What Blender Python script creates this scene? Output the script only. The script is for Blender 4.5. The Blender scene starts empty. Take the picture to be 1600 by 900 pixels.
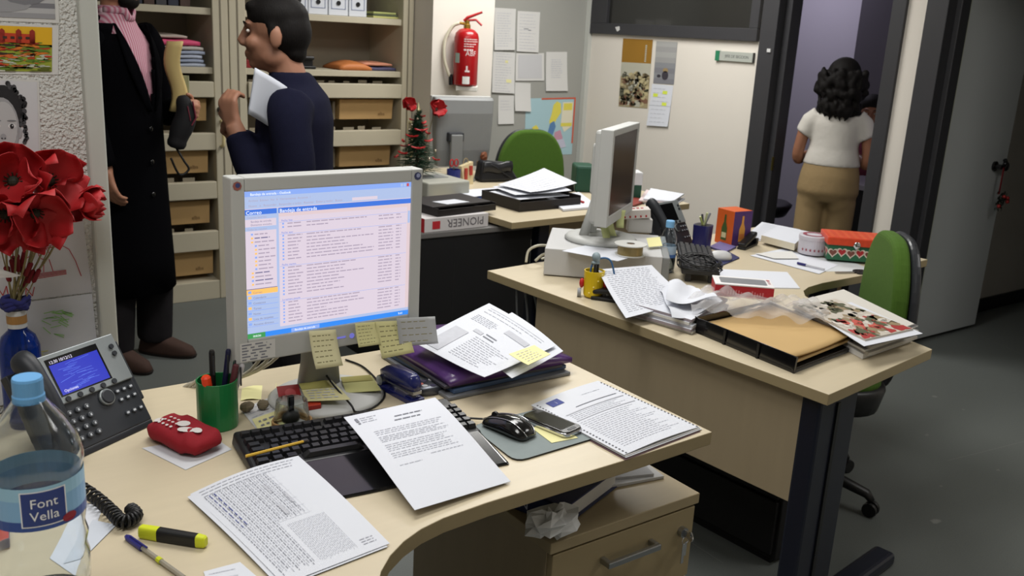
import bpy, bmesh, math, random
from mathutils import Vector, Matrix, Euler
from math import sin, cos, pi, radians as rad, sqrt, hypot, atan2
random.seed(7)
SC = bpy.context.scene
COL = SC.collection
# ------------------------------------------------------------------ camera
# world: x runs along the desk fronts, y towards the filing cabinets, z up; the camera stands at x = y = 0
F_PX, HC = 1450.0, 1.53
_d = Vector((508 - 800, 5720 - 450, F_PX)).normalized()
_up = -_d
_fw = Vector((0, 0, 1)); _fw = (_fw - _fw.dot(_up) * _up).normalized()
_ri = _fw.cross(_up); _ri = _ri if _ri.x > 0 else -_ri
CA, SA = cos(rad(36.5)), sin(rad(36.5))
def _uv(x, y, z): return Vector((x * CA + y * SA, -x * SA + y * CA, z))
def ray(px, py):
    r = Vector((px - 800, py - 450, F_PX)); return _uv(r.dot(_ri), r.dot(_fw), r.dot(_up))
def at(px, py, z):
    r = ray(px, py); k = (z - HC) / r.z; return Vector((r.x * k, r.y * k, z))
cd = bpy.data.cameras.new('camera'); cam = bpy.data.objects.new('camera', cd); COL.objects.link(cam)
cx, cy, cz = (_uv(_ri[i], _fw[i], _up[i]) for i in range(3))
cy = -cy; cz = -cz
m3 = Matrix((cx, cy, cz)).transposed()
cam.matrix_world = Matrix.Translation((0, 0, HC)) @ m3.to_4x4()
cd.sensor_width = 36; cd.lens = F_PX * 36 / 1600; cd.clip_start = .05
cd.dof.use_dof = True; cd.dof.focus_distance = 1.95; cd.dof.aperture_fstop = 9
SC.camera = cam
# ------------------------------------------------------------------ light
w = bpy.data.worlds.new('world'); SC.world = w; w.use_nodes = True
w.node_tree.nodes['Background'].inputs[0].default_value = (.93, .96, 1, 1)
w.node_tree.nodes['Background'].inputs[1].default_value = .30
def area(name, loc, sx, sy, power, col=(1, .985, .955), rot=(0, 0, 0)):
    l = bpy.data.lights.new(name, 'AREA'); l.shape = 'RECTANGLE'; l.size = sx; l.size_y = sy; l.energy = power; l.color = col
    o = bpy.data.objects.new(name, l); o.location = loc; o.rotation_euler = rot; COL.objects.link(o); return o
area('unseen_ceiling_light', (1.15, 2.15, 2.66), 1.2, .6, 22)
area('unseen_ceiling_light', (3.3, 4.0, 2.66), 1.2, .6, 36)
area('unseen_ceiling_light', (-.2, .75, 2.66), 1.2, .6, 16)  # unseen light added to brighten the left partition
area('unseen_ceiling_light', (2.35, 2.4, 2.66), 1.2, .6, 10)
area('unseen_ceiling_light', (5.9, 4.9, 2.5), .6, .6, 9, (.88, .83, 1))
area('unseen_ceiling_light', (3.4, .3, 2.66), 1.2, .6, 13)  # unseen light added to brighten the open door leaf and the floor beside it
SC.view_settings.view_transform = 'Standard'; SC.view_settings.look = 'None'
SC.view_settings.exposure = 0.45; SC.view_settings.gamma = 1; SC.view_settings.use_curve_mapping = False
# ------------------------------------------------------------------ materials
def lin(c):
    c = c / 255; return c / 12.92 if c <= .04045 else ((c + .055) / 1.055) ** 2.4
def S(r, g, b): return (lin(r), lin(g), lin(b), 1)
MC = {}
def mat(name, col, rough=.5, metal=0, var=0, vs=12, bump=0, bs=60, stretch=(1, 1, 1), emit=0, trans=0, alpha=1, ior=1.45, detail=3, bdist=.003, spec=.5, coat=0):
    if name in MC: return MC[name]
    m = bpy.data.materials.new(name); MC[name] = m; m.use_nodes = True
    n = m.node_tree.nodes; l = m.node_tree.links; p = n['Principled BSDF']
    c = S(*col); p.inputs['Base Color'].default_value = c
    p.inputs['Roughness'].default_value = rough; p.inputs['Metallic'].default_value = metal; p.inputs['IOR'].default_value = ior
    p.inputs['Specular IOR Level'].default_value = spec
    if trans: p.inputs['Transmission Weight'].default_value = trans
    if alpha < 1: p.inputs['Alpha'].default_value = alpha
    if coat: p.inputs['Coat Weight'].default_value = coat; p.inputs['Coat Roughness'].default_value = .1
    if emit:
        p.inputs['Emission Color'].default_value = c; p.inputs['Emission Strength'].default_value = emit; p.inputs['Base Color'].default_value = (.01, .01, .012, 1)
    if var or bump:
        tc = n.new('ShaderNodeTexCoord'); mp = n.new('ShaderNodeMapping'); mp.inputs['Scale'].default_value = stretch
        l.new(tc.outputs['Object'], mp.inputs['Vector'])
    if var:
        nz = n.new('ShaderNodeTexNoise'); nz.inputs['Scale'].default_value = vs; nz.inputs['Detail'].default_value = detail
        l.new(mp.outputs[0], nz.inputs['Vector'])
        mx = n.new('ShaderNodeMix'); mx.data_type = 'RGBA'
        mx.inputs['A'].default_value = tuple(x * (1 - var) for x in c[:3]) + (1,); mx.inputs['B'].default_value = tuple(min(1, x * (1 + var)) for x in c[:3]) + (1,)
        l.new(nz.outputs['Fac'], mx.inputs['Factor']); l.new(mx.outputs['Result'], p.inputs['Base Color'])
    if bump:
        nb = n.new('ShaderNodeTexNoise'); nb.inputs['Scale'].default_value = bs; nb.inputs['Detail'].default_value = detail
        l.new(mp.outputs[0], nb.inputs['Vector'])
        b = n.new('ShaderNodeBump'); b.inputs['Strength'].default_value = bump; b.inputs['Distance'].default_value = bdist
        l.new(nb.outputs['Fac'], b.inputs['Height']); l.new(b.outputs[0], p.inputs['Normal'])
    return m
def P(r, g, b, rough=.5, **k):            # plain colour shorthand
    return mat('c_%d_%d_%d_%d' % (r, g, b, int(rough * 100)), (r, g, b), rough, **k)
WOOD = mat('maple_laminate', (201, 188, 161), .38, var=.05, vs=7, stretch=(1, 9, 3), bump=.03, bs=40)
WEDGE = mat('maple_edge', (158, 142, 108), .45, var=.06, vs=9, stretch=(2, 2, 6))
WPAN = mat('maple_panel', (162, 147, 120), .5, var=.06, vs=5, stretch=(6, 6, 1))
NAVY = mat('navy_steel', (24, 28, 42), .35, var=.1, vs=20)
BLACK = mat('black_plastic', (18, 18, 20), .42, var=.15, vs=30)
BLACKS = mat('black_gloss', (12, 12, 14), .16, coat=.5)
DGREY = mat('dark_grey_plastic', (48, 50, 54), .45, var=.06, vs=40)
PAPER = mat('white_paper', (212, 215, 223), .75, var=.012, vs=9)
PAPERW = mat('warm_paper', (212, 211, 208), .8, var=.015, vs=9)
INK = mat('grey_ink', (128, 130, 140), .8, var=.1, vs=60)
INKL = mat('light_ink', (188, 190, 198), .8, var=.1, vs=60)
INKR = mat('red_ink', (176, 44, 50), .7, var=.1, vs=60)
INKB = mat('blue_ink', (58, 70, 140), .7, var=.1, vs=60)
STICK = mat('yellow_note', (228, 223, 164), .75, var=.04, vs=14)
PCGREY = mat('warm_grey_plastic', (186, 187, 184), .45, var=.03, vs=20, bump=.02, bs=400)
PCDARK = mat('mid_grey_plastic', (128, 130, 130), .5, var=.03, vs=20)
GREEN = mat('green_fabric', (66, 98, 24), .9, var=.12, vs=60, bump=.25, bs=500, bdist=.001)
STEEL = mat('brushed_steel', (170, 172, 175), .28, metal=1, var=.05, vs=30)
CHROME = mat('chrome', (205, 205, 208), .14, metal=1)
KRAFT = mat('kraft_card', (196, 160, 108), .75, var=.05, vs=10)
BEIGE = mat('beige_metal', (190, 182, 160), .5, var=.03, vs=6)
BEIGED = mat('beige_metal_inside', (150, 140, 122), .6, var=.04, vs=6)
RED = mat('red_plastic', (176, 30, 34), .4, var=.06, vs=20)
SKIN = mat('skin', (176, 124, 98), .55, var=.07, vs=18)
SKIND = mat('tanned_skin', (142, 96, 72), .55, var=.07, vs=18)
HAIR = mat('dark_hair', (15, 12, 11), .7, spec=.2, var=.3, vs=40, stretch=(6, 6, 1), bump=.25, bs=50, bdist=.006)
# ------------------------------------------------------------------ mesh builder
class MB:
    def __init__(s): s.v = []; s.f = []; s.m = []
    def add(s, vs, fs, mi=0, M=None):
        b = len(s.v)
        s.v += [(M @ Vector(p)) if M else Vector(p) for p in vs]
        s.f += [tuple(i + b for i in f) for f in fs]; s.m += [mi] * len(fs); return s
    def box(s, x0, x1, y0, y1, z0, z1, mi=0, M=None):
        return s.add([(x0, y0, z0), (x1, y0, z0), (x1, y1, z0), (x0, y1, z0), (x0, y0, z1), (x1, y0, z1), (x1, y1, z1), (x0, y1, z1)],
                     [(3, 2, 1, 0), (4, 5, 6, 7), (0, 1, 5, 4), (1, 2, 6, 5), (2, 3, 7, 6), (3, 0, 4, 7)], mi, M)
    def cbox(s, c, sz, mi=0, M=None):
        return s.box(c[0] - sz[0] / 2, c[0] + sz[0] / 2, c[1] - sz[1] / 2, c[1] + sz[1] / 2, c[2] - sz[2] / 2, c[2] + sz[2] / 2, mi, M)
    def prism(s, poly, z0, z1, mi=0, M=None, side=None):
        n = len(poly); a = sum(poly[i][0] * poly[(i + 1) % n][1] - poly[(i + 1) % n][0] * poly[i][1] for i in range(n))
        if a < 0: poly = poly[::-1]
        vs = [(x, y, z0) for x, y in poly] + [(x, y, z1) for x, y in poly]
        s.add(vs, [tuple(range(n - 1, -1, -1)), tuple(range(n, 2 * n))], mi, M)
        b = len(s.v) - 2 * n
        for i in range(n):
            j = (i + 1) % n; s.f.append((b + i, b + j, b + n + j, b + n + i)); s.m.append(mi if side is None else side)
        return s
    def tube(s, pts, r, n=8, mi=0, cap=True, M=None, flat=1):
        pts = [Vector(p) for p in pts]; k = len(pts)
        rs = r if isinstance(r, (list, tuple)) else [r] * k
        vs = []; prev = None
        for i, p in enumerate(pts):
            t = (pts[min(i + 1, k - 1)] - pts[max(i - 1, 0)]); t = t.normalized() if t.length > 1e-9 else Vector((0, 0, 1))
            if prev is None:
                a = Vector((0, 0, 1)) if abs(t.z) < .9 else Vector((1, 0, 0))
                x = t.cross(a).normalized()
            else:
                x = (prev - t * prev.dot(t)); x = x.normalized() if x.length > 1e-6 else t.orthogonal().normalized()
            prev = x; y = t.cross(x)
            for j in range(n):
                a = 2 * pi * j / n; vs.append(p + x * cos(a) * rs[i] + y * sin(a) * rs[i] * flat)
        fs = [(i * n + j, i * n + (j + 1) % n, (i + 1) * n + (j + 1) % n, (i + 1) * n + j) for i in range(k - 1) for j in range(n)]
        if cap: fs += [tuple(range(n - 1, -1, -1)), tuple((k - 1) * n + j for j in range(n))]
        return s.add(vs, fs, mi, M)
    def lathe(s, prof, n=24, c=(0, 0, 0), mi=0, M=None, cap=True, sx=1, sy=1):
        vs = []; k = len(prof)
        for r, z in prof:
            for j in range(n):
                a = 2 * pi * j / n; vs.append((c[0] + r * cos(a) * sx, c[1] + r * sin(a) * sy, c[2] + z))
        fs = [(i * n + j, i * n + (j + 1) % n, (i + 1) * n + (j + 1) % n, (i + 1) * n + j) for i in range(k - 1) for j in range(n)]
        if cap: fs += [tuple(range(n - 1, -1, -1)), tuple((k - 1) * n + j for j in range(n))]
        return s.add(vs, fs, mi, M)
    def ell(s, c, r, n=14, m=9, mi=0, M=None):
        if not isinstance(r, (list, tuple)): r = (r, r, r)
        vs = [(c[0], c[1], c[2] - r[2])]; fs = []
        for i in range(1, m):
            a = -pi / 2 + pi * i / m
            for j in range(n):
                b = 2 * pi * j / n; vs.append((c[0] + r[0] * cos(a) * cos(b), c[1] + r[1] * cos(a) * sin(b), c[2] + r[2] * sin(a)))
        vs.append((c[0], c[1], c[2] + r[2])); L = len(vs) - 1
        for j in range(n): fs.append((0, 1 + (j + 1) % n, 1 + j))
        for i in range(m - 2):
            for j in range(n): fs.append((1 + i * n + j, 1 + i * n + (j + 1) % n, 1 + (i + 1) * n + (j + 1) % n, 1 + (i + 1) * n + j))
        for j in range(n): fs.append((L, 1 + (m - 2) * n + j, 1 + (m - 2) * n + (j + 1) % n))
        return s.add(vs, fs, mi, M)
    def grid(s, fn, nu, nv, mi=0, M=None):
        vs = [fn(i / nu, j / nv) for j in range(nv + 1) for i in range(nu + 1)]; w_ = nu + 1
        return s.add(vs, [(j * w_ + i, j * w_ + i + 1, (j + 1) * w_ + i + 1, (j + 1) * w_ + i) for j in range(nv) for i in range(nu)], mi, M)
    def poly(s, pts, mi=0, M=None): return s.add(pts, [tuple(range(len(pts)))], mi, M)
    def loft(s, rings, n=20, mi=0, M=None, p=2.0):
        # rings: (cx, cy, cz, rx, ry[, rot]) superellipse sections
        vs = []; k = len(rings)
        for R_ in rings:
            x, y, z, rx, ry = R_[:5]; ro = R_[5] if len(R_) > 5 else 0
            for j in range(n):
                a = 2 * pi * j / n; ca, sa = cos(a), sin(a)
                ex = rx * math.copysign(abs(ca) ** (2 / p), ca); ey = ry * math.copysign(abs(sa) ** (2 / p), sa)
                vs.append((x + ex * cos(ro) - ey * sin(ro), y + ex * sin(ro) + ey * cos(ro), z))
        fs = [(i * n + j, i * n + (j + 1) % n, (i + 1) * n + (j + 1) % n, (i + 1) * n + j) for i in range(k - 1) for j in range(n)]
        fs += [tuple(range(n - 1, -1, -1)), tuple((k - 1) * n + j for j in range(n))]
        return s.add(vs, fs, mi, M)
def TR(x=0, y=0, z=0, rz=0, rx=0, ry=0, s=1):
    return Matrix.Translation((x, y, z)) @ Euler((rad(rx), rad(ry), rad(rz))).to_matrix().to_4x4() @ Matrix.Scale(s, 4)
def mesh_of(name, mb, mats, off=None, smooth=False):
    me = bpy.data.meshes.new(name)
    vs = [tuple(Vector(v) - off) if off is not None else tuple(v) for v in mb.v]
    me.from_pydata(vs, [], mb.f)
    for m in (mats if isinstance(mats, (list, tuple)) else [mats]): me.materials.append(m)
    me.polygons.foreach_set('material_index', mb.m)
    if smooth: me.polygons.foreach_set('use_smooth', [True] * len(me.polygons))
    me.update(); return me
def finish(o, bevel=0, seg=2, solid=0, sub=0, smooth=False, rim=True):
    if solid:
        d = o.modifiers.new('thickness', 'SOLIDIFY'); d.thickness = solid; d.offset = -1; d.use_rim = rim
    if bevel:
        d = o.modifiers.new('bevel', 'BEVEL'); d.width = bevel; d.segments = seg; d.limit_method = 'ANGLE'; d.angle_limit = rad(40)
    if sub:
        d = o.modifiers.new('sub', 'SUBSURF'); d.levels = sub; d.render_levels = sub
    return o
def part(name, mb, mats, parent, world=False, label=None, smooth=False, kind=None, **k):
    off = Vector(parent.matrix_world.translation) if world else None
    o = bpy.data.objects.new(name, mesh_of(name, mb, mats, off, smooth)); COL.objects.link(o); o.parent = parent
    if label: o['label'] = label
    if kind or name in ('print', 'handwriting', 'lettering', 'dots', 'feet', 'soft_keys'): o['kind'] = kind or 'stuff'
    return finish(o, **k)
def thing(name, label, cat, loc=(0, 0, 0), rz=0, group=None):
    o = bpy.data.objects.new(name, None); COL.objects.link(o); o.empty_display_size = .05
    o.location = loc; o.rotation_euler = (0, 0, rad(rz)); o['label'] = label; o['category'] = cat
    if group: o['group'] = group
    o.matrix_world = Matrix.LocRotScale(Vector(loc), Euler((0, 0, rad(rz))), None)
    return o
def solo(name, mb, mats, label, cat, group=None, smooth=False, loc=None, rz=0, **k):
    if loc is None:
        n = len(mb.v); c = Vector((sum(v[0] for v in mb.v) / n, sum(v[1] for v in mb.v) / n, min(v[2] for v in mb.v)))
        off = c
    else: c = Vector(loc); off = None
    o = bpy.data.objects.new(name, mesh_of(name, mb, mats, off, smooth)); COL.objects.link(o); o.location = c; o.rotation_euler = (0, 0, rad(rz))
    o.matrix_world = Matrix.LocRotScale(c, Euler((0, 0, rad(rz))), None)
    o['label'] = label; o['category'] = cat
    if group: o['group'] = group
    return finish(o, **k)
def struct(name, mb, mats, label=None, cat=None, parent=None, **k):
    o = bpy.data.objects.new(name, mesh_of(name, mb, mats)); COL.objects.link(o)
    if parent: o.parent = parent
    else:
        o['kind'] = 'structure'; o['label'] = label; o['category'] = cat
    return finish(o, **k)
def clone(o, loc=None, rz=None, label=None, group=None, parent=None):
    c = o.copy(); COL.objects.link(c); c.parent = parent
    if loc is not None: c.location = loc
    if rz is not None: c.rotation_euler = (0, 0, rad(rz))
    if label: c['label'] = label
    if group: c['group'] = group
    for ch in [x for x in o.children]: clone(ch, parent=c)
    return c
_TX = {}
def text(mb, s, size, M, mi=0, align='LEFT', warp=None):
    key = (s, align)
    if key not in _TX:
        cu = bpy.data.curves.new('t', 'FONT'); cu.body = s; cu.size = 1; cu.align_x = align; cu.resolution_u = 2
        ob = bpy.data.objects.new('t', cu); COL.objects.link(ob); dg = bpy.context.evaluated_depsgraph_get()
        me = bpy.data.meshes.new_from_object(ob.evaluated_get(dg))
        _TX[key] = ([tuple(v.co) for v in me.vertices], [tuple(p.vertices) for p in me.polygons])
        bpy.data.objects.remove(ob); bpy.data.curves.remove(cu); bpy.data.meshes.remove(me)
    vs, fs = _TX[key]
    vs = [(x * size, y * size, z) for x, y, z in vs]
    if warp: vs = [warp(*v) for v in vs]
    mb.add(vs, fs, mi, M)
def dashes(mb, fm, s0, s1, t0, t1, n, h, mi=0, wmin=.02, wmax=.07, gap=.012, rag=.3, skip=0):
    # rows of small printed words laid on the surface fm(s, t)
    for i in range(n):
        t = t0 + (t1 - t0) * i / max(1, n - 1)
        if random.random() < skip: continue
        e = s1 - (s1 - s0) * random.random() * rag; x = s0
        while x < e:
            w_ = min(random.uniform(wmin, wmax), e - x)
            if w_ > .004: mb.poly([fm(x, t - h / 2), fm(x + w_, t - h / 2), fm(x + w_, t + h / 2), fm(x, t + h / 2)], mi)
            x += w_ + gap
def rect(mb, fm, s0, s1, t0, t1, mi=0, n=1, k=1):
    for i in range(n):
        for j in range(k):
            a, b = s0 + (s1 - s0) * i / n, s0 + (s1 - s0) * (i + 1) / n; c, d = t0 + (t1 - t0) * j / k, t0 + (t1 - t0) * (j + 1) / k
            mb.poly([fm(a, c), fm(b, c), fm(b, d), fm(a, d)], mi)
def bil(c, lift=None, e=0.0):
    # surface through four corners c00, c10, c11, c01 with optional lift(s, t)
    c = [Vector(p) for p in c]; nn = (c[1] - c[0]).cross(c[3] - c[0]).normalized()
    if nn.z < 0 and abs(nn.z) > .2: nn = -nn
    def fm(s, t):
        p = c[0] * (1 - s) * (1 - t) + c[1] * s * (1 - t) + c[2] * s * t + c[3] * (1 - s) * t + nn * e
        if lift: p = p + Vector((0, 0, lift(s, t)))
        return p
    return fm
def face_to(mb, d):
    a, b, c = (mb.v[i] for i in mb.f[len(mb.f) // 2][:3])
    if (b - a).cross(c - a).dot(d) < 0: mb.f = [f[::-1] for f in mb.f]
    return mb
def sheet(name, corners, label, cat='paper', lift=None, m=None, nu=10, nv=12, prn=None, prm=None, group=None, th=.0007, e=.0011):
    mb = MB(); mb.grid(bil(corners, lift), nu, nv); face_to(mb, Vector((0, 0, 1)))
    o = solo(name, mb, m or PAPER, label, cat, group, smooth=bool(lift), solid=th, rim=th > .002)
    if prn:
        pb = MB(); prn(pb, bil(corners, lift, e)); part('print', pb, prm or [INK, INKL, INKB, INKR], o, world=True)
    return o
def remesh(mb, vox, it=6):
    me = mesh_of('tmp', mb, SKIN); o = bpy.data.objects.new('tmp', me); COL.objects.link(o)
    d = o.modifiers.new('r', 'REMESH'); d.mode = 'VOXEL'; d.voxel_size = vox
    if it:
        d = o.modifiers.new('s', 'SMOOTH'); d.factor = .5; d.iterations = it
    dg = bpy.context.evaluated_depsgraph_get(); e = bpy.data.meshes.new_from_object(o.evaluated_get(dg))
    out = MB(); out.v = [Vector(v.co) for v in e.vertices]; out.f = [tuple(p.vertices) for p in e.polygons]; out.m = [0] * len(out.f)
    bpy.data.objects.remove(o); bpy.data.meshes.remove(me); bpy.data.meshes.remove(e); return out
def arcpts(p, q, sag, n=8):
    p, q = Vector(p), Vector(q); return [p.lerp(q, i / n) + Vector((0, 0, -sag * 4 * (i / n) * (1 - i / n))) for i in range(n + 1)]
def smoothpath(pts, n=6):
    pts = [Vector(p) for p in pts]; out = []
    for i in range(len(pts) - 1):
        p0, p1, p2, p3 = pts[max(i - 1, 0)], pts[i], pts[i + 1], pts[min(i + 2, len(pts) - 1)]
        for k in range(n):
            t = k / n; out.append(.5 * ((2 * p1) + (p2 - p0) * t + (2 * p0 - 5 * p1 + 4 * p2 - p3) * t * t + (3 * p1 - p0 - 3 * p2 + p3) * t ** 3))
    return out + [pts[-1]]
D = .73   # desk height
# ================================================================== the setting
FLOOR = mat('grey_vinyl', (98, 102, 99), .55, var=.22, vs=220, bump=.06, bs=150)
WALL = mat('cream_wall', (216, 210, 200), .8, var=.02, vs=3, bump=.12, bs=120, bdist=.002)
GOTELE = mat('stippled_plaster', (214, 214, 210), .85, bump=1.0, bs=165, bdist=.009, detail=1)
WFRAME = mat('pale_grey_frame', (190, 192, 186), .5, var=.02, vs=8)
GPANEL = mat('grey_panel', (158, 158, 152), .75, var=.02, vs=4)
CHAR = mat('charcoal_frame', (52, 52, 55), .5, var=.06, vs=12)
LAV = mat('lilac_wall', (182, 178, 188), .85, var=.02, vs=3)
DOORW = mat('grey_white_door', (196, 200, 200), .55, var=.015, vs=4)
CEIL = mat('ceiling_white', (205, 205, 200), .9, var=.02, vs=3)
fl = struct('floor', MB().box(-2.5, 8.6, -2.2, 8, -.1, 0), FLOOR, 'dark grey speckled vinyl office floor', 'floor')
sc = MB()
for px, py, a in ((1460, 620, .022), (1448, 680, .018), (1462, 815, .03), (1505, 640, .012), (1470, 760, .012), (1560, 735, .012)):
    c = at(px, py, 0); sc.poly([(c.x + a * cos(t) * random.uniform(.5, 1), c.y + .7 * a * sin(t) * random.uniform(.5, 1), .0008) for t in [i * 2 * pi / 9 for i in range(9)]])
for px, py, px2, py2 in ((1060, 835, 1130, 880), (1480, 720, 1600, 690), (1430, 480, 1600, 555)):
    a, b = at(px, py, 0), at(px2, py2, 0); d = (b - a).normalized(); q = Vector((-d.y, d.x, 0)) * .0015
    sc.poly([tuple(p + Vector((0, 0, .0006))) for p in (a - q, b - q, b + q, a + q)])
struct('scuff_mark', sc, mat('scuff', (122, 124, 120), .7, var=.2, vs=80), parent=fl)
struct('ceiling', MB().box(-2.6, 8.6, -2.2, 8, 2.75, 2.85), CEIL, 'white office ceiling above the desks', 'ceiling')
struct('wall_front', MB().box(-2.5, 4.487, -1.4, -1.3, 0, 2.75), WALL, 'cream office wall behind the photographer', 'wall')
struct('wall_side', MB().box(-2.6, -2.5, -1.4, 5.6, 0, 2.75), WALL, 'cream office side wall beyond the partition', 'wall')
struct('wall_back', MB().box(-2.5, 2.86, 5.47, 5.6, 0, 2.75), WALL, 'cream wall behind the beige filing cabinets', 'wall')
struct('wall_pillar', MB().box(2.872, 3.30, 4.79, 5.6, 0, 2.75), WALL, 'white pillar with the fire extinguisher', 'wall')
struct('wall_panel', MB().box(3.30, 4.487, 5.31, 5.6, 0, 2.75), GPANEL, 'smooth grey panel wall with pinned papers and a map', 'wall')
struct('trim_1', MB().box(4.455, 4.487, 5.27, 5.31, 0, 2.75), WFRAME, 'thin grey corner strip between panel and cream wall', 'trim')
U0, U1 = 4.487, 4.60
wr = MB()
wr.box(U0, U1, 3.737, 5.6, 0, 1.556); wr.box(U0, U1, 3.737, 5.6, 2.42, 2.75); wr.box(U0, U1, 5.27, 5.6, 1.556, 2.42)
wr.box(U0, U1, 3.737, 3.752, 1.556, 2.42)
wr.box(U0, U1, 2.715, 2.825, 0, 2.75); wr.box(U0, U1, 2.825, 3.737, 2.14, 2.75); wr.box(U0, U1, 1.6, 2.715, 2.14, 2.75); wr.box(U0, U1, -2.2, 1.5, 0, 2.75)
wr.box(U0, U1, 1.5, 1.6, 2.14, 2.75)
struct('wall_right', wr, WALL, 'cream office wall with posters, dark window and two doorways', 'wall')
# interior window, charcoal frame and dark glass
wn = struct('window_1', MB().box(U0 - .025, U0 + .02, 3.755, 5.27, 1.556, 1.63).box(U0 - .025, U0 + .02, 3.755, 3.82, 1.63, 2.42).box(U0 - .025, U0 + .02, 5.10, 5.27, 1.63, 2.42).box(U0 - .025, U0 + .02, 3.755, 5.27, 2.36, 2.42),
            CHAR, 'dark interior window with wide charcoal frame above the posters', 'window', bevel=.003)
struct('pane', MB().box(U0 + .0, U0 + .012, 3.80, 5.12, 1.61, 2.38), mat('dark_glass', (40, 40, 38), .07, coat=.3), parent=wn)
struct('chip_mark', MB().poly([(U0 - .0262, 5.0, 1.605), (U0 - .0262, 4.955, 1.612), (U0 - .0262, 4.95, 1.588), (U0 - .0262, 4.975, 1.575)]), P(200, 200, 198, .7), parent=wn)
# first doorway frame
def jamb(mb, v0, v1, z1=2.14): mb.box(U0 - .02, U1 + .02, v0, v1, 0, z1)
d1 = MB(); jamb(d1, 3.62, 3.737); jamb(d1, 2.825, 2.905); d1.box(U0 - .02, U1 + .02, 2.825, 3.737, 2.06, 2.14); d1.box(U0 + .04, U1 + .02, 3.575, 3.62, 0, 2.06)
t1 = struct('door_1', d1, CHAR, 'charcoal frame of the open doorway the woman walks through', 'door frame', bevel=.004)
struct('latch_plate', MB().box(U0 + .03, U0 + .045, 3.568, 3.576, .82, .9), P(120, 110, 60, .4, metal=1), parent=t1)
struct('hinge', MB().box(U0 - .027, U0 - .019, 3.64, 3.665, 1.50, 1.52), P(200, 200, 200, .4), parent=t1)
# second doorway frame and its open leaf
d2 = MB(); jamb(d2, 2.60, 2.715); jamb(d2, 1.5, 1.6); d2.box(U0 - .02, U1 + .02, 1.5, 2.715, 2.06, 2.14); d2.box(U0 + .05, U1 + .02, 2.57, 2.60, 0, 2.06)
struct('door_2', d2, CHAR, 'charcoal frame of the doorway to the dark corridor', 'door frame', bevel=.004)
lf = struct('door_3', MB().box(U1 + .025, 5.33, 2.60, 2.64, .02, 2.05), DOORW, 'open grey-white door leaf with black handle', 'door', bevel=.003)
struct('edge_strip', MB().box(U1 + .022, U1 + .07, 2.597, 2.6, .02, 2.05), mat('pale_green_edge', (196, 202, 176), .5, var=.02, vs=6), parent=lf)
for z in (1.36, .79, .22):
    hb = MB(); hb.tube([(U1 + .012, 2.588, z - .06), (U1 + .012, 2.588, z + .06)], .009, 8); hb.box(U1 - .03, U1 + .012, 2.583, 2.592, z + .0, z + .03)
    struct('hinge', hb, BLACK, parent=lf)
hd = MB(); hd.tube([(5.20, 2.6, .96), (5.20, 2.555, .96)], .014, 10); hd.tube(smoothpath([(5.20, 2.55, .96), (5.215, 2.548, .985), (5.20, 2.546, 1.0)]), .012, 8); hd.ell((5.245, 2.555, .962), (.026, .012, .026)); hd.lathe([(.028, 0), (.028, .01)], 16, M=TR(5.20, 2.60, .96, rx=90))
struct('handle', hd, BLACKS, parent=lf)
struct('wall_corridor', MB().box(U1 + .02, 8.6, 2.78, 2.9, 0, 2.75), WALL, 'shadowed corridor wall beyond the open door', 'wall')
struct('baseboard_corridor', MB().box(5.2, 8.5, 2.765, 2.78, 0, .085), BLACK, 'black skirting board along the corridor wall', 'baseboard')
struct('wall_corridor_end', MB().box(8.5, 8.6, -2.2, 2.78, 0, 2.75).box(U1, 8.6, -2.2, -2.1, 0, 2.75), WALL, 'dark end wall of the corridor', 'wall')
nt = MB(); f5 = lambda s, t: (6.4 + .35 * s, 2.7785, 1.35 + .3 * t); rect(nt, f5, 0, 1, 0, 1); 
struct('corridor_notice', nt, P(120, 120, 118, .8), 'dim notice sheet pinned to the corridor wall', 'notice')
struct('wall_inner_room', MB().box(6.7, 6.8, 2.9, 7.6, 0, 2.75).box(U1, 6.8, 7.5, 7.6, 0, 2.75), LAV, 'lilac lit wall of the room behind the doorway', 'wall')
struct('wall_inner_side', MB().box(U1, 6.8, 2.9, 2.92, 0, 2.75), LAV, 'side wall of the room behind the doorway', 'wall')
struct('shade_column', MB().box(6.3, 6.7, 4.05, 4.35, 0, 2.75), mat('wall_shade', (84, 80, 88), .8, var=.04, vs=5), 'dark column added for the shaded part of the lilac wall', 'column')  # box in a dark colour, stands in for shade on the inner wall
# left partition wall
struct('wall_left', MB().box(-2.5, .408, 2.02, 2.12, 0, 2.75), GOTELE, 'white stippled plaster partition with pinned pictures', 'wall')
struct('trim_3', MB().box(.408, .442, 1.995, 2.14, 0, 2.75), WFRAME, 'pale grey post at the end of the plaster partition', 'post', bevel=.004)
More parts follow.
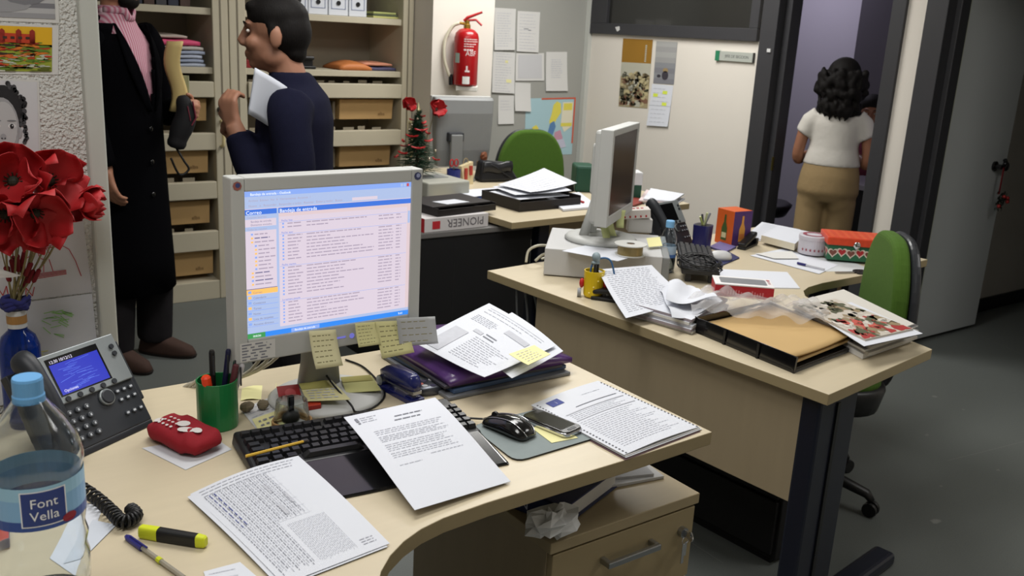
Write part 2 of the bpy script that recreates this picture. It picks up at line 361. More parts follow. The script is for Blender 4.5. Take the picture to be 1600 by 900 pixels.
# ================================================================== filing cabinets
ZD = [(1.114, 1.196), (.836, .927), (.571, .665), (.285, .392)]
ZK = [(.985, 1.10), (.705, .826), (.425, .552), (.135, .272)]
VF = 5.0
def cabinet(u0, u1, sl, sr, label):
    t = thing('filing_cabinet', label, 'cabinet', ((u0 + u1) / 2, VF, 0))
    c = (u0 + u1) / 2; a, b = u0 - c, u1 - c
    part('side_panel', MB().box(a, a + sl, 0, .45, 0, 2.05), BEIGE, t, bevel=.004); part('side_panel', MB().box(b - sr, b, 0, .45, 0, 2.05), BEIGE, t, bevel=.004)
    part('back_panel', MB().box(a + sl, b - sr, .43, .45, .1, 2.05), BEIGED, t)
    part('plinth', MB().box(a + sl, b - sr, .005, .43, 0, .105), BEIGE, t, bevel=.003)
    part('top_panel', MB().box(a, b, 0, .45, 2.05, 2.075), BEIGE, t, bevel=.003)
    for z0, z1 in ((1.235, 1.268), (1.535, 1.57), (1.83, 1.86)): part('shelf', MB().box(a + sl, b - sr, .02, .43, z0, z1), BEIGE, t, bevel=.002)
    for z0, z1 in ZD:
        d = part('drawer_frame', MB().box(a + sl + .005, b - sr - .005, -.01, .03, z0, z1).box(a + sl + .005, b - sr - .005, .03, .42, z0, z0 + .012), BEIGE, t, bevel=.004)
        tb = MB()
        for i in range(9):
            x = a + sl + .03 + i * (b - a - sl - sr - .1) / 9; tb.box(x, x + random.uniform(.03, .07), .06, .062, z1 - .05, z1 + random.uniform(.008, .018))
        part('file_tabs', tb, mat('file_tab', (150, 140, 120), .8), d, kind='stuff')
    for x in (b - sr * .5, a + sl * .5): part('groove', MB().box(x - .004, x + .004, -.002, .001, .11, 2.04), mat('groove_shadow', (120, 112, 96), .6), t)
    return t
cl = cabinet(.60, 1.748, .09, .084, 'beige steel filing cabinet behind the man in the black coat')
cr = cabinet(1.752, 2.866, .09, .07, 'beige steel filing cabinet behind the man in navy')
part('handle', MB().tube(smoothpath([(.52, -.002, .99), (.52, -.03, .975), (.52, -.03, .87), (.52, -.002, .855)]), .009, 8), mat('cream_handle', (216, 200, 150), .4), cl, label='cream bow handle')
part('lock', MB().tube([(.515, .0, 1.05), (.515, -.03, 1.05)], .016, 10).box(.51, .545, -.035, -.028, 1.02, 1.045), BLACK, cl, label='black lock with key')
part('handle', MB().tube(smoothpath([(.545, -.002, .97), (.545, -.03, .955), (.545, -.03, .78), (.545, -.002, .765)]), .009, 8), mat('cream_handle', (216, 200, 150), .4), cr, label='cream bow handle')
# kraft archive boxes in the drawers
def kbox(u0, u1, z0, z1, label):
    t = thing('archive_box', label, 'archive box', ((u0 + u1) / 2, VF + .05, z0), group='kraft boxes in the filing cabinets')
    w_ = (u1 - u0) / 2; h = z1 - z0
    b = part('box', MB().add([(-w_, .012, 0), (w_, .012, 0), (w_, .36, 0), (-w_, .36, 0), (-w_, 0, h), (w_, 0, h), (w_, .36, h), (-w_, .36, h)], [(3, 2, 1, 0), (4, 5, 6, 7), (0, 1, 5, 4), (1, 2, 6, 5), (2, 3, 7, 6), (3, 0, 4, 7)]), KRAFT, t, bevel=.002)
    pm = MB(); text(pm, 'elba', .028, TR(w_ - .1, .004 * 2 - .003, h * .2, rx=90)); part('print', pm, P(120, 92, 58, .8), b)
    part('lid_flap', MB().box(-w_ - .002, w_ + .002, -.004, .362, h, h + .004), mat('kraft_lid', (176, 142, 94), .75, var=.05), t)
for k, (z0, z1) in enumerate(ZK):
    n = ('top', 'second', 'third', 'lowest')[k]
    kbox(1.16 if k else 1.30, 1.635 if k < 3 else 1.645, z0, z1, 'kraft archive box in the %s drawer of the left cabinet' % n)
    kbox(2.415, 2.765 - .012 * k, z0, z1, 'kraft archive box in the %s drawer of the right cabinet' % n)
    for i in range(5):
        u = 2.25 + i * .031; mb = MB().box(u, u + random.uniform(.006, .016), VF + .06, VF + .36, z0, z1 - random.uniform(0, .02))
        solo('hanging_file', mb, [P(170, 160, 132, .8), P(120, 110, 92, .8), P(150, 158, 160, .8)][i % 3], 'thin hanging file beside the kraft box in the %s drawer, right cabinet' % n, 'file', 'hanging files in the right cabinet, %s drawer' % n)
# shelf contents, right cabinet
for i, (u0, u1) in enumerate(((2.115, 2.222), (2.226, 2.342), (2.348, 2.468), (2.474, 2.586))):
    t = thing('lever_arch_file', 'white lever arch file, %s from the left on the top shelf' % ('first', 'second', 'third', 'fourth')[i], 'binder', ((u0 + u1) / 2, VF + .06, 1.571), group='white binders on the top shelf')
    w_ = (u1 - u0) / 2
    part('spine', MB().box(-w_, w_, 0, .28, 0, .255), mat('binder_white', (206, 210, 218), .5, var=.02), t, bevel=.003)
    fr = MB()
    for s_ in (-1, 1): fr.box(s_ * w_ * .72 - .0015, s_ * w_ * .72 + .0015, -.002, 0, .035, .235)
    fr.box(-w_ * .72, w_ * .72, -.002, 0, .035, .038).box(-w_ * .72, w_ * .72, -.002, 0, .232, .235); part('label_frame', fr, P(120, 130, 160, .6), t)
    part('finger_hole', MB().lathe([(.013, 0), (.013, .004)], 14, M=TR(0, -.0005, .068, rx=90)), BLACK, t)
for i, (c, l) in enumerate((((190, 190, 120), 'pale yellow'), ((84, 92, 70), 'dark green'), ((170, 176, 110), 'olive yellow'))):
    solo('card_folder', MB().box(2.63, 2.80 - .01 * i, VF + .06, VF + .33, 1.571 + .012 * i, 1.582 + .012 * i), P(*c, .7), l + ' card folder lying beside the white binders', 'folder', 'folders beside the binders', bevel=.002)
solo('red_box_file', MB().box(1.86, 1.98, VF + .05, VF + .33, 1.269, 1.31), P(128, 26, 32, .5), 'dark red box lying on the shelf behind the walking man', 'box', bevel=.003)
tb = MB(); tb.box(2.14, 2.28, VF + .08, VF + .3, 1.269, 1.285).box(2.15, 2.27, VF + .1, VF + .28, 1.285, 1.325).tube([(2.15, VF + .09, 1.33), (2.27, VF + .09, 1.33)], .012, 8)
solo('hole_punch', tb, BLACK, 'black hole punch on the shelf behind the walking man', 'hole punch', bevel=.004)
def soft(u0, u1, v0, v1, z0, h, m, name, label, cat, hump=.6, group=None):
    fn = lambda s, t: (u0 + (u1 - u0) * s, v0 + (v1 - v0) * t, z0 + h * (1 - hump * (2 * s - 1) ** 2) * (1 - .3 * (2 * t - 1) ** 2) + .003 * sin(9 * s + 5 * t))
    mb = MB().grid(fn, 10, 8); n = len(mb.v); mb.add([(v[0], v[1], z0) for v in mb.v], [])
    w_ = 11
    for j in range(8):
        for i in range(10): mb.f.append((n + j * w_ + i, n + (j + 1) * w_ + i, n + (j + 1) * w_ + i + 1, n + j * w_ + i + 1)); mb.m.append(0)
    rim = [i for i in range(11)] + [j * w_ + 10 for j in range(1, 9)] + [8 * w_ + i for i in range(9, -1, -1)] + [j * w_ for j in range(7, 0, -1)]
    for i in range(len(rim)):
        a, b = rim[i], rim[(i + 1) % len(rim)]; mb.f.append((n + a, n + b, b, a)); mb.m.append(0)
    return solo(name, mb, m, label, cat, group, smooth=True)
soft(2.42, 2.62, VF + .05, VF + .3, 1.269, .05, P(196, 120, 66, .6), 'orange_folder', 'bulging orange folder on the middle shelf of the right cabinet', 'folder')
soft(2.56, 2.79, VF + .07, VF + .33, 1.269, .026, P(74, 72, 104, .6), 'blue_folder', 'slate blue folder beside the orange folder', 'folder', .2)
soft(2.58, 2.77, VF + .08, VF + .31, 1.297, .02, P(206, 140, 112, .6), 'salmon_folder', 'salmon folder on top of the slate blue folder', 'folder', .3)
# shelf contents, left cabinet
for i in range(5):
    c = ((168, 176, 192), (150, 160, 182), (172, 180, 198), (158, 168, 190), (182, 178, 172))[i]
    soft(1.33 + .006 * (i % 2), 1.63 - .008 * (i % 3), VF + .03, VF + .33, 1.269 + .021 * i, .022, P(*c, .7), 'document_wallet', 'pale blue-grey wallet, %s of the stack in the left cabinet' % ('lowest', 'second', 'middle', 'fourth', 'topmost')[i], 'folder', .15, 'wallets stacked in the left cabinet')
soft(1.36, 1.61, VF + .04, VF + .31, 1.376, .034, P(214, 78, 120, .6), 'pink_folder', 'bright pink folder on top of the blue wallets', 'folder', .25)
soft(1.34, 1.55, VF + .06, VF + .3, 1.411, .02, P(180, 168, 158, .4), 'plastic_wallet', 'clear plastic wallet on top of the pink folder', 'folder', .35)
for i in range(6): solo('book', MB().box(1.22 + i * .06, 1.272 + i * .06, VF + .06, VF + .28, 1.571, 1.571 + .2 + .02 * (i % 3)), P(*((60, 60, 66), (40, 44, 60), (70, 50, 44))[i % 3], .6), 'dark book on the top shelf of the left cabinet, %s from the left' % ('first', 'second', 'third', 'fourth', 'fifth', 'sixth')[i], 'book', 'dark books on the top left shelf', bevel=.002)
# ================================================================== on the walls
def vsheet(name, v, c, label, cat, m=None, prn=None, prm=None, group=None, curl=0, e=.0012):
    cs = [(x, v, z) for x, z in c]
    lf_ = None
    mb = MB(); base = bil(cs); 
    def f0(ee): return lambda s, t: base(s, t) + Vector((0, -ee - curl * t * t, 0))
    mb.grid(f0(0), 6, 6); face_to(mb, Vector((0, -1, 0))); o = solo(name, mb, m or PAPERW, label, cat, group, solid=.0006, rim=False)
    if prn: pb = MB(); prn(pb, f0(e)); part('print', pb, prm or [INKL, INK, STICK], o, world=True)
    return o
def lines(n, t0=.12, t1=.9, h=.012, mi=0, s0=.12, s1=.88): return lambda pb, fm: dashes(pb, fm, s0, s1, t0, t1, n, h, mi, .05, .16, .03)
GP = 5.309
vsheet('notice_sheet', GP, [(3.658, 1.684), (3.832, 1.686), (3.833, 1.417), (3.664, 1.411)], 'white notice sheet, upper left on the grey panel beside the pillar', 'notice', prn=lines(14), curl=.012)
def scr(pb, fm):
    dashes(pb, fm, .1, .9, .08, .92, 12, .01, 0, .05, .16, .03)
    rect(pb, fm, .3, .5, .42, .44, 1); rect(pb, fm, .5, .62, .45, .47, 1)
vsheet('notice_sheet', GP, [(3.848, 1.674), (4.039, 1.676), (4.038, 1.407), (3.85, 1.409)], 'white notice sheet with a dark pen squiggle, top row of the grey panel', 'notice', prn=scr, curl=.01)
def yel(pb, fm):
    dashes(pb, fm, .12, .88, .05, .95, 15, .01, 0, .05, .16, .03); rect(pb, fm, .62, .85, .66, .74, 2); rect(pb, fm, .55, .68, .2, .26, 2)
vsheet('notice_sheet', GP, [(3.664, 1.403), (3.846, 1.398), (3.848, 1.125), (3.659, 1.132)], 'white list with yellow marks below the top notices on the panel', 'notice', prn=yel, curl=.012)
def cal(pb, fm):
    rect(pb, fm, .08, .92, .06, .92, 0)
    for i in range(4):
        for j in range(4): rect(pb, fm, .34 + i * .15, .46 + i * .15, .3 + j * .15, .42 + j * .15, 1)
vsheet('wall_calendar', GP, [(3.854, 1.396), (4.094, 1.404), (4.106, 1.216), (3.856, 1.212)], 'landscape calendar sheet in the middle of the grey panel', 'calendar', prn=cal, prm=[P(196, 196, 198, .8), PAPERW], curl=.006)
vsheet('notice_sheet', GP, [(4.113, 1.413), (4.3, 1.419), (4.322, 1.147), (4.123, 1.145)], 'white notice sheet, rightmost on the grey panel', 'notice', prn=lambda pb, fm: (dashes(pb, fm, .25, .8, .2, .65, 9, .014, 0, .05, .2, .03),), curl=.012)
vsheet('notice_sheet', GP, [(3.858, 1.199), (3.992, 1.196), (4.0, 1.002), (3.861, 1.007)], 'small blank sheet below the calendar on the grey panel', 'notice', curl=.015)
vsheet('notice_sheet', GP, [(3.724, 1.111), (3.854, 1.112), (3.86, .918), (3.725, .916)], 'small sheet lowest on the grey panel, above the green chair', 'notice', prn=lines(4, .2, .5), curl=.01)
def europe(pb, fm):
    def blob(pts, mi): pb.poly([fm(s, t) for s, t in pts], mi)
    rect(pb, fm, 0, 1, 0, 1, 0, 2, 2)
    fm2 = lambda s, t: Vector(fm(s, t)) + Vector((0, -.0008, 0))
    cnt = [0]
    def b2(pts, mi): cnt[0] += 1; pb.poly([Vector(fm(s, t)) + Vector((0, -.0006 - .0002 * cnt[0], 0)) for s, t in pts], mi)
    b2([(.55, .12), (.62, .06), (.7, .1), (.72, .25), (.64, .36), (.58, .45), (.5, .5), (.48, .4), (.52, .28)], 1)
    b2([(.14, .5), (.22, .46), (.27, .52), (.24, .6), (.16, .62)], 1); b2([(.36, .62), (.44, .58), (.5, .66), (.46, .76), (.4, .74)], 1)
    b2([(.5, .44), (.58, .4), (.62, .5), (.56, .66), (.48, .7), (.46, .6)], 2); b2([(.6, .6), (.72, .56), (.78, .7), (.7, .8), (.6, .76)], 4)
    b2([(.74, .08), (.96, .08), (.96, .5), (.8, .6), (.72, .45)], 5); b2([(.76, .1), (.94, .1), (.94, .22), (.76, .22)], 1); b2([(.72, .44), (.95, .44), (.95, .5), (.72, .5)], 1)
    b2([(.6, .74), (.8, .72), (.86, .86), (.66, .9)], 6)
    for r in ((.3, 1, .0, .025), (.97, 1, 0, .8)): b2([(r[0], r[2]), (r[1], r[2]), (r[1], r[3]), (r[0], r[3])], 3)
vsheet('wall_map', GP, [(3.96, 1.091), (4.407, 1.102), (4.408, .687), (3.97, .688)], 'coloured wall map of a continent with orange-red border', 'map', P(170, 200, 206, .6), europe, [P(168, 200, 208, .6), P(224, 212, 90, .7), P(90, 130, 176, .7), P(206, 90, 60, .7), P(200, 150, 168, .7), P(226, 220, 196, .7), P(196, 196, 214, .7)])
def usheet(name, c, label, cat, m=None, prn=None, prm=None, curl=0):
    cs = [(U0, v, z) for v, z in c]; base = bil(cs)
    def f0(ee): return lambda s, t: base(s, t) + Vector((-.0012 - ee - curl * t * t, 0, 0))
    o = solo(name, face_to(MB().grid(f0(0), 6, 6), Vector((-1, 0, 0))), m or PAPERW, label, cat, solid=.0006, rim=False)
    if prn: pb = MB(); prn(pb, f0(.0012)); part('print', pb, prm or [INKL, INK, STICK], o, world=True)
    return o
def poster(pb, fm):
    rect(pb, fm, 0, 1, 0, .345, 0); rect(pb, fm, 0, 1, .345, .55, 1); rect(pb, fm, 0, 1, .55, 1, 2)
    f2 = lambda s, t: Vector(fm(s, t)) + Vector((-.0008, 0, 0))
    random.seed(3)
    for i in range(120):
        s, t = random.uniform(.05, .95), random.uniform(.5, .97); a = random.uniform(.05, .16)
        pb.poly([f2(min(.99, max(.01, s + a * cos(q) * random.uniform(.5, 1.1))), min(.99, max(.36, t + .4 * a * sin(q) * random.uniform(.5, 1.1)))) for q in [k * pi / 4 for k in range(8)]], random.choice((3, 4, 5, 6, 1, 2)))
    for i in range(9): pb.poly([f2(.78, .08 + i * .028), f2(.83, .08 + i * .028), f2(.83, .1 + i * .028), f2(.78, .1 + i * .028)], 1)
usheet('poster', [(4.935, 1.533), (4.642, 1.535), (4.636, 1.085), (4.926, 1.073)], 'tall exhibition poster with ochre top and painted landscape', 'poster', P(190, 180, 150, .7), poster, [mat('ochre', (146, 106, 30), .7, var=.05), P(178, 176, 160, .7), P(160, 146, 112, .7), P(120, 108, 80, .7), P(122, 88, 68, .7), P(88, 88, 72, .7), P(182, 170, 130, .7)])
def pr2(pb, fm):
    for i in range(8): rect(pb, fm, 0, 1, i / 8, (i + 1) / 8, i % 2 if i < 4 else 2 + i % 2)
    f2 = lambda s, t: Vector(fm(s, t)) + Vector((-.0008, 0, 0))
    for (s, t, a, b, mi) in ((.55, .68, .13, .06, 4), (.55, .8, .16, .11, 5), (.25, .82, .1, .04, 5)): pb.poly([f2(s + a * cos(q), t + b * sin(q)) for q in [k * pi / 6 for k in range(12)]], mi)
usheet('art_print', [(4.608, 1.528), (4.414, 1.528), (4.411, 1.26), (4.602, 1.255)], 'small grey picture print beside the ochre poster', 'print', P(150, 150, 148, .7), pr2, [P(160, 160, 158, .7), P(150, 150, 149, .7), P(132, 134, 138, .7), P(122, 122, 128, .7), P(150, 130, 92, .7), P(56, 52, 60, .7)])
def memo(pb, fm):
    dashes(pb, fm, .1, .9, .1, .9, 9, .01, 0, .1, .2, .05)
    for s, t in ((.12, .22), (.55, .14), (.58, .42)): rect(pb, fm, s, s + .22, t, t + .08, 2)
    rect(pb, fm, 0, 1, .5, .51, 0)
usheet('memo_sheet', [(4.613, 1.25), (4.416, 1.252), (4.42, .986), (4.62, .973)], 'white memo sheet with three yellow-green marks below the grey print', 'memo', PAPER, memo, [INKL, INK, P(212, 226, 80, .7)], curl=.012)
t = thing('door_sign', 'narrow silver door sign with green end beside the doorway', 'sign', (U0 - .002, 3.92, 1.434))
part('plate', MB().box(-.012, 0, -.146, .115, 0, .056), mat('sign_silver', (170, 174, 166), .4), t, bevel=.001)
part('green_end', MB().box(-.015, 0, .115, .148, -.002, .058), P(36, 120, 84, .5), t, bevel=.001)
part('dark_end', MB().box(-.014, 0, -.152, -.146, -.001, .057), P(60, 60, 58, .5), t)
tm = MB(); text(tm, 'JEFE DE SECCION', .024, Matrix(((0, 0, -1, -.0125), (-1, 0, 0, .07), (0, 1, 0, .02), (0, 0, 0, 1)))); part('lettering', tm, P(60, 62, 66, .6), t)
# fire extinguisher on the pillar
t = thing('fire_extinguisher', 'red fire extinguisher hanging on the white pillar', 'fire extinguisher', (3.05, 4.70, 1.215), rz=-36)
EXR = mat('extinguisher_red', (164, 18, 24), .28, var=.04, coat=.3)
part('cylinder', MB().lathe([(.0, 0), (.068, .002), (.072, .012), (.072, .27), (.066, .297), (.045, .318), (.02, .326), (.0, .326)], 28, cap=False), EXR, t, smooth=True)
part('valve', MB().lathe([(.02, .325), (.02, .345), (.014, .35), (.014, .37), (0, .37)], 14).tube([(0, 0, .35), (-.045, 0, .352)], .008, 8), P(176, 140, 60, .35, metal=.8), t)
part('handle', MB().tube([(-.02, 0, .365), (.0, 0, .385), (.085, 0, .42)], [.012, .013, .009], 8, flat=.7).tube([(0, 0, .37), (.05, 0, .375), (.085, 0, .345)], [.01, .01, .008], 8, flat=.7), RED, t)
part('hose', MB().tube(smoothpath([(-.045, 0, .352), (-.085, 0, .33), (-.125, -.005, .25), (-.125, -.01, .15), (-.1, -.01, .07), (-.082, -.005, .04)]), .0095, 8), mat('cream_hose', (214, 208, 186), .5), t, smooth=True)
part('nozzle', MB().tube([(-.086, -.006, .06), (-.08, -.005, .0)], [.012, .016], 10), BLACK, t)
part('bracket', MB().box(-.05, .075, -.05, .07, -.03, -.001), P(222, 220, 212, .5), t, bevel=.004)
pb = MB(); pb1 = MB(); pb2 = MB(); cyl = lambda x, y, z=0: (.0728 * sin(x / .0728), -.0728 * cos(x / .0728), y)
for z, n, w_ in ((.262, 1, .085), (.25, 1, .085), (.235, 1, .07), (.222, 1, .06), (.2, 2, .05)):
    x = -.01
    while x < -.01 + w_:
        d = random.uniform(.008, .016); pb.poly([cyl(x, z), cyl(x + d, z), cyl(x + d, z + .005 * n), cyl(x, z + .005 * n)], 0); x += d + .003
text(pb, 'ABF', .04, Matrix(), 0, warp=lambda x, y, z: cyl(x + .0, y + .172))
for a, b, c, d, mi in ((-.07, -.035, .13, .185, 1), (-.012, .03, .012, .055, 2), (.0, .028, .08, .09, 0), (.006, .016, .088, .115, 0)):
    for i in range(4): (pb, pb1, pb2)[mi].poly([cyl(a + (b - a) * i / 4, c), cyl(a + (b - a) * (i + 1) / 4, c), cyl(a + (b - a) * (i + 1) / 4, d), cyl(a + (b - a) * i / 4, d)])
part('lettering', pb, P(226, 210, 208, .5), t, kind='stuff'); part('data_plate', pb1, P(150, 168, 158, .5), t); part('service_tag', pb2, P(226, 226, 222, .5), t)
# pictures on the stippled partition
PV = 2.0185
def bw(pb, fm):
    for i in range(10): rect(pb, fm, 0, .97, i / 10 * .93, (i + 1) / 10 * .93, random.choice((0, 1, 2, 1, 3)))
    f2 = lambda s, t: Vector(fm(s, t)) + Vector((0, -.0006, 0))
    for c in ((.3, .3, .3, .35, 0), (.75, .4, .2, .3, 2), (.5, .7, .3, .15, 1), (.38, .6, .04, .1, 3)): pb.poly([f2(min(.96, max(0, c[0] + c[2] * cos(q))), min(.92, max(0, c[1] + c[3] * sin(q)))) for q in [k * pi / 6 for k in range(12)]], c[4])
vsheet('photo_print', PV, [(.14, 1.60), (.379, 1.603), (.3755, 1.501), (.14, 1.499)], 'black and white photo print at the top of the plaster partition', 'photo', PAPERW, bw, [P(178, 178, 180, .6), P(150, 150, 154, .6), P(120, 120, 126, .6), P(84, 84, 92, .6)])
def castle(pb, fm):
    rect(pb, fm, 0, .95, .05, .45, 0); rect(pb, fm, 0, .95, .4, .94, 1)
    f2 = lambda k_: (lambda s, t: Vector(fm(s, t)) + Vector((0, -.0005 * k_, 0)))
    random.seed(11)
    for i in range(300):
        t_ = random.uniform(.36, .93); s_ = random.uniform(.3, .93); a = random.uniform(.02, .07)
        mi = random.choice((2, 3, 4, 5, 7)) if t_ < .62 else random.choice((4, 3, 6, 6, 8)) if t_ < .85 else random.choice((6, 9, 9, 4))
        pb.poly([f2(1 + i % 3)(min(.95, max(0, s_ + a * cos(q) * random.uniform(.5, 1.2))), min(.94, max(.34, t_ + .45 * a * sin(q) * random.uniform(.5, 1.2)))) for q in [k * pi / 4 for k in range(8)]], mi)
    g = f2(5); pb.poly([g(.5, .36), g(.82, .38), g(.82, .2), g(.5, .18)], 3)
    for s_ in (.5, .58, .7, .8): pb.poly([g(s_ - .02, .38), g(s_ + .02, .38), g(s_ + .02, .14), g(s_, .1), g(s_ - .02, .14)], 2)
    for i in range(5): pb.poly([f2(6)(.53 + i * .055, .3), f2(6)(.56 + i * .055, .3), f2(6)(.56 + i * .055, .25), f2(6)(.53 + i * .055, .25)], 7)
vsheet('castle_picture', PV, [(.14, 1.496), (.374, 1.497), (.3665, 1.404), (.14, 1.402)], 'bright yellow and red picture of a hill town below the photo', 'picture', PAPERW, castle, [P(226, 176, 30, .6), P(150, 160, 50, .6), P(150, 40, 26, .6), P(190, 60, 30, .6), P(96, 128, 40, .6), P(214, 120, 40, .6), P(196, 200, 180, .6), P(60, 40, 30, .6), P(214, 110, 50, .6), P(92, 100, 30, .6)])
def child(pb, fm):
    # fm: s 0..1 across, t 0..1 downwards
    def L(k_): return lambda s, t: Vector(fm(s, t)) + Vector((0, -.0004 * k_, 0))
    def el(k_, s, t, a, b, mi, n=18): pb.poly([L(k_)(min(.99, max(.01, s + a * cos(q))), min(.99, max(.01, t + b * sin(q)))) for q in [2 * pi * i / n for i in range(n)]], mi)
    rect(pb, fm, 0, .97, .02, .98, 0)
    el(1, .44, .92, .34, .16, 6); el(1, .45, .8, .1, .12, 2)
    el(2, .45, .33, .31, .27, 5); random.seed(5)
    for i in range(46):
        q = random.uniform(-.4, pi + 1.0); r_ = random.uniform(.9, 1.08); el(3, .46 + .31 * cos(q) * r_, .3 - .25 * sin(q) * r_, .035, .026, random.choice((5, 4)), 8)
    for i in range(14): el(3, .74 + random.uniform(-.02, .06), .33 + i * .022, .032, .022, random.choice((5, 4)), 8)
    el(4, .44, .48, .25, .3, 2, 22); el(5, .47, .46, .19, .24, 1, 22); el(4, .69, .52, .035, .055, 2)
    for s in (.36, .58):
        el(6, s, .455, .055, .024, 7); el(7, s, .457, .03, .024, 5); el(8, s + .008, .45, .008, .007, 7); el(6, s, .405, .07, .009, 3)
    el(6, .45, .56, .045, .03, 2); el(7, .43, .575, .012, .008, 4); el(7, .475, .575, .012, .008, 4)
    el(6, .46, .665, .075, .018, 3); el(7, .46, .664, .075, .004, 4); el(6, .46, .70, .05, .012, 2)
    for i in range(40): el(5, random.uniform(.14, .74), random.uniform(.84, .97), .02, .012, random.choice((3, 0, 2)), 6)
vsheet('child_portrait', PV, [(.212, 1.398), (.332, 1.393), (.322, 1.20), (.206, 1.20)], 'black and white portrait of a curly haired child', 'photo', PAPERW, child, [P(206, 206, 210, .6), P(186, 186, 188, .6), P(160, 160, 164, .6), P(120, 120, 124, .6), P(70, 70, 74, .6), P(34, 34, 38, .6), P(168, 168, 172, .6), P(220, 220, 222, .6)])
def strokes(pb, fm, pts, w_, mi, k_=2):
    for a, b in zip(pts, pts[1:]):
        pa, pb_ = Vector(fm(*a)), Vector(fm(*b)); d = (pb_ - pa)
        if d.length < 1e-6: continue
        q = Vector((-d.z, 0, d.x)).normalized() * w_ / 2; o = Vector((0, -.0004 * k_, 0))
        pb.poly([pa - q + o, pb_ - q + o, pb_ + q + o, pa + q + o], mi)
def drawing(pb, fm):
    random.seed(4)
    for i in range(34):
        a = random.uniform(-.6, .5); s, t = .62 + random.uniform(-.1, .1), .27 + random.uniform(-.05, .06); L_ = random.uniform(.06, .2)
        strokes(pb, fm, [(s, t), (s + L_ * cos(a), t - .7 * L_ * sin(a))], .0016, random.choice((1, 1, 2, 3)))
    strokes(pb, fm, [(.4, .78), (.52, .68), (.62, .62), (.66, .6)], .0014, 0)
    strokes(pb, fm, [(.66, .6), (.72, .58), (.8, .58), (.86, .62), (.9, .72), (.93, .85)], .0014, 0)
    strokes(pb, fm, [(.665 + .04 * cos(q), .645 + .045 * sin(q)) for q in [i * pi / 7 for i in range(15)]], .0014, 0)
    strokes(pb, fm, [(.66, .69), (.65, .79)], .0014, 0); strokes(pb, fm, [(.7, .69), (.72, .79)], .0014, 0); strokes(pb, fm, [(.61, .595), (.64, .605), (.7, .6), (.74, .595), (.79, .595)], .002, 0)
    for k in range(4): strokes(pb, fm, [(.6, .8 + .012 * k), (.82, .79 + .01 * k)], .0014, 0)
    for a in ([(.3, .97), (.31, .88), (.34, .94), (.37, .87), (.38, .97)], [(.46, .9), (.41, .93), (.46, .97)], [(.41, .93), (.44, .93)], [(.5, .98), (.51, .9), (.55, .97), (.57, .9)]): strokes(pb, fm, a, .0016, 0)
vsheet('child_drawing', PV, [(.16, 1.235), (.388, 1.21), (.401, .959), (.15, .955)], 'child drawing with green scribble and red stick figure', 'drawing', P(206, 206, 212, .8), drawing, [INKR, P(70, 120, 50, .7), P(214, 150, 90, .7), P(40, 80, 40, .7)])
def drawing2(pb, fm):
    random.seed(9)
    for i in range(50):
        s, t = (.68, .25) if i < 22 else (.45, .55); s += random.uniform(-.1, .1); t += random.uniform(-.12, .12); a = random.uniform(-.2, 1)
        strokes(pb, fm, [(s, t), (s + .08 * cos(a), t + .1 * sin(a))], .0016, 0 if i < 22 else 1)
vsheet('child_drawing', PV - .002, [(.15, .95), (.400, .957), (.406, .742), (.15, .742)], 'lower child drawing with green and yellow scribbles behind the vase', 'drawing', PAPER, drawing2, [P(150, 206, 120, .7), P(216, 214, 90, .7)])
# ================================================================== near desk
def pv(px, py, v): r = ray(px, py); k = v / r.y; return Vector((r.x * k, v, HC + r.z * k))
def pu(px, py, u): r = ray(px, py); k = u / r.x; return Vector((u, r.y * k, HC + r.z * k))
def desk_top(t, poly, z=D, th=.03):
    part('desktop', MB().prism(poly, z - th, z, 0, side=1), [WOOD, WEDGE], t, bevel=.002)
dk = thing('office_desk', 'near maple desk with curved front edge and big email monitor', 'desk', (0, 0, 0))
desk_top(dk, [(-.45, 2.0), (1.453, 2.0), (1.453, 1.215), (1.2, 1.206), (.86, 1.201), (.766, 1.194), (.715, 1.182), (.672, 1.163), (.633, 1.137), (.6, 1.105), (.572, 1.065), (.548, 1.01), (.535, .94), (.53, .8), (.53, .35), (-.45, .35)])
for u, v in ((-.35, 1.7), (-.35, .5)): part('leg', MB().box(u - .03, u + .03, v - .12, v + .12, .03, D - .03).box(u - .035, u + .035, v - .3, v + .3, 0, .035), NAVY, dk, bevel=.005)
part('leg', MB().box(1.30, 1.36, 1.86, 1.97, .03, D - .03).box(1.295, 1.365, 1.5, 1.98, 0, .035), NAVY, dk, bevel=.005)
part('rail', MB().box(-.32, 1.3, 1.90, 1.94, .60, .66), NAVY, dk)
# drawer pedestal below the near desk
pd = thing('drawer_pedestal', 'maple drawer pedestal under the near desk with keys in its lock', 'drawer unit', (1.27, 1.255, 0))
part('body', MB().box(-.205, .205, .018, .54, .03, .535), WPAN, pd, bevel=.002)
part('top', MB().box(-.212, .212, -.002, .55, .535, .56), mat('pedestal_top', (164, 148, 116), .45, var=.05, vs=7, stretch=(1, 8, 1)), pd, bevel=.002)
for z0, z1 in ((.355, .53), (.19, .35), (.035, .185)):
    d = part('drawer', MB().box(-.203, .203, 0, .018, z0, z1), mat('drawer_front', (156, 140, 106), .5, var=.05, vs=5, stretch=(1, 1, 8)), pd, bevel=.002)
    zc = z1 - .05
    part('handle', MB().box(-.075, .075, -.03, -.02, zc - .007, zc + .007).box(-.075, -.063, -.022, 0, zc - .007, zc + .007).box(.063, .075, -.022, 0, zc - .007, zc + .007), STEEL, d, bevel=.002)
lk = part('lock', MB().tube([(.165, 0, .478), (.165, -.012, .478)], .012, 14), STEEL, pd, smooth=False)
ky = MB(); ky.box(.163, .167, -.03, -.012, .47, .486); ky.lathe([(.011, -.0015), (.011, .0015)], 14, M=TR(.165, -.03, .478, rx=90, rz=70)); ky.tube([(.165 + .01 * cos(a), -.016, .462 + .01 * sin(a)) for a in [i * pi / 6 for i in range(13)]], .001, 5)
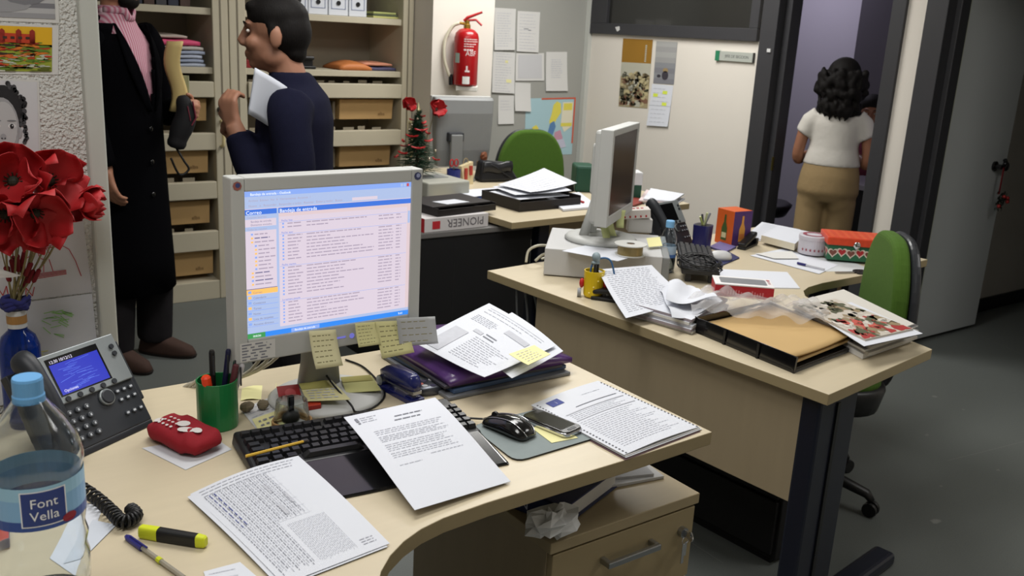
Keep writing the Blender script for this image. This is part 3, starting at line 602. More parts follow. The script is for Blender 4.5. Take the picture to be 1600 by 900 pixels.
ky.box(.158, .166, -.016, -.014, .405, .455).box(.168, .175, -.013, -.011, .42, .455); part('keys', ky, CHROME, lk)
bk = thing('thick_book', 'thick dark blue book lying on the drawer pedestal', 'book', (1.18, 1.47, .5605), rz=20)
part('cover', MB().box(-.12, .12, -.15, .15, 0, .003).box(-.12, .12, -.15, .15, .042, .046).box(-.12, -.116, -.15, .15, 0, .046), mat('navy_cover', (30, 40, 84), .35), bk, bevel=.001)
part('pages', MB().box(-.115, .112, -.143, .143, .003, .042), PAPERW, bk)
bt = MB(); text(bt, 'DIRECCION', .034, Matrix(((0, 0, -1, -.1207), (-1, 0, 0, .12), (0, 1, 0, .01), (0, 0, 0, 1)))); bt.lathe([(.05, .0464), (.05, .0466)], 22, c=(.03, .02, 0), mi=1); part('print', bt, [P(190, 196, 220, .5), P(120, 50, 40, .5)], bk)
for i, (a, l) in enumerate(((0, 'loose white papers on the drawer pedestal behind the blue book'), (8, 'upper grey-white papers beside the blue book on the pedestal'))):
    mb = MB().box(-.1, .1, -.14, .14, 0, .006, M=TR(1.385, 1.50 + .02 * i, .561 + .0065 * i, rz=-10 - a)); solo('paper_pile', mb, P(190 - 20 * i, 190 - 20 * i, 190 - 18 * i, .8), l, 'paper')
random.seed(21)
def crumple(c, r, n, m, mt, name, label, cat, amp=.35, seed=1):
    rn = random.Random(seed); mb = MB().ell((0, 0, 0), 1, n, m)
    vs = [Vector((v.x * r[0], v.y * r[1], v.z * r[2])) * (1 + rn.uniform(-amp, amp)) for v in mb.v]
    zm = min(v.z for v in vs); mb.v = [v + Vector((c[0], c[1], c[2] - zm)) for v in vs]
    return solo(name, mb, mt, label, cat)
crumple((1.075, 1.275, .562), (.055, .035, .026), 12, 8, mat('tissue', (222, 224, 226), .9), 'crumpled_tissue', 'crumpled white tissue on the edge of the drawer pedestal', 'tissue', .4, 3)
# ---------------------------------------------------------------- near monitor
mn = thing('computer_monitor', 'near grey flat monitor showing a mail inbox', 'monitor', (.819, 1.742, D), rz=1.6)
W2, H2, ZC = .188, .1505, 1.055 - D
hs = MB(); ob, bb = .028, .05
hs.box(-W2 - ob, -W2, 0, .045, ZC - H2 - bb, ZC + H2 + ob).box(W2, W2 + ob, 0, .045, ZC - H2 - bb, ZC + H2 + ob).box(-W2, W2, 0, .045, ZC + H2, ZC + H2 + ob).box(-W2, W2, 0, .045, ZC - H2 - bb, ZC - H2)
part('bezel', hs, PCGREY, mn, bevel=.003)
part('back_shell', MB().box(-W2 - .02, W2 + .02, .02, .07, ZC - H2 - .035, ZC + H2 + .02).box(-.12, .12, .07, .1, ZC - .1, ZC + .1), PCDARK, mn, bevel=.008)
part('neck', MB().loft([(0, .07, .012, .05, .024), (0, .065, .08, .042, .022), (0, .06, .2, .04, .02), (0, .06, .28, .04, .02)], 20, p=3), mat('neck_grey', (150, 150, 146), .5), mn, smooth=True)
part('base', MB().lathe([(.0, 0), (.125, 0), (.128, .006), (.12, .012), (.06, .02), (0, .022)], 36, c=(0, .03, 0), cap=False, sy=.92), PCGREY, mn, smooth=True)
def em(name, c, e=1.0): return mat(name, c, .3, emit=e)
SCM = [em('scr_white', (224, 210, 224), .75), em('scr_blue', (60, 110, 206), .9), em('scr_pale', (176, 194, 232), .75), em('scr_text', (176, 162, 182), .75), em('scr_orange', (240, 184, 100), .9), em('scr_mid', (130, 160, 226), .9), em('scr_green', (60, 150, 80), .8), em('scr_dark', (130, 124, 160), .7), em('scr_letter', (240, 244, 255), .95), em('scr_task', (48, 130, 226), .9), em('scr_pink', (226, 204, 208), .75), em('scr_red', (200, 80, 80), .8)]
sb = MB()
def sf(k): return lambda s, t: (-W2 + 2 * W2 * s, .004 - .0003 * k, ZC + H2 - 2 * H2 * t)
rect(sb, sf(0), 0, 1, 0, 1, 0)
f1 = sf(1); f2 = sf(2); f3 = sf(3)
rect(sb, f1, 0, 1, 0, .035, 5); rect(sb, f1, 0, 1, .035, .115, 2); rect(sb, f2, 0, .175, .12, .155, 1); rect(sb, f2, .185, 1, .12, .155, 1); rect(sb, f1, 0, .175, .155, .185, 2); rect(sb, f1, 0, .175, .235, .262, 2); rect(sb, f1, .172, .186, .12, .945, 2)
rect(sb, f1, 0, .175, .655, .66, 7); rect(sb, f2, 0, .175, .66, .695, 4)
for i in range(6): rect(sb, f2, 0, .175, .697 + i * .037, .73 + i * .037, 2); rect(sb, f3, 0, .175, .73 + i * .037, .734 + i * .037, 5)
rect(sb, f1, 0, .175, .92, .945, 2); rect(sb, f1, .186, 1, .155, .18, 10); rect(sb, f1, .978, 1, .18, .945, 10); rect(sb, f2, .982, .998, .21, .3, 2)
rect(sb, f2, 0, 1, .965, 1, 9); rect(sb, f3, 0, .1, .965, 1, 6); rect(sb, f3, .25, .42, .97, .997, 5); rect(sb, f3, .44, .6, .97, .997, 9); rect(sb, f1, 0, 1, .945, .965, 2)
random.seed(2)
tf = lambda k: (lambda x, y, z=0: (x, .004 - .0003 * k, y))
def stx(s, size, sx, ty, mi): text(sb, s, size, Matrix(((1, 0, 0, -W2 + 2 * W2 * sx), (0, 0, -1, .004 - .0003 * 4), (0, 1, 0, ZC + H2 - 2 * H2 * ty), (0, 0, 0, 1))), mi)
stx('Bandeja de entrada', .0105, .19, .152, 8); stx('Correo', .0105, .005, .152, 8); stx('Bandeja de entrada - Outlook', .007, .03, .028, 8)
stx('Archivo  Edicion  Ver  Ir  Herramientas  Acciones  ?', .0062, .02, .068, 3); stx('Nuevo   x   Responder   Responder a todos   Reenviar   Enviar y recibir   Buscar', .0062, .02, .103, 3)
stx('Carpetas favoritas', .0055, .01, .178, 3); stx('Todas las carpetas', .0055, .01, .257, 3)
for i, s in enumerate(('Correo', 'Calendario', 'Contactos', 'Tareas', 'Notas', 'Lista de carpetas', 'Accesos directos')): stx(s, .0062, .035, .688 + i * .037, 7); rect(sb, f3, .008, .026, .668 + i * .037, .686 + i * .037, 4 if i % 2 else 5)
stx('inicio', .008, .03, .992, 8); stx('Bandeja de entrada', .006, .27, .99, 8); stx('9:41', .007, .93, .992, 8)
for i, t in enumerate((.2, .222)): stx(('Bandeja de entrada', 'Elementos enviados')[i], .0055, .03, t + .006, 7)
for i in range(14): dashes(sb, f2, .05 + (.02 if 2 < i < 10 else 0), .165, .285 + i * .0262, .285 + i * .0262, 1, .008, 7 if i in (1, 10, 12) else 3, .02, .05, .006, .4); rect(sb, f3, .03 + (.02 if 2 < i < 10 else 0), .042 + (.02 if 2 < i < 10 else 0), .279 + i * .0262, .291 + i * .0262, 4 if i % 3 else 5)
rows = [('Fecha: hoy', 2), ('Fecha: ayer', 8), ('Fecha: martes', 9), ('La semana pasada', 9)]
t = .205
for hdr, n in rows:
    stx(hdr, .0055, .2, t + .008, 1); rect(sb, f1, .19, .975, t + .0125, t + .0145, 5); t += .024
    for k in range(n):
        if t > .935: break
        dashes(sb, f2, .235, .33, t, t, 1, .0075, 3, .02, .05, .006, .4); dashes(sb, f2, .345, random.uniform(.45, .78), t, t, 1, .0075, 3, .015, .05, .006, .1)
        dashes(sb, f2, .79, .89, t, t, 1, .0075, 3, .02, .045, .006, .1); dashes(sb, f2, .905, .94, t, t, 1, .0075, 3, .02, .03, .006, 0); rect(sb, f2, .205, .215, t - .006, t + .006, 5); t += .0232
    t += .012
rect(sb, f3, .93, .945, .008, .03, 2); rect(sb, f3, .95, .965, .008, .03, 2); rect(sb, f3, .97, .985, .008, .03, 11); rect(sb, f2, .62, .78, .085, .108, 0)
part('screen', sb, SCM, mn, label='lit screen with a mail inbox in Spanish')
part('button', MB().tube([(.045, -.001, ZC - H2 - .028), (.045, .002, ZC - H2 - .028)], .006, 10).box(.0, .03, -.001, .002, ZC - H2 - .03, ZC - H2 - .026), mat('power_light', (120, 120, 210), .4, emit=.6), mn)
for sx, c1, c2 in ((-W2 - ob * .55, (150, 90, 80), (60, 70, 120)), (W2 + ob * .5, (60, 64, 100), (150, 156, 190))):
    st = MB(); st.lathe([(.009, 0), (.009, .0006)], 8, M=TR(sx, -.0004, ZC + H2 + ob * .45, rx=90)); st.lathe([(.005, 0), (.005, .0008)], 7, mi=1, M=TR(sx + .001, -.0006, ZC + H2 + ob * .5, rx=90)); part('sticker', st, [P(*c1, .5), P(*c2, .5)], mn)
lb = MB(); fq = lambda s, t: (-W2 - .018 + .075 * s, -.0006, ZC - H2 - .006 - .04 * t); rect(lb, fq, 0, 1, 0, 1, 0); fq2 = lambda s, t: Vector(fq(s, t)) + Vector((0, -.0004, 0)); dashes(lb, fq2, .05, .95, .12, .9, 6, .07, 1, .1, .3, .1); part('phone_list', lb, [PAPERW, INK], mn, label='small printed phone list stuck on the bezel')
# sticky notes hanging from the near monitor
def hang(name, px, v, wpx, hpx, label, m, curl=.03, skew=0, cat='sticky note', grp=None, ink=True, n=5):
    p = pv(px, 0, v)
    tl = pv(px, hpx[0], v); tr = pv(px + wpx, hpx[1], v); br = pv(px + wpx + skew, hpx[2], v); bl = pv(px + skew, hpx[3], v)
    base = bil([tl, tr, br, bl])
    f0 = lambda e: (lambda s, t: base(s, t) + Vector((0, -.002 - e - curl * t * t, 0)))
    o = solo(name, MB().grid(f0(0), 5, 8), m, label, cat, grp, smooth=True, solid=.0005)
    if ink: q = MB(); dashes(q, f0(.0007), .1, .9, .15, .85, n + 1, .028, 0, .05, .16, .05); part('handwriting', q, mat('faint_pen', (150, 144, 104), .8), o, world=True, kind='stuff')
VM = 1.737
hang('sticky_note', 482, VM, 42, (517, 514, 566, 572), 'pale yellow sticky note hanging below the screen, left of the power light', P(232, 226, 182, .75), .02, 5)
hang('sticky_note', 554, VM, 34, (505, 502, 535, 540), 'short yellow sticky note hanging in the middle of the monitor edge', STICK, .012, 2)
hang('sticky_note', 586, VM - .001, 50, (502, 500, 546, 556), 'long yellow sticky note with handwriting at the right monitor edge', STICK, .02, 4)
hang('memo_card', 619, VM - .006, 60, (497, 494, 535, 540), 'grey-white memo card stuck at the lower right monitor corner', P(186, 188, 190, .7), .006, 3, 'memo card', n=3)
cb = MB()
for k in range(3): cb.tube(smoothpath([(.80 - .02 * k, 1.83, D + .2), (.74 - .03 * k, 1.86, D + .08 - .01 * k), (.66 - .02 * k, 1.92, D + .02 + .005 * k), (.58 + .01 * k, 1.97 - .01 * k, D + .008 + .008 * k), (.545, 2.005, D - .05 - .02 * k)]), .004, 7)
solo('monitor_cables', cb, mat('beige_cable', (178, 172, 156), .5), 'pale grey cables running down behind the near monitor', 'cable', smooth=True)
# ---------------------------------------------------------------- keyboard
kb = thing('keyboard', 'black keyboard with palm rest, half hidden under papers', 'keyboard', (.772, 1.472, D), rz=-6)
part('tray', MB().add([(-.232, -.02, .001), (.232, -.02, .001), (.232, .145, .001), (-.232, .145, .001), (-.232, -.02, .018), (.232, -.02, .018), (.228, .14, .03), (-.228, .14, .03)], [(3, 2, 1, 0), (4, 5, 6, 7), (0, 1, 5, 4), (1, 2, 6, 5), (2, 3, 7, 6), (3, 0, 4, 7)]), BLACK, kb, bevel=.006, seg=3)
part('palm_rest', MB().add([(-.228, -.15, .001), (.228, -.15, .001), (.23, -.018, .001), (-.23, -.018, .001), (-.222, -.145, .006), (.222, -.145, .006), (.226, -.018, .02), (-.226, -.018, .02)], [(3, 2, 1, 0), (4, 5, 6, 7), (0, 1, 5, 4), (1, 2, 6, 5), (2, 3, 7, 6), (3, 0, 4, 7)]), BLACKS, kb, bevel=.005, seg=3)
def keymesh(w_):
    mb = MB(); a, b, h = w_ / 2 - .001, .0085, .009
    mb.add([(-a, -b, 0), (a, -b, 0), (a, b, 0), (-a, b, 0), (-a * .78, -b * .68, h), (a * .78, -b * .68, h), (a * .78, b * .78, h), (-a * .78, b * .78, h)], [(3, 2, 1, 0), (4, 5, 6, 7), (0, 1, 5, 4), (1, 2, 6, 5), (2, 3, 7, 6), (3, 0, 4, 7)])
    return mesh_of('key', mb, [mat('key_black', (30, 30, 33), .35)])
KM = {}
def key(x, row, w_=.019):
    y = .002 + row * .0208 + (.008 if row == 5 else 0); z = .0155 + (y + .07) * .066
    if w_ not in KM: KM[w_] = keymesh(w_)
    o = bpy.data.objects.new('key', KM[w_]); COL.objects.link(o); o.parent = kb; o.location = (x, y, z); o.rotation_euler = (rad(4), 0, 0)
for row in range(1, 5):
    off = (0, .0235, .0285, .0335, 0)[row] if row < 4 else 0
    for i in range(11 if row < 4 else 13): key(-.212 + (off if row < 4 else 0) + i * .0192 + (.0095 if row < 4 else 0), row)
for row, w_ in ((1, .034), (2, .03), (3, .026)): key(-.221 + w_ / 2 + .0005, row, w_)
for i in range(16): key(-.212 + i * .0192 + (i // 4) * .006, 5)
for x, w_ in ((-.208, .026), (-.18, .022), (-.154, .024), (-.075, .12), (.005, .024), (.031, .022), (.055, .026)): key(x, 0, w_)
for row in (1, 2, 3): key(.066 if row != 2 else .07, row, .026)
for row in (3, 4):
    for i in range(3): key(.098 + i * .0192, row)
for i in range(3): key(.098 + i * .0192, 0)
key(.117, 1)
for row in range(0, 5):
    for i in range(4): key(.162 + i * .0185, row)
st = thing('pencil', 'thin yellow pencil lying across the keyboard keys', 'pencil', (0, 0, 0))
a, b = at(384, 713, D + .045), at(474, 690, D + .045); part('shaft', MB().tube([a, b], .0028, 6), mat('yellow_pencil', (210, 170, 60), .4), st, world=True)
part('tip', MB().tube([b, b + (b - a).normalized() * .012], [.0028, .0005], 6), P(60, 50, 40, .5), st, world=True)
# ---------------------------------------------------------------- papers on the near desk
def letter(pb, fm):
    rect(pb, fm, .07, .1, .055, .1, 0); rect(pb, fm, .075, .1, .11, .125, 0); dashes(pb, fm, .12, .3, .06, .11, 3, .006, 1, .03, .08, .01)
    dashes(pb, fm, .45, .75, .12, .12, 1, .009, 0, .04, .1, .01, 0); dashes(pb, fm, .42, .7, .165, .165, 1, .009, 0, .04, .1, .01, 0)
    dashes(pb, fm, .15, .88, .24, .28, 3, .005, 1, .02, .07, .01, .1); dashes(pb, fm, .15, .88, .31, .36, 4, .005, 1, .02, .07, .01, .2); dashes(pb, fm, .15, .88, .4, .46, 4, .005, 1, .02, .07, .01, .2); dashes(pb, fm, .15, .88, .49, .53, 3, .005, 1, .02, .07, .01, .2)
    dashes(pb, fm, .5, .85, .57, .57, 1, .005, 1, .02, .07, .01, .1); dashes(pb, fm, .15, .4, .61, .61, 1, .005, 1, .02, .07, .01, .1)
LTC = [at(537, 652, .797), at(680, 621, .797), at(798, 752, .735), at(648, 797, .745)]
sheet('letter', LTC, 'white typed letter draped over the keyboard', 'letter', lambda s, t: .007 * sin(pi * t) * (1 - t) - .0, PAPER, prn=letter)
def spread(pb, fm):
    for k in range(3): dashes(pb, fm, .06, .95, .03 + .03 * k, .03 + .03 * k, 1, .006, 1, .02, .06, .01, .1)
    # columns run along the long side
    for i in range(26):
        s = .06 + i * .022
        dashes(pb, lambda a, b: fm(b, a), .1, .56 if i > 13 else .95, s, s, 1, .006, 1 if i % 3 else 0, .01, .04, .008, .05)
    for i in range(8): rect(pb, fm, .36 + i * .04, .3615 + i * .04, .08, .56, 1, 1, 6)
    for i in range(7): rect(pb, fm, .36, .66, .08 + .08 * i, .0815 + .08 * i, 1, 6, 1)
    for a, b in ((.5, .2), (.58, .34), (.46, .42)): rect(pb, fm, a, a + .035, b, b + .1, 1, 1, 3)
    for i in range(22): dashes(pb, lambda a, b: fm(b, a), .6, .95, .4 + i * .016, .4 + i * .016, 1, .004, 1, .01, .03, .006, .05)
    dashes(pb, lambda a, b: fm(b, a), .1, .6, .1, .14, 2, .008, 2, .02, .06, .02, .4)
    dashes(pb, fm, .8, .95, .9, .94, 3, .006, 1, .02, .05, .01, .4)
SPC = [at(297, 772, .737), at(466, 712, .778), at(609, 849, .735), at(443, 913, .7345)]
sl = lambda s, t: .012 * sin(pi * s) * (1 - t) * .7 + .004 * sin(pi * t)
sheet('table_printout', [p - Vector((0, 0, .002)) + Vector((-.006, -.004, 0)) for p in SPC], 'lower sheet peeking out under the printed table', 'paper', sl, PAPER)
sheet('table_printout', SPC, 'white printout of tables lying in front of the keyboard', 'paper', sl, PAPER, prn=spread)
sheet('loose_sheet', [at(318, 893, .7315), at(375, 878, .7315), at(470, 960, .7315), at(340, 960, .7315)], 'white sheet cut off by the bottom of the picture', 'paper', None, PAPER, prn=lambda pb, fm: dashes(pb, fm, .1, .9, .1, .6, 5, .012, 1))
# right-hand printed stack with spiral holes
nb = [at(832, 633, D + .008), at(937, 595, D + .008), at(1095, 667, D + .008), at(978, 711, D + .008)]
t = thing('spiral_notebook', 'stack of printed sheets with punched spiral edge at the desk corner', 'notebook', tuple((nb[0] + nb[2]) / 2 - Vector((0, 0, .008))))
for k in range(4):
    o = Vector((random.uniform(-.004, .004), random.uniform(-.004, .004), -.0019 * k)); f_ = bil([p + o for p in nb], lambda s, t_: .004 * sin(pi * s) * (k == 0))
    part('page', face_to(MB().grid(f_, 8, 8), Vector((0, 0, 1))), [PAPER, PAPERW][k % 2], t, world=True, solid=.0012)
def nbp(pb, fm):
    rect(pb, fm, .12, .28, .05, .14, 2); text(pb, 'i', .02, Matrix(), 1, warp=lambda x, y, z: tuple(Vector(fm(.2 + x * 3, .12 - y * 3)) + Vector((0, 0, .0004))))
    dashes(pb, fm, .55, .9, .12, .14, 1, .008, 1); dashes(pb, fm, .3, .92, .25, .25, 1, .008, 0, .05, .1, .0); rect(pb, fm, .1, .92, .30, .312, 3, 6); rect(pb, fm, .1, .92, .42, .43, 3, 6)
    dashes(pb, fm, .12, .9, .33, .4, 4, .005, 3, .02, .06, .01); dashes(pb, fm, .1, .9, .46, .9, 18, .005, 3, .02, .06, .01, .3)
    for i in range(30): rect(pb, fm, .965, .98, .03 + i * .0325, .045 + i * .0325, 4); rect(pb, fm, .02, .035, .03 + i * .0325, .045 + i * .0325, 4)
pbm = MB(); nbp(pbm, bil(nb, lambda s, t_: .004 * sin(pi * s), .001)); part('print', pbm, [INK, PAPER, INKB, INKL, P(90, 90, 96, .8)], t, world=True)
part('back_cover', MB().grid(bil([p + Vector((-.006, -.006, -.0075)) for p in nb]), 2, 2), P(96, 70, 74, .6), t, world=True, solid=.0006)
# mouse pad, mouse, mobile phone
def slab(pts, z0, z1, r=0):
    c = [(p.x, p.y) for p in pts]
    if r:
        out = []; n = len(c)
        for i in range(n):
            p0, p1, p2 = Vector(c[i - 1]), Vector(c[i]), Vector(c[(i + 1) % n]); a = (p0 - p1).normalized(); b = (p2 - p1).normalized()
            for k in range(5):
                q = k / 4; out.append(tuple((p1 + a * r) * (1 - q) ** 2 + p1 * 2 * q * (1 - q) + (p1 + b * r) * q * q))
        c = out
    return MB().prism(c, z0, z1, side=1)
solo('mouse_pad', slab([at(735, 668, D), at(806, 724, D), at(938, 684, D), at(862, 636, D)], D + .0005, D + .004, .03), [mat('pad_grey', (132, 142, 142), .8, var=.05, vs=50), BLACK], 'grey rounded mouse pad with black rim', 'mouse pad')
ms = thing('computer_mouse', 'glossy black wired mouse with silver trim on the grey pad', 'mouse', (1.063, 1.425, D + .0045), rz=14)
def mshape(e=0): return [(0, y, z, w_ + e, l_) for y, z, w_, l_ in ()]
mb = MB(); prof = [(-.062, .010, .020), (-.055, .022, .028), (-.035, .034, .032), (-.01, .037, .031), (.02, .031, .029), (.045, .021, .028), (.058, .012, .022)]
vs = []
for y, h, w_ in prof:
    for j in range(13):
        a = pi * j / 12; vs.append((w_ * cos(a), y, .001 + h * sin(a) ** .8))
fs = [(i * 13 + j, i * 13 + j + 1, (i + 1) * 13 + j + 1, (i + 1) * 13 + j) for i in range(6) for j in range(12)] + [tuple(range(12, -1, -1)), tuple(6 * 13 + j for j in range(13))] + [(i * 13, (i + 1) * 13, (i + 1) * 13 + 12, i * 13 + 12) for i in range(6)]
mb.add(vs, fs); part('shell', mb, BLACKS, ms, smooth=True, sub=1)
tr = MB()
for sgn in (-1, 1):
    tr.tube(smoothpath([(sgn * w_ * cos(.95), y, .0015 + h * sin(.95) ** .8) for y, h, w_ in prof]), .0012, 6)
part('silver_trim', tr, CHROME, ms, smooth=True); part('wheel', MB().lathe([(.008, -.003), (.008, .003)], 14, M=TR(0, .035, .024, ry=90)), BLACK, ms)
part('cable', MB().tube(smoothpath([(0, .056, .008), (-.03, .1, .006), (-.055, .15, .003), (-.08, .22, -.002), (-.14, .27, -.002), (-.2, .31, -.001)]), .0022, 6), BLACK, ms, smooth=True)
solo('sticky_note', slab([at(830, 668, D + .005), at(862, 692, D + .005), at(903, 684, D + .005), at(870, 660, D + .005)], D + .0045, D + .0052), STICK, 'yellow sticky note under the mobile phone', 'sticky note')
mp = thing('mobile_phone', 'black touch screen mobile phone with chrome rim on the mouse pad', 'phone', (1.158, 1.398, D + .0055), rz=12)
def rrect(w_, h, r, n=5):
    out = []
    for sx, sy, a0 in ((1, 1, 0), (-1, 1, 90), (-1, -1, 180), (1, -1, 270)):
        for k in range(n): a = rad(a0 + 90 * k / (n - 1)); out.append((sx * (w_ - r) + r * cos(a), sy * (h - r) + r * sin(a)))
    return out
part('body', MB().prism(rrect(.03, .064, .014), 0, .010), CHROME, mp, bevel=.003); part('front', MB().prism(rrect(.028, .062, .013), .0100, .0125), BLACKS, mp, bevel=.001)
part('screen', MB().prism(rrect(.023, .044, .002), .0125, .0129), mat('phone_glass', (50, 50, 44), .08, var=.3, vs=60), mp); part('home_key', MB().prism(rrect(.012, .004, .003), .0125, .0132, M=TR(0, -.053, 0)), DGREY, mp)
# ---------------------------------------------------------------- folder pile on the near desk
def pile(pxs, z0, z1, m, name, label, cat='folder', grp=None, hump=0, r=0):
    pts = [at(x, y, z0) for x, y in pxs]; return solo(name, slab(pts, z0, z1, r), m if isinstance(m, list) else [m, m], label, cat, grp, bevel=.0015)
FU0, FU1, FV0, FV1 = 1.045, 1.395, 1.625, 1.945
def fold(du, dv, z0, z1, c, name, label, rot=0, sh=0, mt=None):
    cx_, cy_ = (FU0 + FU1) / 2 + du, (FV0 + FV1) / 2 + dv; w_, h = (FU1 - FU0) / 2 - sh, (FV1 - FV0) / 2 - sh
    return solo(name, MB().cbox((0, 0, (z1 - z0) / 2), (2 * w_, 2 * h, z1 - z0), M=TR(cx_, cy_, z0, rz=rot)), mt or P(*c, .5), label, 'folder', 'folder pile behind the stapler', bevel=.002)
fold(0, 0, D + .0005, D + .009, (118, 120, 124), 'grey_folder', 'grey folder at the bottom of the pile behind the stapler')
fold(.006, .008, D + .0095, D + .020, (74, 96, 130), 'blue_folder', 'slate blue folder second from below in the pile', 2, .008)
fold(-.004, .006, D + .0205, D + .028, (60, 58, 66), 'dark_folder', 'charcoal folder in the middle of the pile', -2, .01)
PURP = mat('purple_plastic', (84, 52, 112), .3, var=.1, vs=8, coat=.3)
soft(FU0 + .01, FU1 + .012, FV0 + .012, FV1 + .03, D + .0285, .034, PURP, 'purple_wallet', 'glossy purple plastic wallet bulging with papers', 'folder', .55)
def shA(pb, fm):
    rect(pb, fm, .1, .9, .06, .065, 1, 5); dashes(pb, fm, .1, .9, .1, .16, 2, .008, 1); rect(pb, fm, .55, .85, .22, .3, 1, 3); dashes(pb, fm, .1, .45, .25, .35, 5, .008, 1); rect(pb, fm, .3, .42, .45, .5, 1, 2); rect(pb, fm, .45, .6, .44, .455, 0, 2); rect(pb, fm, .45, .6, .485, .5, 0, 2); dashes(pb, fm, .4, .9, .55, .9, 12, .008, 1); rect(pb, fm, .1, .3, .55, .95, 1, 3, 4)
wav = lambda s, t: .010 * sin(2.6 * s + 2.2 * t) + .006 * s * s
sheet('loose_printout', [at(800, 488, .812), at(880, 549, .808), at(800, 587, .80), at(728, 530, .805)], 'lower white printout hanging over the purple wallet', 'paper', lambda s, t: .006 * sin(3 * s + 2 * t), PAPER, nu=14, nv=14)
sheet('loose_printout', [at(764, 476, .822), at(868, 543, .812), at(757, 588, .806), at(646, 541, .80)], 'top white printout with diagrams on the purple wallet', 'paper', lambda s, t: .006 * sin(3 * s + 2 * t) + .004, PAPER, nu=14, nv=14, prn=shA)
sheet('sticky_note', [at(795, 553, .833), at(835, 539, .833), at(860, 556, .835), at(825, 573, .835)], 'yellow sticky note curling on the top printout', 'sticky note', lambda s, t: .004 * t * t, STICK, 5, 5, prn=lambda pb, fm: dashes(pb, fm, .15, .85, .2, .8, 5, .025, 1, .06, .14, .05))
# ---------------------------------------------------------------- stapler and trinket tin
sp = thing('stapler', 'dark blue metal stapler behind the letter', 'stapler', (.968, 1.715, D), rz=6)
BLU = mat('navy_enamel', (30, 36, 96), .25, coat=.4)
part('base', MB().box(-.019, .019, -.072, .06, 0, .012).box(-.012, .012, -.066, -.04, .012, .015), BLU, sp, bevel=.003)
ar = MB(); 
for y0, y1, z0, z1, w_ in ((-.07, .055, .022, .03, .012),): ar.box(-w_, w_, y0, y1, z0, z1)
part('magazine', ar, STEEL, sp, bevel=.001)
part('arm', MB().loft([(0, -.005, .03, .017, .066), (0, -.004, .044, .018, .066), (0, -.012, .058, .017, .052), (0, -.018, .064, .013, .04)], 24, p=4), BLU, sp, smooth=True)
part('hinge', MB().tube([(-.02, .05, .022), (.02, .05, .022)], .012, 12), STEEL, sp)
tn = thing('trinket_tin', 'small flat patterned tin behind the stapler', 'tin', (1.04, 1.70, D), rz=10)
part('body', MB().lathe([(0, 0), (.04, 0), (.043, .003), (.043, .016), (.04, .019), (0, .02)], 24, cap=False, sy=.7), P(90, 92, 100, .3, metal=.6), tn, smooth=True)
q = MB()
for i in range(7): a = i * 2 * pi / 7; q.lathe([(.007, .0195), (.007, .0205)], 8, c=(.024 * cos(a), .017 * sin(a), 0), mi=i % 3)
part('pattern', q, [P(190, 110, 100, .5), P(200, 200, 204, .5), P(60, 56, 80, .5)], tn)
# ---------------------------------------------------------------- clutter around the monitor foot
sheet('note_sheet', [at(376, 640, D + .001), at(470, 600, D + .001), at(500, 650, D + .001), at(412, 684, D + .001)], 'small white note sheet beside the green cup', 'paper', None, P(204, 204, 206, .8), 3, 3, prn=lambda pb, fm: dashes(pb, fm, .05, .5, .1, .9, 7, .02, 1, .05, .12, .03))
sheet('sticky_note', [at(394, 655, D + .0022), at(436, 640, D + .0022), at(450, 668, D + .0022), at(410, 683, D + .0022)], 'yellow note with numbers beside the glass jar', 'sticky note', None, STICK, 3, 3, prn=lambda pb, fm: dashes(pb, fm, .15, .85, .25, .7, 3, .08, 0, .08, .2, .08))
sheet('sticky_note', [at(378, 607, D + .001), at(432, 598, D + .001), at(430, 622, D + .001), at(376, 626, D + .001)], 'crinkled yellow note flat behind the pebbles', 'sticky note', lambda s, t: .003 * sin(6 * s), STICK, 6, 4)
for px, py, l in ((386, 644, 'larger grey-brown pebble beside the green cup'), (411, 640, 'smaller grey-brown pebble near the glass jar')):
    c = at(px, py, D + .001); crumple((c.x, c.y, D + .002), (.016 if px < 400 else .013, .012, .011), 10, 7, P(120, 108, 88, .8), 'pebble', l, 'pebble', .1, px)
sheet('sticky_note', [at(467, 600, D + .034), at(518, 596, D + .034), at(548, 627, D + .028), at(480, 627, D + .028)], 'large yellow note lying on the monitor foot', 'sticky note', lambda s, t: .004 * s, P(206, 200, 150, .75), 5, 5, prn=lambda pb, fm: (dashes(pb, fm, .1, .9, .45, .85, 4, .04, 1, .06, .2, .05), rect(pb, fm, .0, .82, 0, .35, 2)), prm=[INK, INKL, P(170, 164, 96, .7)])
sheet('sticky_note', [at(532, 590, D + .026), at(580, 588, D + .024), at(596, 612, D + .018), at(541, 614, D + .02)], 'yellow-green note on the right of the monitor foot', 'sticky note', lambda s, t: .003 * s, P(196, 194, 130, .75), 5, 5, prn=lambda pb, fm: rect(pb, fm, .0, .95, 0, .35, 0), prm=[P(168, 160, 88, .7)])
sheet('red_leaflet', [at(432, 604, D + .03), at(466, 600, D + .03), at(472, 624, D + .024), at(437, 628, D + .024)], 'small dark red leaflet on the monitor foot', 'leaflet', None, P(140, 24, 30, .5), 3, 3, prn=lambda pb, fm: pb.poly([fm(.55 + .25 * cos(a), .55 + .3 * sin(a)) for a in [i * pi / 8 for i in range(16)]], 0), prm=[P(170, 70, 74, .5)])
solo('red_packet', slab([at(478, 628, D + .012), at(500, 626, D + .012), at(502, 640, D + .012), at(480, 643, D + .012)], D + .013, D + .024), [P(180, 60, 36, .5), P(150, 40, 30, .5)], 'small red and yellow packet behind the glass jar', 'packet', bevel=.002)
cb = MB().tube(smoothpath([at(500, 572, D + .05), at(520, 600, D + .04), at(548, 632, D + .022), at(558, 644, D + .006), at(590, 632, D + .003), at(600, 610, D + .003), at(570, 575, D + .003), at(540, 562, D + .003)]), .0025, 6)
solo('black_cable', cb, BLACK, 'thin black cable looping over the monitor foot', 'cable', smooth=True)
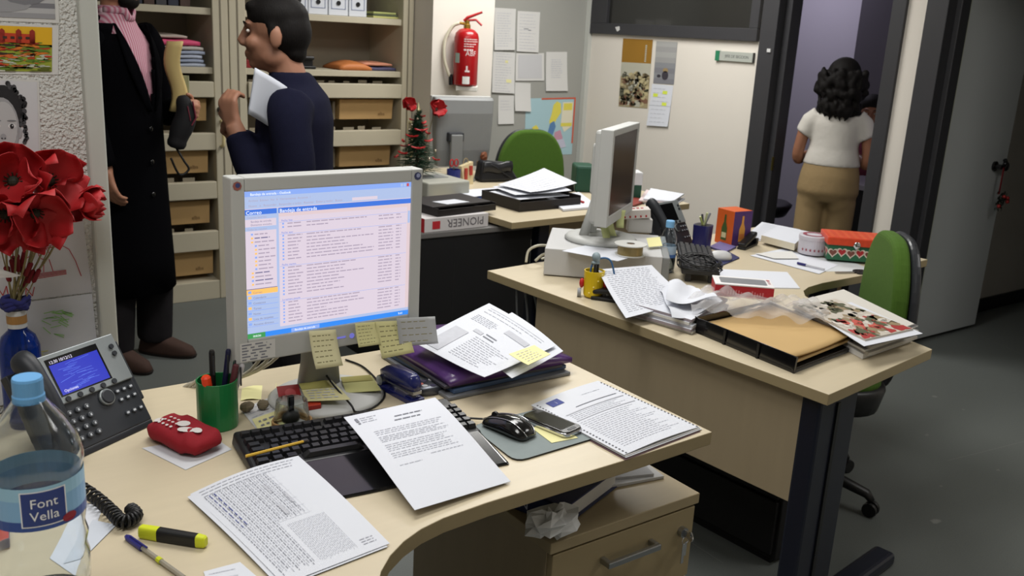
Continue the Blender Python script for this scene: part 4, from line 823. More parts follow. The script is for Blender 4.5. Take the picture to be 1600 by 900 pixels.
jr = thing('glass_jar', 'frosted glass jar wrapped with twine at its foot', 'jar', (.688, 1.655, D))
GL = mat('frosted_glass', (240, 246, 244), .16, trans=1, ior=1.08, alpha=.75)
part('glass', MB().lathe([(.0, .0), (.033, 0), (.036, .006), (.035, .03), (.031, .062), (.0285, .062), (.032, .03), (.032, .006), (0, .004)], 28, cap=False), GL, jr, smooth=True)
tw = MB()
for k in range(4): tw.tube([((.0375 + .001 * (k % 2)) * cos(a), (.0375 + .001 * (k % 2)) * sin(a), .006 + .0042 * k + .002 * sin(3 * a + k)) for a in [i * pi / 12 for i in range(25)]], .0023, 6)
part('twine', tw, mat('twine', (156, 122, 78), .9, var=.2, vs=200), jr, smooth=True)
up = thing('key_fob', 'black fob with silver clip standing in the glass jar', 'key fob', (.686, 1.655, D + .006))
part('fob', MB().ell((0, 0, .018), (.02, .012, .014)), BLACK, up, smooth=True); part('clip', MB().box(-.006, .006, -.004, .004, .022, .066), BLACKS, up, bevel=.001); part('silver_strip', MB().box(-.0035, .0035, -.0048, -.004, .04, .064), CHROME, up)
# ---------------------------------------------------------------- pen cup
GC = mat('green_plastic', (24, 118, 62), .35, var=.05, vs=12, coat=.2)
gcx, gcy = .566, 1.742
gc = thing('pen_cup', 'bright green plastic pen cup on the near desk', 'pen cup', (gcx, gcy, D))
part('cup', MB().lathe([(0, 0), (.039, 0), (.04, .003), (.0405, .1), (.0375, .1), (.037, .006), (0, .006)], 32, cap=False), GC, gc, smooth=False, bevel=.001)
def pen(name, a, b, r, m, label, cat='pen', tip=None, cap=None, grp='pens in the green cup'):
    a, b = Vector(a), Vector(b); t = thing(name, label, cat, tuple(a), group=grp); d = b - a
    part('barrel', MB().tube([(0, 0, 0), d * .97, d], [r, r, r * .7], 10), m, t, smooth=False)
    if cap: part('cap', MB().tube([d * .6, d * .99, d * 1.01], [r * 1.15, r * 1.15, r * .7], 10), cap, t)
    if tip: part('clip', MB().box(-.0015, .0015, -r - .0025, -r, -.02, .02, M=Matrix.Translation(d * .8)), tip, t)
    return t
g = lambda x, y, z: (gcx + x, gcy + y, D + z)
pen('highlighter', g(-.012, -.012, .008), g(-.028, -.02, .118), .0095, mat('fluo_orange', (240, 70, 30), .4), 'fluorescent orange highlighter in the green cup', 'highlighter')
pen('marker_pen', g(-.005, .008, .008), g(-.004, .012, .158), .006, BLACK, 'upright black marker pen in the green cup', tip=DGREY)
pen('ballpoint_pen', g(.006, .002, .008), g(.03, .012, .155), .0055, P(24, 26, 60, .4), 'dark blue pen leaning right in the green cup', tip=DGREY)
pen('ballpoint_pen', g(.012, -.006, .008), g(.044, .004, .142), .005, P(18, 66, 50, .4), 'dark green pen in the green cup', tip=DGREY)
pen('ballpoint_pen', g(.01, -.014, .008), g(.036, -.012, .128), .0055, P(120, 60, 66, .4), 'red and white patterned pen in the green cup', cap=P(90, 44, 50, .4))
pen('ballpoint_pen', g(.018, -.004, .008), g(.052, -.006, .125), .005, P(190, 186, 190, .3), 'silver pen with clip in the green cup', tip=CHROME)
# pouch, marker, pen on the desk
sheet('paper_slip', [at(222, 700, D + .001), at(330, 680, D + .001), at(362, 702, D + .001), at(290, 734, D + .001)], 'white slip of paper under the red pouch', 'paper', None, P(206, 208, 212, .8), 2, 2)
po = thing('pencil_pouch', 'dark red fabric pouch with white printed shapes', 'pouch', (.482, 1.686, D + .0015), rz=-71)
mb = MB().ell((0, 0, 0), 1, 26, 14); vs = []
for v in mb.v:
    x, y, z = v; sx = math.copysign(abs(x) ** .55, x); sy = math.copysign(abs(y) ** .6, y); vs.append(Vector((sx * .08, sy * .045, .02 + z * .022 + .003 * sin(9 * x + 5 * y))))
mb.v = [Vector((v.x, v.y, max(0, v.z))) for v in vs]
part('pouch', mb, mat('red_felt', (142, 18, 32), .85, var=.12, vs=90, bump=.3, bs=400, bdist=.001), po, smooth=True)
q = MB()
def ps(x, y):
    e = max(0, 1 - (abs(x / .08) ** 3.6)) ; return (x, y, .0215 + .0215 * max(.0, (1 - abs(x / .08) ** 3.6 - abs(y / .045) ** 3.3)) ** .5 + .0018)
def bl(x, y, a, b, ro=0, n=12): q.poly([ps(x + a * cos(t_) * cos(ro) - b * sin(t_) * sin(ro), y + a * cos(t_) * sin(ro) + b * sin(t_) * cos(ro)) for t_ in [i * 2 * pi / n for i in range(n)]])
bl(-.05, -.02, .011, .008); bl(.005, -.004, .014, .012); bl(.03, -.016, .018, .009, .5); bl(.046, -.004, .010, .009)
for i in range(11): bl(-.04 + .012 * (i % 4), -.026 + .013 * (i // 4), .0036, .003, 0, 7)
part('print', q, P(214, 208, 204, .8), po); part('zip_tab', MB().box(-.085, -.076, -.012, .002, .006, .01), STEEL, po)
hl = thing('highlighter', 'yellow and black highlighter lying on the near desk', 'highlighter', tuple((at(220, 838, D) + at(322, 857, D)) / 2 + Vector((0, 0, .0105))), rz=math.degrees(atan2(1.304 - 1.386, .398 - .322)))
YF = mat('fluo_yellow', (206, 214, 40), .4)
part('cap', MB().loft([(0, 0, -.056, .0095, .007), (0, 0, -.054, .0105, .008), (0, 0, -.024, .011, .0085)], 20, p=3.5, M=TR(0, 0, 0, ry=90)), YF, hl); part('barrel', MB().loft([(0, 0, -.024, .0108, .0085), (0, 0, .042, .0105, .008)], 20, p=3.5, M=TR(0, 0, 0, ry=90)), BLACK, hl); part('end_plug', MB().loft([(0, 0, .042, .0105, .008), (0, 0, .054, .0095, .007), (0, 0, .057, .007, .005)], 20, p=3.5, M=TR(0, 0, 0, ry=90)), YF, hl)
q = MB(); text(q, 'STABILO BOSS', .0065, TR(-.018, -.003, .0088), 0); part('print', q, P(130, 130, 70, .5), hl)
a, b = at(197, 838, D + .005), at(288, 903, D + .005); d = (b - a)
bp = thing('ballpoint_pen', 'clear ballpoint pen with blue cap lying beside the highlighter', 'pen', tuple(a))
part('cap', MB().tube([(0, 0, 0), d * .04, d * .3], [.003, .0052, .0055], 10), P(40, 40, 120, .35), bp); part('cap_clip', MB().tube([d * .08 + Vector((0, 0, .006)), d * .38 + Vector((0, 0, .0065))], .0016, 6), P(40, 40, 120, .35), bp)
part('barrel', MB().tube([d * .28, d * 1.0], .004, 6), mat('clear_barrel', (196, 190, 176), .15, trans=.5), bp); part('ring', MB().tube([d * .56, d * .62], .0046, 8), YF, bp)
# ---------------------------------------------------------------- water bottle
bp_ = at(42, 590, 1.095); bx, by = bp_.x, bp_.y
wb = thing('water_bottle', 'large clear plastic water bottle with blue cap and label', 'bottle', (bx, by, D))
PET = mat('clear_pet', (244, 249, 252), .04, trans=1, ior=1.1, coat=.6)
prof = [(0, .004), (.045, .0), (.053, .008), (.055, .03), (.052, .045), (.055, .06), (.052, .075), (.055, .09), (.0555, .12), (.052, .135), (.0555, .15), (.052, .165), (.0545, .18), (.0545, .246), (.0565, .254), (.056, .266), (.05, .288), (.038, .31), (.026, .326), (.018, .338), (.0155, .343), (.0155, .35)]
part('shell', MB().lathe(prof + [(r * .96 if r > .01 else 0, z + (.003 if i == 0 else 0)) for i, (r, z) in reversed(list(enumerate(prof)))], 40, cap=False), PET, wb, smooth=True)
part('water', MB().lathe([(0, .008), (.048, .006), (.0515, .03), (.049, .045), (.0515, .06), (.051, .062), (0, .062)], 32, cap=False), mat('water', (230, 240, 246), .02, trans=1, ior=1.33), wb, smooth=True)
part('cap', MB().lathe([(0, .335), (.0185, .335), (.0185, .343), (.0175, .345), (.0175, .363), (.0165, .366), (0, .366)], 30, cap=False), mat('cap_blue', (104, 164, 216), .4), wb, smooth=False)
cylb = lambda R_: (lambda x, y, z=0: (R_ * sin(x / R_), -R_ * cos(x / R_), y))
q = MB(); c1 = cylb(.0552); n = 40; Lc = 2 * pi * .0552
for i in range(n):
    x0, x1 = Lc * i / n - Lc / 2, Lc * (i + 1) / n - Lc / 2
    for j, mi in ((0, 1), (1, 0), (2, 2)):
        za, zb = (.186, .199, .226, .243)[j:j + 2]; wv = lambda x: .004 * sin(x * 60) if j == 1 else 0
        q.poly([c1(x0, za), c1(x1, za), c1(x1, zb), c1(x0, zb)], mi)
part('label', q, [mat('label_sky', (128, 176, 220), .35), mat('label_navy', (36, 72, 150), .35), mat('label_pale', (150, 196, 226), .35)], wb, label='blue label reading Font Vella')
# the name panel faces the camera
ang = atan2(-by, -bx) + pi / 2
q = MB(); c2, c3 = cylb(.0556), cylb(.0560); sh = ang * .0556 + .006
for i in range(8): q.poly([c2(sh - .025 + i * .00625, .193), c2(sh - .025 + (i + 1) * .00625, .193), c2(sh - .025 + (i + 1) * .00625, .237), c2(sh - .025 + i * .00625, .237)], 0)
for i in range(8): q.poly([cylb(.0554)(sh - .0265 + i * .00663, .1915), cylb(.0554)(sh - .0265 + (i + 1) * .00663, .1915), cylb(.0554)(sh - .0265 + (i + 1) * .00663, .2385), cylb(.0554)(sh - .0265 + i * .00663, .2385)], 1)
text(q, 'Font', .0172, Matrix(), 1, 'CENTER', lambda x, y, z: c3(sh + x, .217 + y)); text(q, 'Vella', .0172, Matrix(), 1, 'CENTER', lambda x, y, z: c3(sh + x, .2 + y))
for i in range(2): q.poly([c3(sh + .02 + .009 * k_ + 0, .141 + (.012 if (k_ in (0, 2)) else .0) + 0) if False else c3(sh + .030 + .010 * cos(a_), .194 + .006 * sin(a_)) for k_, a_ in enumerate([j * pi / 6 for j in range(12)])], 2)
part('name_panel', q, [P(30, 56, 128, .35), P(232, 238, 246, .35), P(190, 60, 80, .35)], wb)
# papers and red pack below the bottle
sheet('note_card', [at(78, 872, D + .001), at(128, 782, D + .001), at(160, 795, D + .001), at(120, 900, D + .001)], 'white card behind the water bottle', 'paper', None, PAPER, 2, 2)
sheet('note_card', [at(100, 880, D + .002), at(145, 812, D + .002), at(182, 820, D + .002), at(130, 872, D + .002)], 'pale folded paper right of the water bottle', 'paper', None, P(196, 202, 212, .8), 2, 2)
solo('red_booklet', slab([at(-60, 760, D), at(8, 770, D), at(12, 858, D), at(-60, 880, D)], D + .001, D + .02), [RED, P(40, 44, 90, .5)], 'red booklet at the left edge behind the water bottle', 'booklet', bevel=.002)
# ---------------------------------------------------------------- desk telephone
def telephone(name, label, loc, rz, lit=True):
    t = thing(name, label, 'telephone', loc, rz=rz)
    # local: x right, y back, face tilted 30 degrees from the vertical
    w_, L_ = .093, .188; F = TR(0, -.045, .012, rx=58)   # face plane: x, y up along face, z outward
    BD = mat('phone_black', (38, 41, 47), .45); SV = mat('phone_silver', (140, 146, 148), .4, metal=.3)
    body = MB().prism([(-.05, 0), (.07, 0), (.07, .04), (-.045, .012)], -w_, w_, M=Matrix(((0, 0, 1, 0), (1, 0, 0, 0), (0, 1, 0, 0), (0, 0, 0, 1))))
    part('foot', body, BD, t, bevel=.003)
    part('body', MB().box(-w_, w_, 0, L_, -.022, 0, M=F).box(w_, w_ + .012, .045, L_ * .93, -.03, -.006, M=F), BD, t, bevel=.003)
    part('silver_panel', MB().box(-w_ + .002, w_ * .98, .092, L_ + .002, 0, .006, M=F), SV, t, bevel=.002)
    scn = MB(); fs_ = lambda k: (lambda s, u: tuple(F @ Vector((-.068 + .11 * s, .108 + .07 * u, .0062 + .0003 * k))))
    rect(scn, fs_(0), -.04, 1.04, -.04, 1.04, 1)
    if lit:
        rect(scn, fs_(1), 0, 1, 0, .86, 0); random.seed(8)
        for i in range(30):
            u = random.uniform(.05, .8); s = random.uniform(0, .6); e = random.uniform(.15, .35); k_ = random.uniform(-.1, .25)
            scn.poly([fs_(2)(s, u), fs_(2)(s + e, min(.85, u + k_ * e)), fs_(2)(s + e, min(.86, u + k_ * e + .012)), fs_(2)(s, u + .012)], 2)
        def pt(s_, size, sx, u): text(scn, s_, size, Matrix(), 3, warp=lambda x, y, z: tuple(F @ Vector((-.068 + .11 * sx + x, .108 + .07 * u + y, .0074))))
        pt('12:30 10/12/12', .0085, .02, .89); pt('Opciones', .008, .05, .05)
    part('screen', scn, [em('phone_blue', (34, 46, 180), .8), BLACKS, em('phone_streak', (84, 110, 220), .8), em('phone_text', (226, 220, 240), .9)], t, label='lit blue display' if lit else 'dark display')
    kk = MB()
    for i in range(5): kk.tube([F @ Vector((-.062 + .027 * i, .0985, .005)), F @ Vector((-.062 + .027 * i, .0985, .009))], .0055, 8)
    part('soft_keys', kk, BD, t)
    part('navigation_ring', MB().lathe([(.0, .0), (.0165, .0), (.0165, .004), (.015, .005)], 22, cap=True, M=F @ TR(.018, .075, .001)), SV, t); part('navigation_pad', MB().lathe([(.0135, 0), (.0135, .007), (.012, .008)], 22, M=F @ TR(.018, .075, .001)), BD, t)
    KD = mat('phone_key', (58, 62, 68), .4); KT = P(190, 194, 200, .5)
    kmesh = mesh_of('digit_key', MB().loft([(0, 0, 0, .0068, .0058), (0, 0, .0035, .0064, .0054), (0, 0, .0042, .005, .004)], 12).poly([(-.0018, -.002, .0045), (.0018, -.002, .0045), (.0018, .0025, .0045), (-.0018, .0025, .0045)], 1), [KD, KT])
    for i in range(3):
        for j in range(4):
            o = bpy.data.objects.new('digit_key', kmesh); COL.objects.link(o); o.parent = t; o.matrix_local = F @ TR(-.07 + .0195 * i, .073 - .0175 * j, .0005)
    fm_ = mesh_of('function_key', MB().loft([(0, 0, 0, .006, .005), (0, 0, .003, .0055, .0045)], 10).poly([(-.003, -.002, .0033), (.003, -.002, .0033), (.003, .002, .0033), (-.003, .002, .0033)], 1), [KD, KT])
    for i, j in ((0, 0), (1, 0), (2, 0), (0, 1), (1, 1), (2, 1), (0, 2.6), (1, 2.6), (2, 2.6)):
        o = bpy.data.objects.new('function_key', fm_); COL.objects.link(o); o.parent = t; o.matrix_local = F @ TR(.046 + .0165 * i, .078 - .018 * j, .0003)
    part('button', MB().tube([F @ Vector((.075, .165, .004)), F @ Vector((.075, .165, .01))], .005, 10).tube([F @ Vector((.075, .15, .004)), F @ Vector((.075, .15, .01))], .005, 10), BD, t)
    # handset in its cradle on the left
    part('cradle', MB().box(-w_ - .055, -w_, .01, L_ - .01, -.022, -.002, M=F), BD, t, bevel=.003)
    hsx = -w_ - .028
    hp = smoothpath([F @ Vector((hsx, -.005, .012)), F @ Vector((hsx, .03, .03)), F @ Vector((hsx, .095, .042)), F @ Vector((hsx, .16, .032)), F @ Vector((hsx, .2, .014))], 5)
    part('handset', MB().tube(hp, [.018, .022, .024, .024, .023, .0215, .02, .019, .0185, .018, .018, .018, .0185, .019, .02, .0215, .023, .024, .024, .022, .018], 14, flat=.85), BD, t, smooth=True)
    return t, F
tl, F1 = telephone('desk_telephone', 'black and silver desk telephone with lit blue display', (.352, 1.80, D), 30)
# coiled cord lying on the desk
axp = smoothpath([at(92, 765, D + .012), at(120, 760, D + .014), at(150, 778, D + .014), at(175, 800, D + .014), at(192, 815, D + .014), at(212, 806, D + .014), at(205, 796, D + .014)], 14)
co = []
for i, p in enumerate(axp):
    for k in range(3):
        j = min(i + 1, len(axp) - 1); f_ = k / 3; c = axp[i].lerp(axp[j], f_); tg = (axp[j] - axp[max(i - 1, 0)]).normalized(); n1 = tg.cross(Vector((0, 0, 1))).normalized(); n2 = n1.cross(tg); a_ = (i * 3 + k) * 2 * pi / 8.6
        co.append(c + (n1 * cos(a_) + n2 * sin(a_)) * .0095)
part('coiled_cord', MB().tube(co, .0027, 6), BLACK, tl, smooth=True, label='coiled handset cord').matrix_parent_inverse = tl.matrix_world.inverted()
# ---------------------------------------------------------------- vase with poppies
vx = pv(30, 540, 1.925); V0 = Vector((vx.x, 1.925, D))
vs_ = thing('flower_vase', 'blue glass bottle with cloth collar used as a vase', 'vase', tuple(V0))
BG = mat('cobalt_glass', (20, 60, 160), .05, trans=.75, ior=1.4)
part('bottle', MB().lathe([(0, 0), (.035, 0), (.037, .005), (.037, .165), (.03, .185), (.017, .198), (.0155, .24), (.0155, .255)], 28, cap=False), BG, vs_, smooth=True)
part('neck_label', MB().lathe([(.0175, .203), (.0175, .238)], 20, cap=False), P(186, 188, 190, .4), vs_); part('emblem', MB().lathe([(.018, .212), (.018, .228)], 20, cap=False), P(150, 110, 60, .5), vs_)
cl_ = MB()
for k in range(3): cl_.tube([((.0205 + .003 * sin(5 * a + k)) * cos(a), (.0205 + .003 * sin(5 * a + k)) * sin(a), .245 + .006 * k + .003 * sin(3 * a + k)) for a in [i * pi / 12 for i in range(25)]], .0055, 6)
part('cloth_collar', cl_, P(34, 36, 96, .9), vs_, smooth=True)
PET1 = mat('poppy_red', (158, 16, 22), .65, var=.22, vs=24, stretch=(1, 1, 3)); CEN = mat('poppy_centre', (44, 48, 36), .7, var=.4, vs=120); STM = mat('flower_stem', (122, 112, 74), .7, var=.15, vs=40)
def poppy(head, face, size, label, group='red fabric poppies in the vase', top=None, seed=1, npet=5):
    rn = random.Random(seed); head = Vector(head); face = Vector(face).normalized(); top = Vector(top) if top is not None else V0 + Vector((rn.uniform(-.008, .008), rn.uniform(-.008, .008), .24))
    t = thing('artificial_poppy', label, 'flower', tuple(top), group=group)
    q = face.to_track_quat('Z', 'Y').to_matrix().to_4x4()
    for k in range(npet):
        a = 2 * pi * k / npet + rn.uniform(-.2, .2); R_ = Matrix.Translation(head - top) @ q @ Matrix.Rotation(a, 4, 'Z') @ Matrix.Rotation(rn.uniform(-.75, .1), 4, 'Y'); wd = rn.uniform(.62, .8)
        def fn(s, u, ph=rn.uniform(0, 6)):
            x = size * (u ** .85); yw = size * wd * sin(pi * min(1, .12 + .78 * u) ** .9) * (2 * s - 1); z = size * (.35 * u * u + .35 * (2 * s - 1) ** 2 * u - .1 * u) + size * .07 * sin(7 * s + ph) * u + size * .04 * sin(15 * s + ph) * u * u
            return (x, yw, z + .0015 * k)
        part('petal', MB().grid(fn, 10, 8, M=R_), PET1, t, smooth=True, solid=.0008)
    ce = MB(); ce.ell(tuple((head - top) + face * size * .12), (size * .15, size * .15, size * .15), 10, 7)
    for k in range(12):
        a = 2 * pi * k / 12; p0 = head - top; d_ = q.to_3x3() @ Vector((cos(a) * .7, sin(a) * .7, .7)); ce.tube([p0, p0 + d_ * size * .32], [.0008, .0014], 4)
    part('centre', ce, CEN, t)
    part('stem', MB().tube(smoothpath([(0, 0, -.15), (0, 0, 0), (head - top) * .5 + Vector((rn.uniform(-.008, .008), 0, 0)), (head - top) - face * .004]), .002, 6), STM, t, smooth=True)
cdir = Vector((-.25, -1, .05))
for i, (px, py, v, f_, sz, l) in enumerate((
        (52, 308, 1.86, (.1, -1, -.45), .062, 'large poppy hanging lowest at the front of the vase'),
        (22, 262, 1.90, (-.3, -1, .25), .066, 'large poppy at the upper left of the bouquet'),
        (74, 262, 1.93, (.35, -1, .35), .062, 'large poppy at the upper middle of the bouquet'),
        (92, 290, 1.95, (.6, -.8, -.1), .05, 'poppy half hidden behind the large middle blooms'),
        (122, 290, 1.92, (.9, -.35, -.25), .042, 'small poppy on a long stem at the right of the bouquet'),
        (8, 310, 1.88, (-.3, -1, -.3), .06, 'dark red poppy at the left edge of the bouquet'))):
    poppy(pv(px, py + 22, v), f_, sz * 1.06, l, seed=i + 3)
for i in range(13):
    rn = random.Random(50 + i); px = 6 + i * 5.2; top = V0 + Vector((rn.uniform(-.009, .009), rn.uniform(-.009, .009), .24)); e = pv(px + (i - 5) * 1.5, 375 + rn.uniform(-12, 10), 1.925 + rn.uniform(-.03, .03)); d = e - top
    t = thing('reed_stem', 'thin dry stem with a dark red bulrush head, one of the bundle below the poppies', 'stem', tuple(top), group='reed stems in the vase')
    part('stem', MB().tube([(0, 0, -.12), (0, 0, 0), d], .0013, 5), STM, t); k0 = rn.uniform(.3, .55)
    part('bulrush_head', MB().tube([d * k0, d * (k0 + .02), d * (k0 + .2), d * (k0 + .22)], [.002, .0042, .0042, .002], 8), mat('maroon_felt', (110, 22, 32), .9, var=.1), t)
sheet('gift_tag', [pv(-8, 418, 1.84), pv(33, 430, 1.84), pv(20, 433, 1.85), pv(-8, 434, 1.85)], 'white paper tag sticking out in front of the flower stems', 'tag', None, PAPER, 2, 2)
# ================================================================== second desk
d2k = thing('office_desk', 'second maple desk with dark steel end leg and long back panel', 'desk', (0, 0, 0))
L2, F2, R2 = (1.786, 2.563), (1.876, 1.227), (2.455, 1.302)
desk_top(d2k, [L2, F2, R2, (2.50, 1.50), (2.525, 1.68), (2.55, 1.76), (2.59, 1.84), (2.64, 1.885), (2.70, 1.91), (2.80, 1.925), (3.06, 1.93), (3.56, 1.975), (3.50, 2.735)])
def seg_box(a, b, n0, n1, z0, z1):
    a, b = Vector((*a, 0)), Vector((*b, 0)); d = (b - a).normalized(); q = Vector((-d.y, d.x, 0))
    c = [a + q * n0, b + q * n0, b + q * n1, a + q * n1]; return MB().prism([(p.x, p.y) for p in c], z0, z1)
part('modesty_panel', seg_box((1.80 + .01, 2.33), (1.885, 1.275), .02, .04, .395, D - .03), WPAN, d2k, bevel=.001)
part('leg', seg_box((1.905, 1.262), (2.10, 1.287), .0, .055, .03, D - .03), NAVY, d2k, bevel=.008)
part('leg_slot', seg_box((1.985, 1.2705), (2.0, 1.2725), -.003, .0, .06, D - .06), BLACK, d2k)
ft = seg_box((1.90, 1.25), (2.52, 1.33), .0, .07, 0, .045); part('foot', ft, NAVY, d2k, bevel=.015, seg=3)
part('leg', MB().box(1.90, 1.97, 2.44, 2.50, .03, D - .03).box(1.85, 2.5, 2.435, 2.505, 0, .04), NAVY, d2k, bevel=.006)
part('leg', MB().box(3.40, 3.46, 2.3, 2.4, 0, D - .03), NAVY, d2k, bevel=.006)
part('back_panel', seg_box((1.99, 2.545), (3.3, 2.685), -.03, -.012, .3, D - .03), WPAN, d2k)
ub = thing('dark_box', 'black box with drawer fronts, added for the dark area under the second desk', 'drawer unit', (2.25, 1.95, 0), rz=4)  # black box added so the space under this desk comes out dark
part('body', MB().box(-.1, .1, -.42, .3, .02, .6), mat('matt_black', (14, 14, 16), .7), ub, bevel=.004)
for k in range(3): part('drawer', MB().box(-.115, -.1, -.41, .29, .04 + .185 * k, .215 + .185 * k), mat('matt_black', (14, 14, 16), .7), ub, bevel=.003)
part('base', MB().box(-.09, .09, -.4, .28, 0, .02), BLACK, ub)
cb = MB()
for k in range(4): cb.tube(smoothpath([(1.84 + .02 * k, 2.46 - .02 * k, D - .04), (1.86 + .03 * k, 2.47 - .02 * k, .55), (1.85 + .02 * k, 2.42 + .01 * k, .35), (1.88 + .03 * k, 2.44, .1)]), .0045, 6)
solo('cable_bundle', cb, P(120, 122, 124, .5), 'grey cables hanging below the left end of the second desk', 'cable', smooth=True)
solo('desk_cables', MB().tube(smoothpath([at(822, 410, D + .01), at(826, 392, D + .05), at(840, 384, D + .07), at(858, 384, D + .06)]), .005, 7).tube(smoothpath([at(836, 408, D + .006), at(848, 398, D + .03), at(862, 396, D + .04)]), .005, 7).tube(smoothpath([at(846, 405, D + .004), at(856, 402, D + .01), at(866, 402, D + .02)]), .005, 7), P(190, 186, 168, .5), 'cream plugs and cables behind the second desk computer', 'cable', smooth=True)
# computer case, corner at (1.92, 2.42)
RZ = -42
pc = thing('desktop_computer', 'flat pale grey desktop computer under the second monitor', 'computer', (1.925, 2.425, D), rz=RZ)
part('case', MB().box(0, .40, 0, .36, .004, .098), mat('case_grey', (190, 190, 190), .45, var=.02), pc, bevel=.003); part('front_panel', MB().box(.40, .425, .0, .36, .006, .096), PCDARK, pc, bevel=.004)
part('feet', MB().box(.03, .06, .03, .06, 0, .004).box(.33, .36, .03, .06, 0, .004).box(.03, .06, .3, .33, 0, .004).box(.33, .36, .3, .33, 0, .004), BLACK, pc)
ZP = D + .0985
m2 = thing('computer_monitor', 'pale grey monitor on the second desk seen nearly edge-on', 'monitor', (2.205, 2.43, ZP), rz=-56 + 90)
zc = 1.083 - ZP; w_, h_ = .169, .135
bz = MB().box(-w_ - .022, -w_, -.045, 0, zc - h_ - .035, zc + h_ + .022).box(w_, w_ + .022, -.045, 0, zc - h_ - .035, zc + h_ + .022).box(-w_, w_, -.045, 0, zc + h_, zc + h_ + .022).box(-w_, w_, -.045, 0, zc - h_ - .035, zc - h_)
part('bezel', bz, PCGREY, m2, bevel=.003); part('screen', MB().box(-w_, w_, -.042, -.03, zc - h_, zc + h_), mat('dark_screen', (44, 38, 42), .2), m2)
part('back_shell', MB().box(-w_ - .018, w_ + .018, -.03, .02, zc - h_ - .03, zc + h_ + .018).box(-.1, .1, .02, .05, zc - .08, zc + .1), PCGREY, m2, bevel=.012)
part('arm', MB().tube([(-.035, .03, zc - .06), (-.05, .07, .02)], [.014, .018], 10).tube([(.035, .03, zc - .06), (.05, .07, .02)], [.014, .018], 10), PCGREY, m2, smooth=True)
part('base', MB().lathe([(.065, .0), (.125, .0), (.13, .008), (.12, .018), (.075, .024), (.062, .012), (.065, .0)], 36, c=(0, .02, 0), cap=False), PCGREY, m2, smooth=True)
def hang2(px, py, u, w, hgt, label, lean=0):
    c = pu(px, py, u); f_ = bil([c + Vector((0, 0, 0)), c + Vector((w * .8, -w * .55, 0)), c + Vector((w * .8 + lean, -w * .55 - lean, -hgt)), c + Vector((lean, -lean, -hgt))])
    solo('sticky_note', MB().grid(lambda s, t: f_(s, t) + Vector((-.006 * t, -.012 * t * t, 0)), 3, 6), P(206, 212, 150, .7), label, 'sticky note', smooth=True, solid=.0005)
hang2(937, 345, 2.19, .028, .07, 'pale green note strip, leftmost below the edge-on monitor', .012); hang2(946, 340, 2.2, .026, .062, 'pale green note strip, middle one below the edge-on monitor', .012); hang2(966, 328, 2.235, .028, .062, 'pale green note strip, rightmost below the edge-on monitor', -.004)
sheet('paper_sheet', [at(878, 392, ZP + .001), at(920, 382, ZP + .001), at(1000, 398, ZP + .002), at(965, 408, ZP - .004)], 'white sheet lying on the desktop computer', 'paper', None, PAPER, 4, 4)
cx_ = at(984, 398, ZP); rl = thing('ribbon_spool', 'gold ribbon spool lying on the desktop computer', 'spool', (cx_.x - .0, cx_.y + .0, ZP), rz=0)
part('ribbon', MB().lathe([(.0, .003), (.043, .003), (.043, .036), (0, .036)], 28, cap=False), mat('gold_ribbon', (150, 132, 86), .4, metal=.4), rl); part('flange', MB().lathe([(.014, .036), (.055, .036), (.055, .039), (.014, .039)], 30, cap=False).lathe([(0, 0), (.05, 0), (.05, .003), (0, .003)], 30, cap=False), P(206, 206, 202, .5), rl); part('core', MB().lathe([(.014, .0365), (.0, .0365)], 20, cap=False), P(120, 100, 80, .7), rl)
c = pu(992, 357, 2.43); bxp = thing('small_carton', 'small white carton with red print on top of the desktop computer', 'carton', (c.x, c.y, ZP + .055), rz=-35)
part('carton', MB().box(-.06, .05, -.04, .03, 0, .032, M=TR(ry=-6)), P(222, 214, 208, .6), bxp, bevel=.001); q = MB(); [q.box(-.03 + .016 * i, -.02 + .016 * i, -.012, .012 - .006 * (i % 2), .0322, .0328, 0, TR(ry=-6)) for i in range(4)]; q.box(-.062, -.0602, -.04, .03, .001, .031, 0, TR(ry=-6))
for i in range(5): q.box(-.05 + .02 * i, -.044 + .02 * i, -.0406, -.04, .004, .012, 0, TR(ry=-6))
part('print', q, P(180, 40, 44, .6), bxp)
c2 = at(985, 385, ZP); solo('photo_cube', MB().box(-.03, .06, -.03, .03, 0, .052, M=TR(c.x, c.y, ZP, rz=-35)), P(206, 204, 200, .6), 'white printed box below the small red-print carton', 'box', bevel=.002)
sheet('sticky_note', [at(1010, 372, ZP + .03), at(1031, 370, ZP + .03), at(1035, 384, ZP + .01), at(1014, 386, ZP + .01)], 'yellow note behind the small water bottle', 'sticky note', None, STICK, 3, 3)
solo('note_block', MB().box(-.04, .04, -.03, .03, 0, .03, M=TR(*at(1034, 405, D)[:2], D, rz=-40)), P(70, 66, 120, .6), 'small violet box behind the small water bottle', 'box', bevel=.002)
# yellow toy cup
yc = at(926, 464, D); t = thing('toy_pen_cup', 'yellow toy cup on red and grey wheels holding pens', 'pen cup', (yc.x, yc.y, D), rz=-40)
part('cup', MB().lathe([(0, .004), (.028, .004), (.031, .01), (.033, .088), (.03, .088), (.028, .012), (0, .012)], 24, cap=False), mat('toy_yellow', (222, 190, 30), .4), t, smooth=False)
dd = MB()
for i in range(9): a_ = -1.9 + i * .42; dd.ell((.0325 * cos(a_ - .1), .0325 * sin(a_ - .1), .02 + .02 * (i % 4)), .0028, 6, 5)
part('dots', dd, P(236, 220, 130, .5), t)
for sgn in (-1, 1):
    part('wheel', MB().lathe([(.0, -.006), (.014, -.006), (.014, .006), (0, .006)], 16, M=TR(sgn * .044, -.006, .0145, ry=90), cap=False), P(150, 152, 156, .5), t); part('arm', MB().ell((sgn * .038, -.004, .045), (.008, .01, .016)), P(190, 40, 40, .4), t, smooth=True)
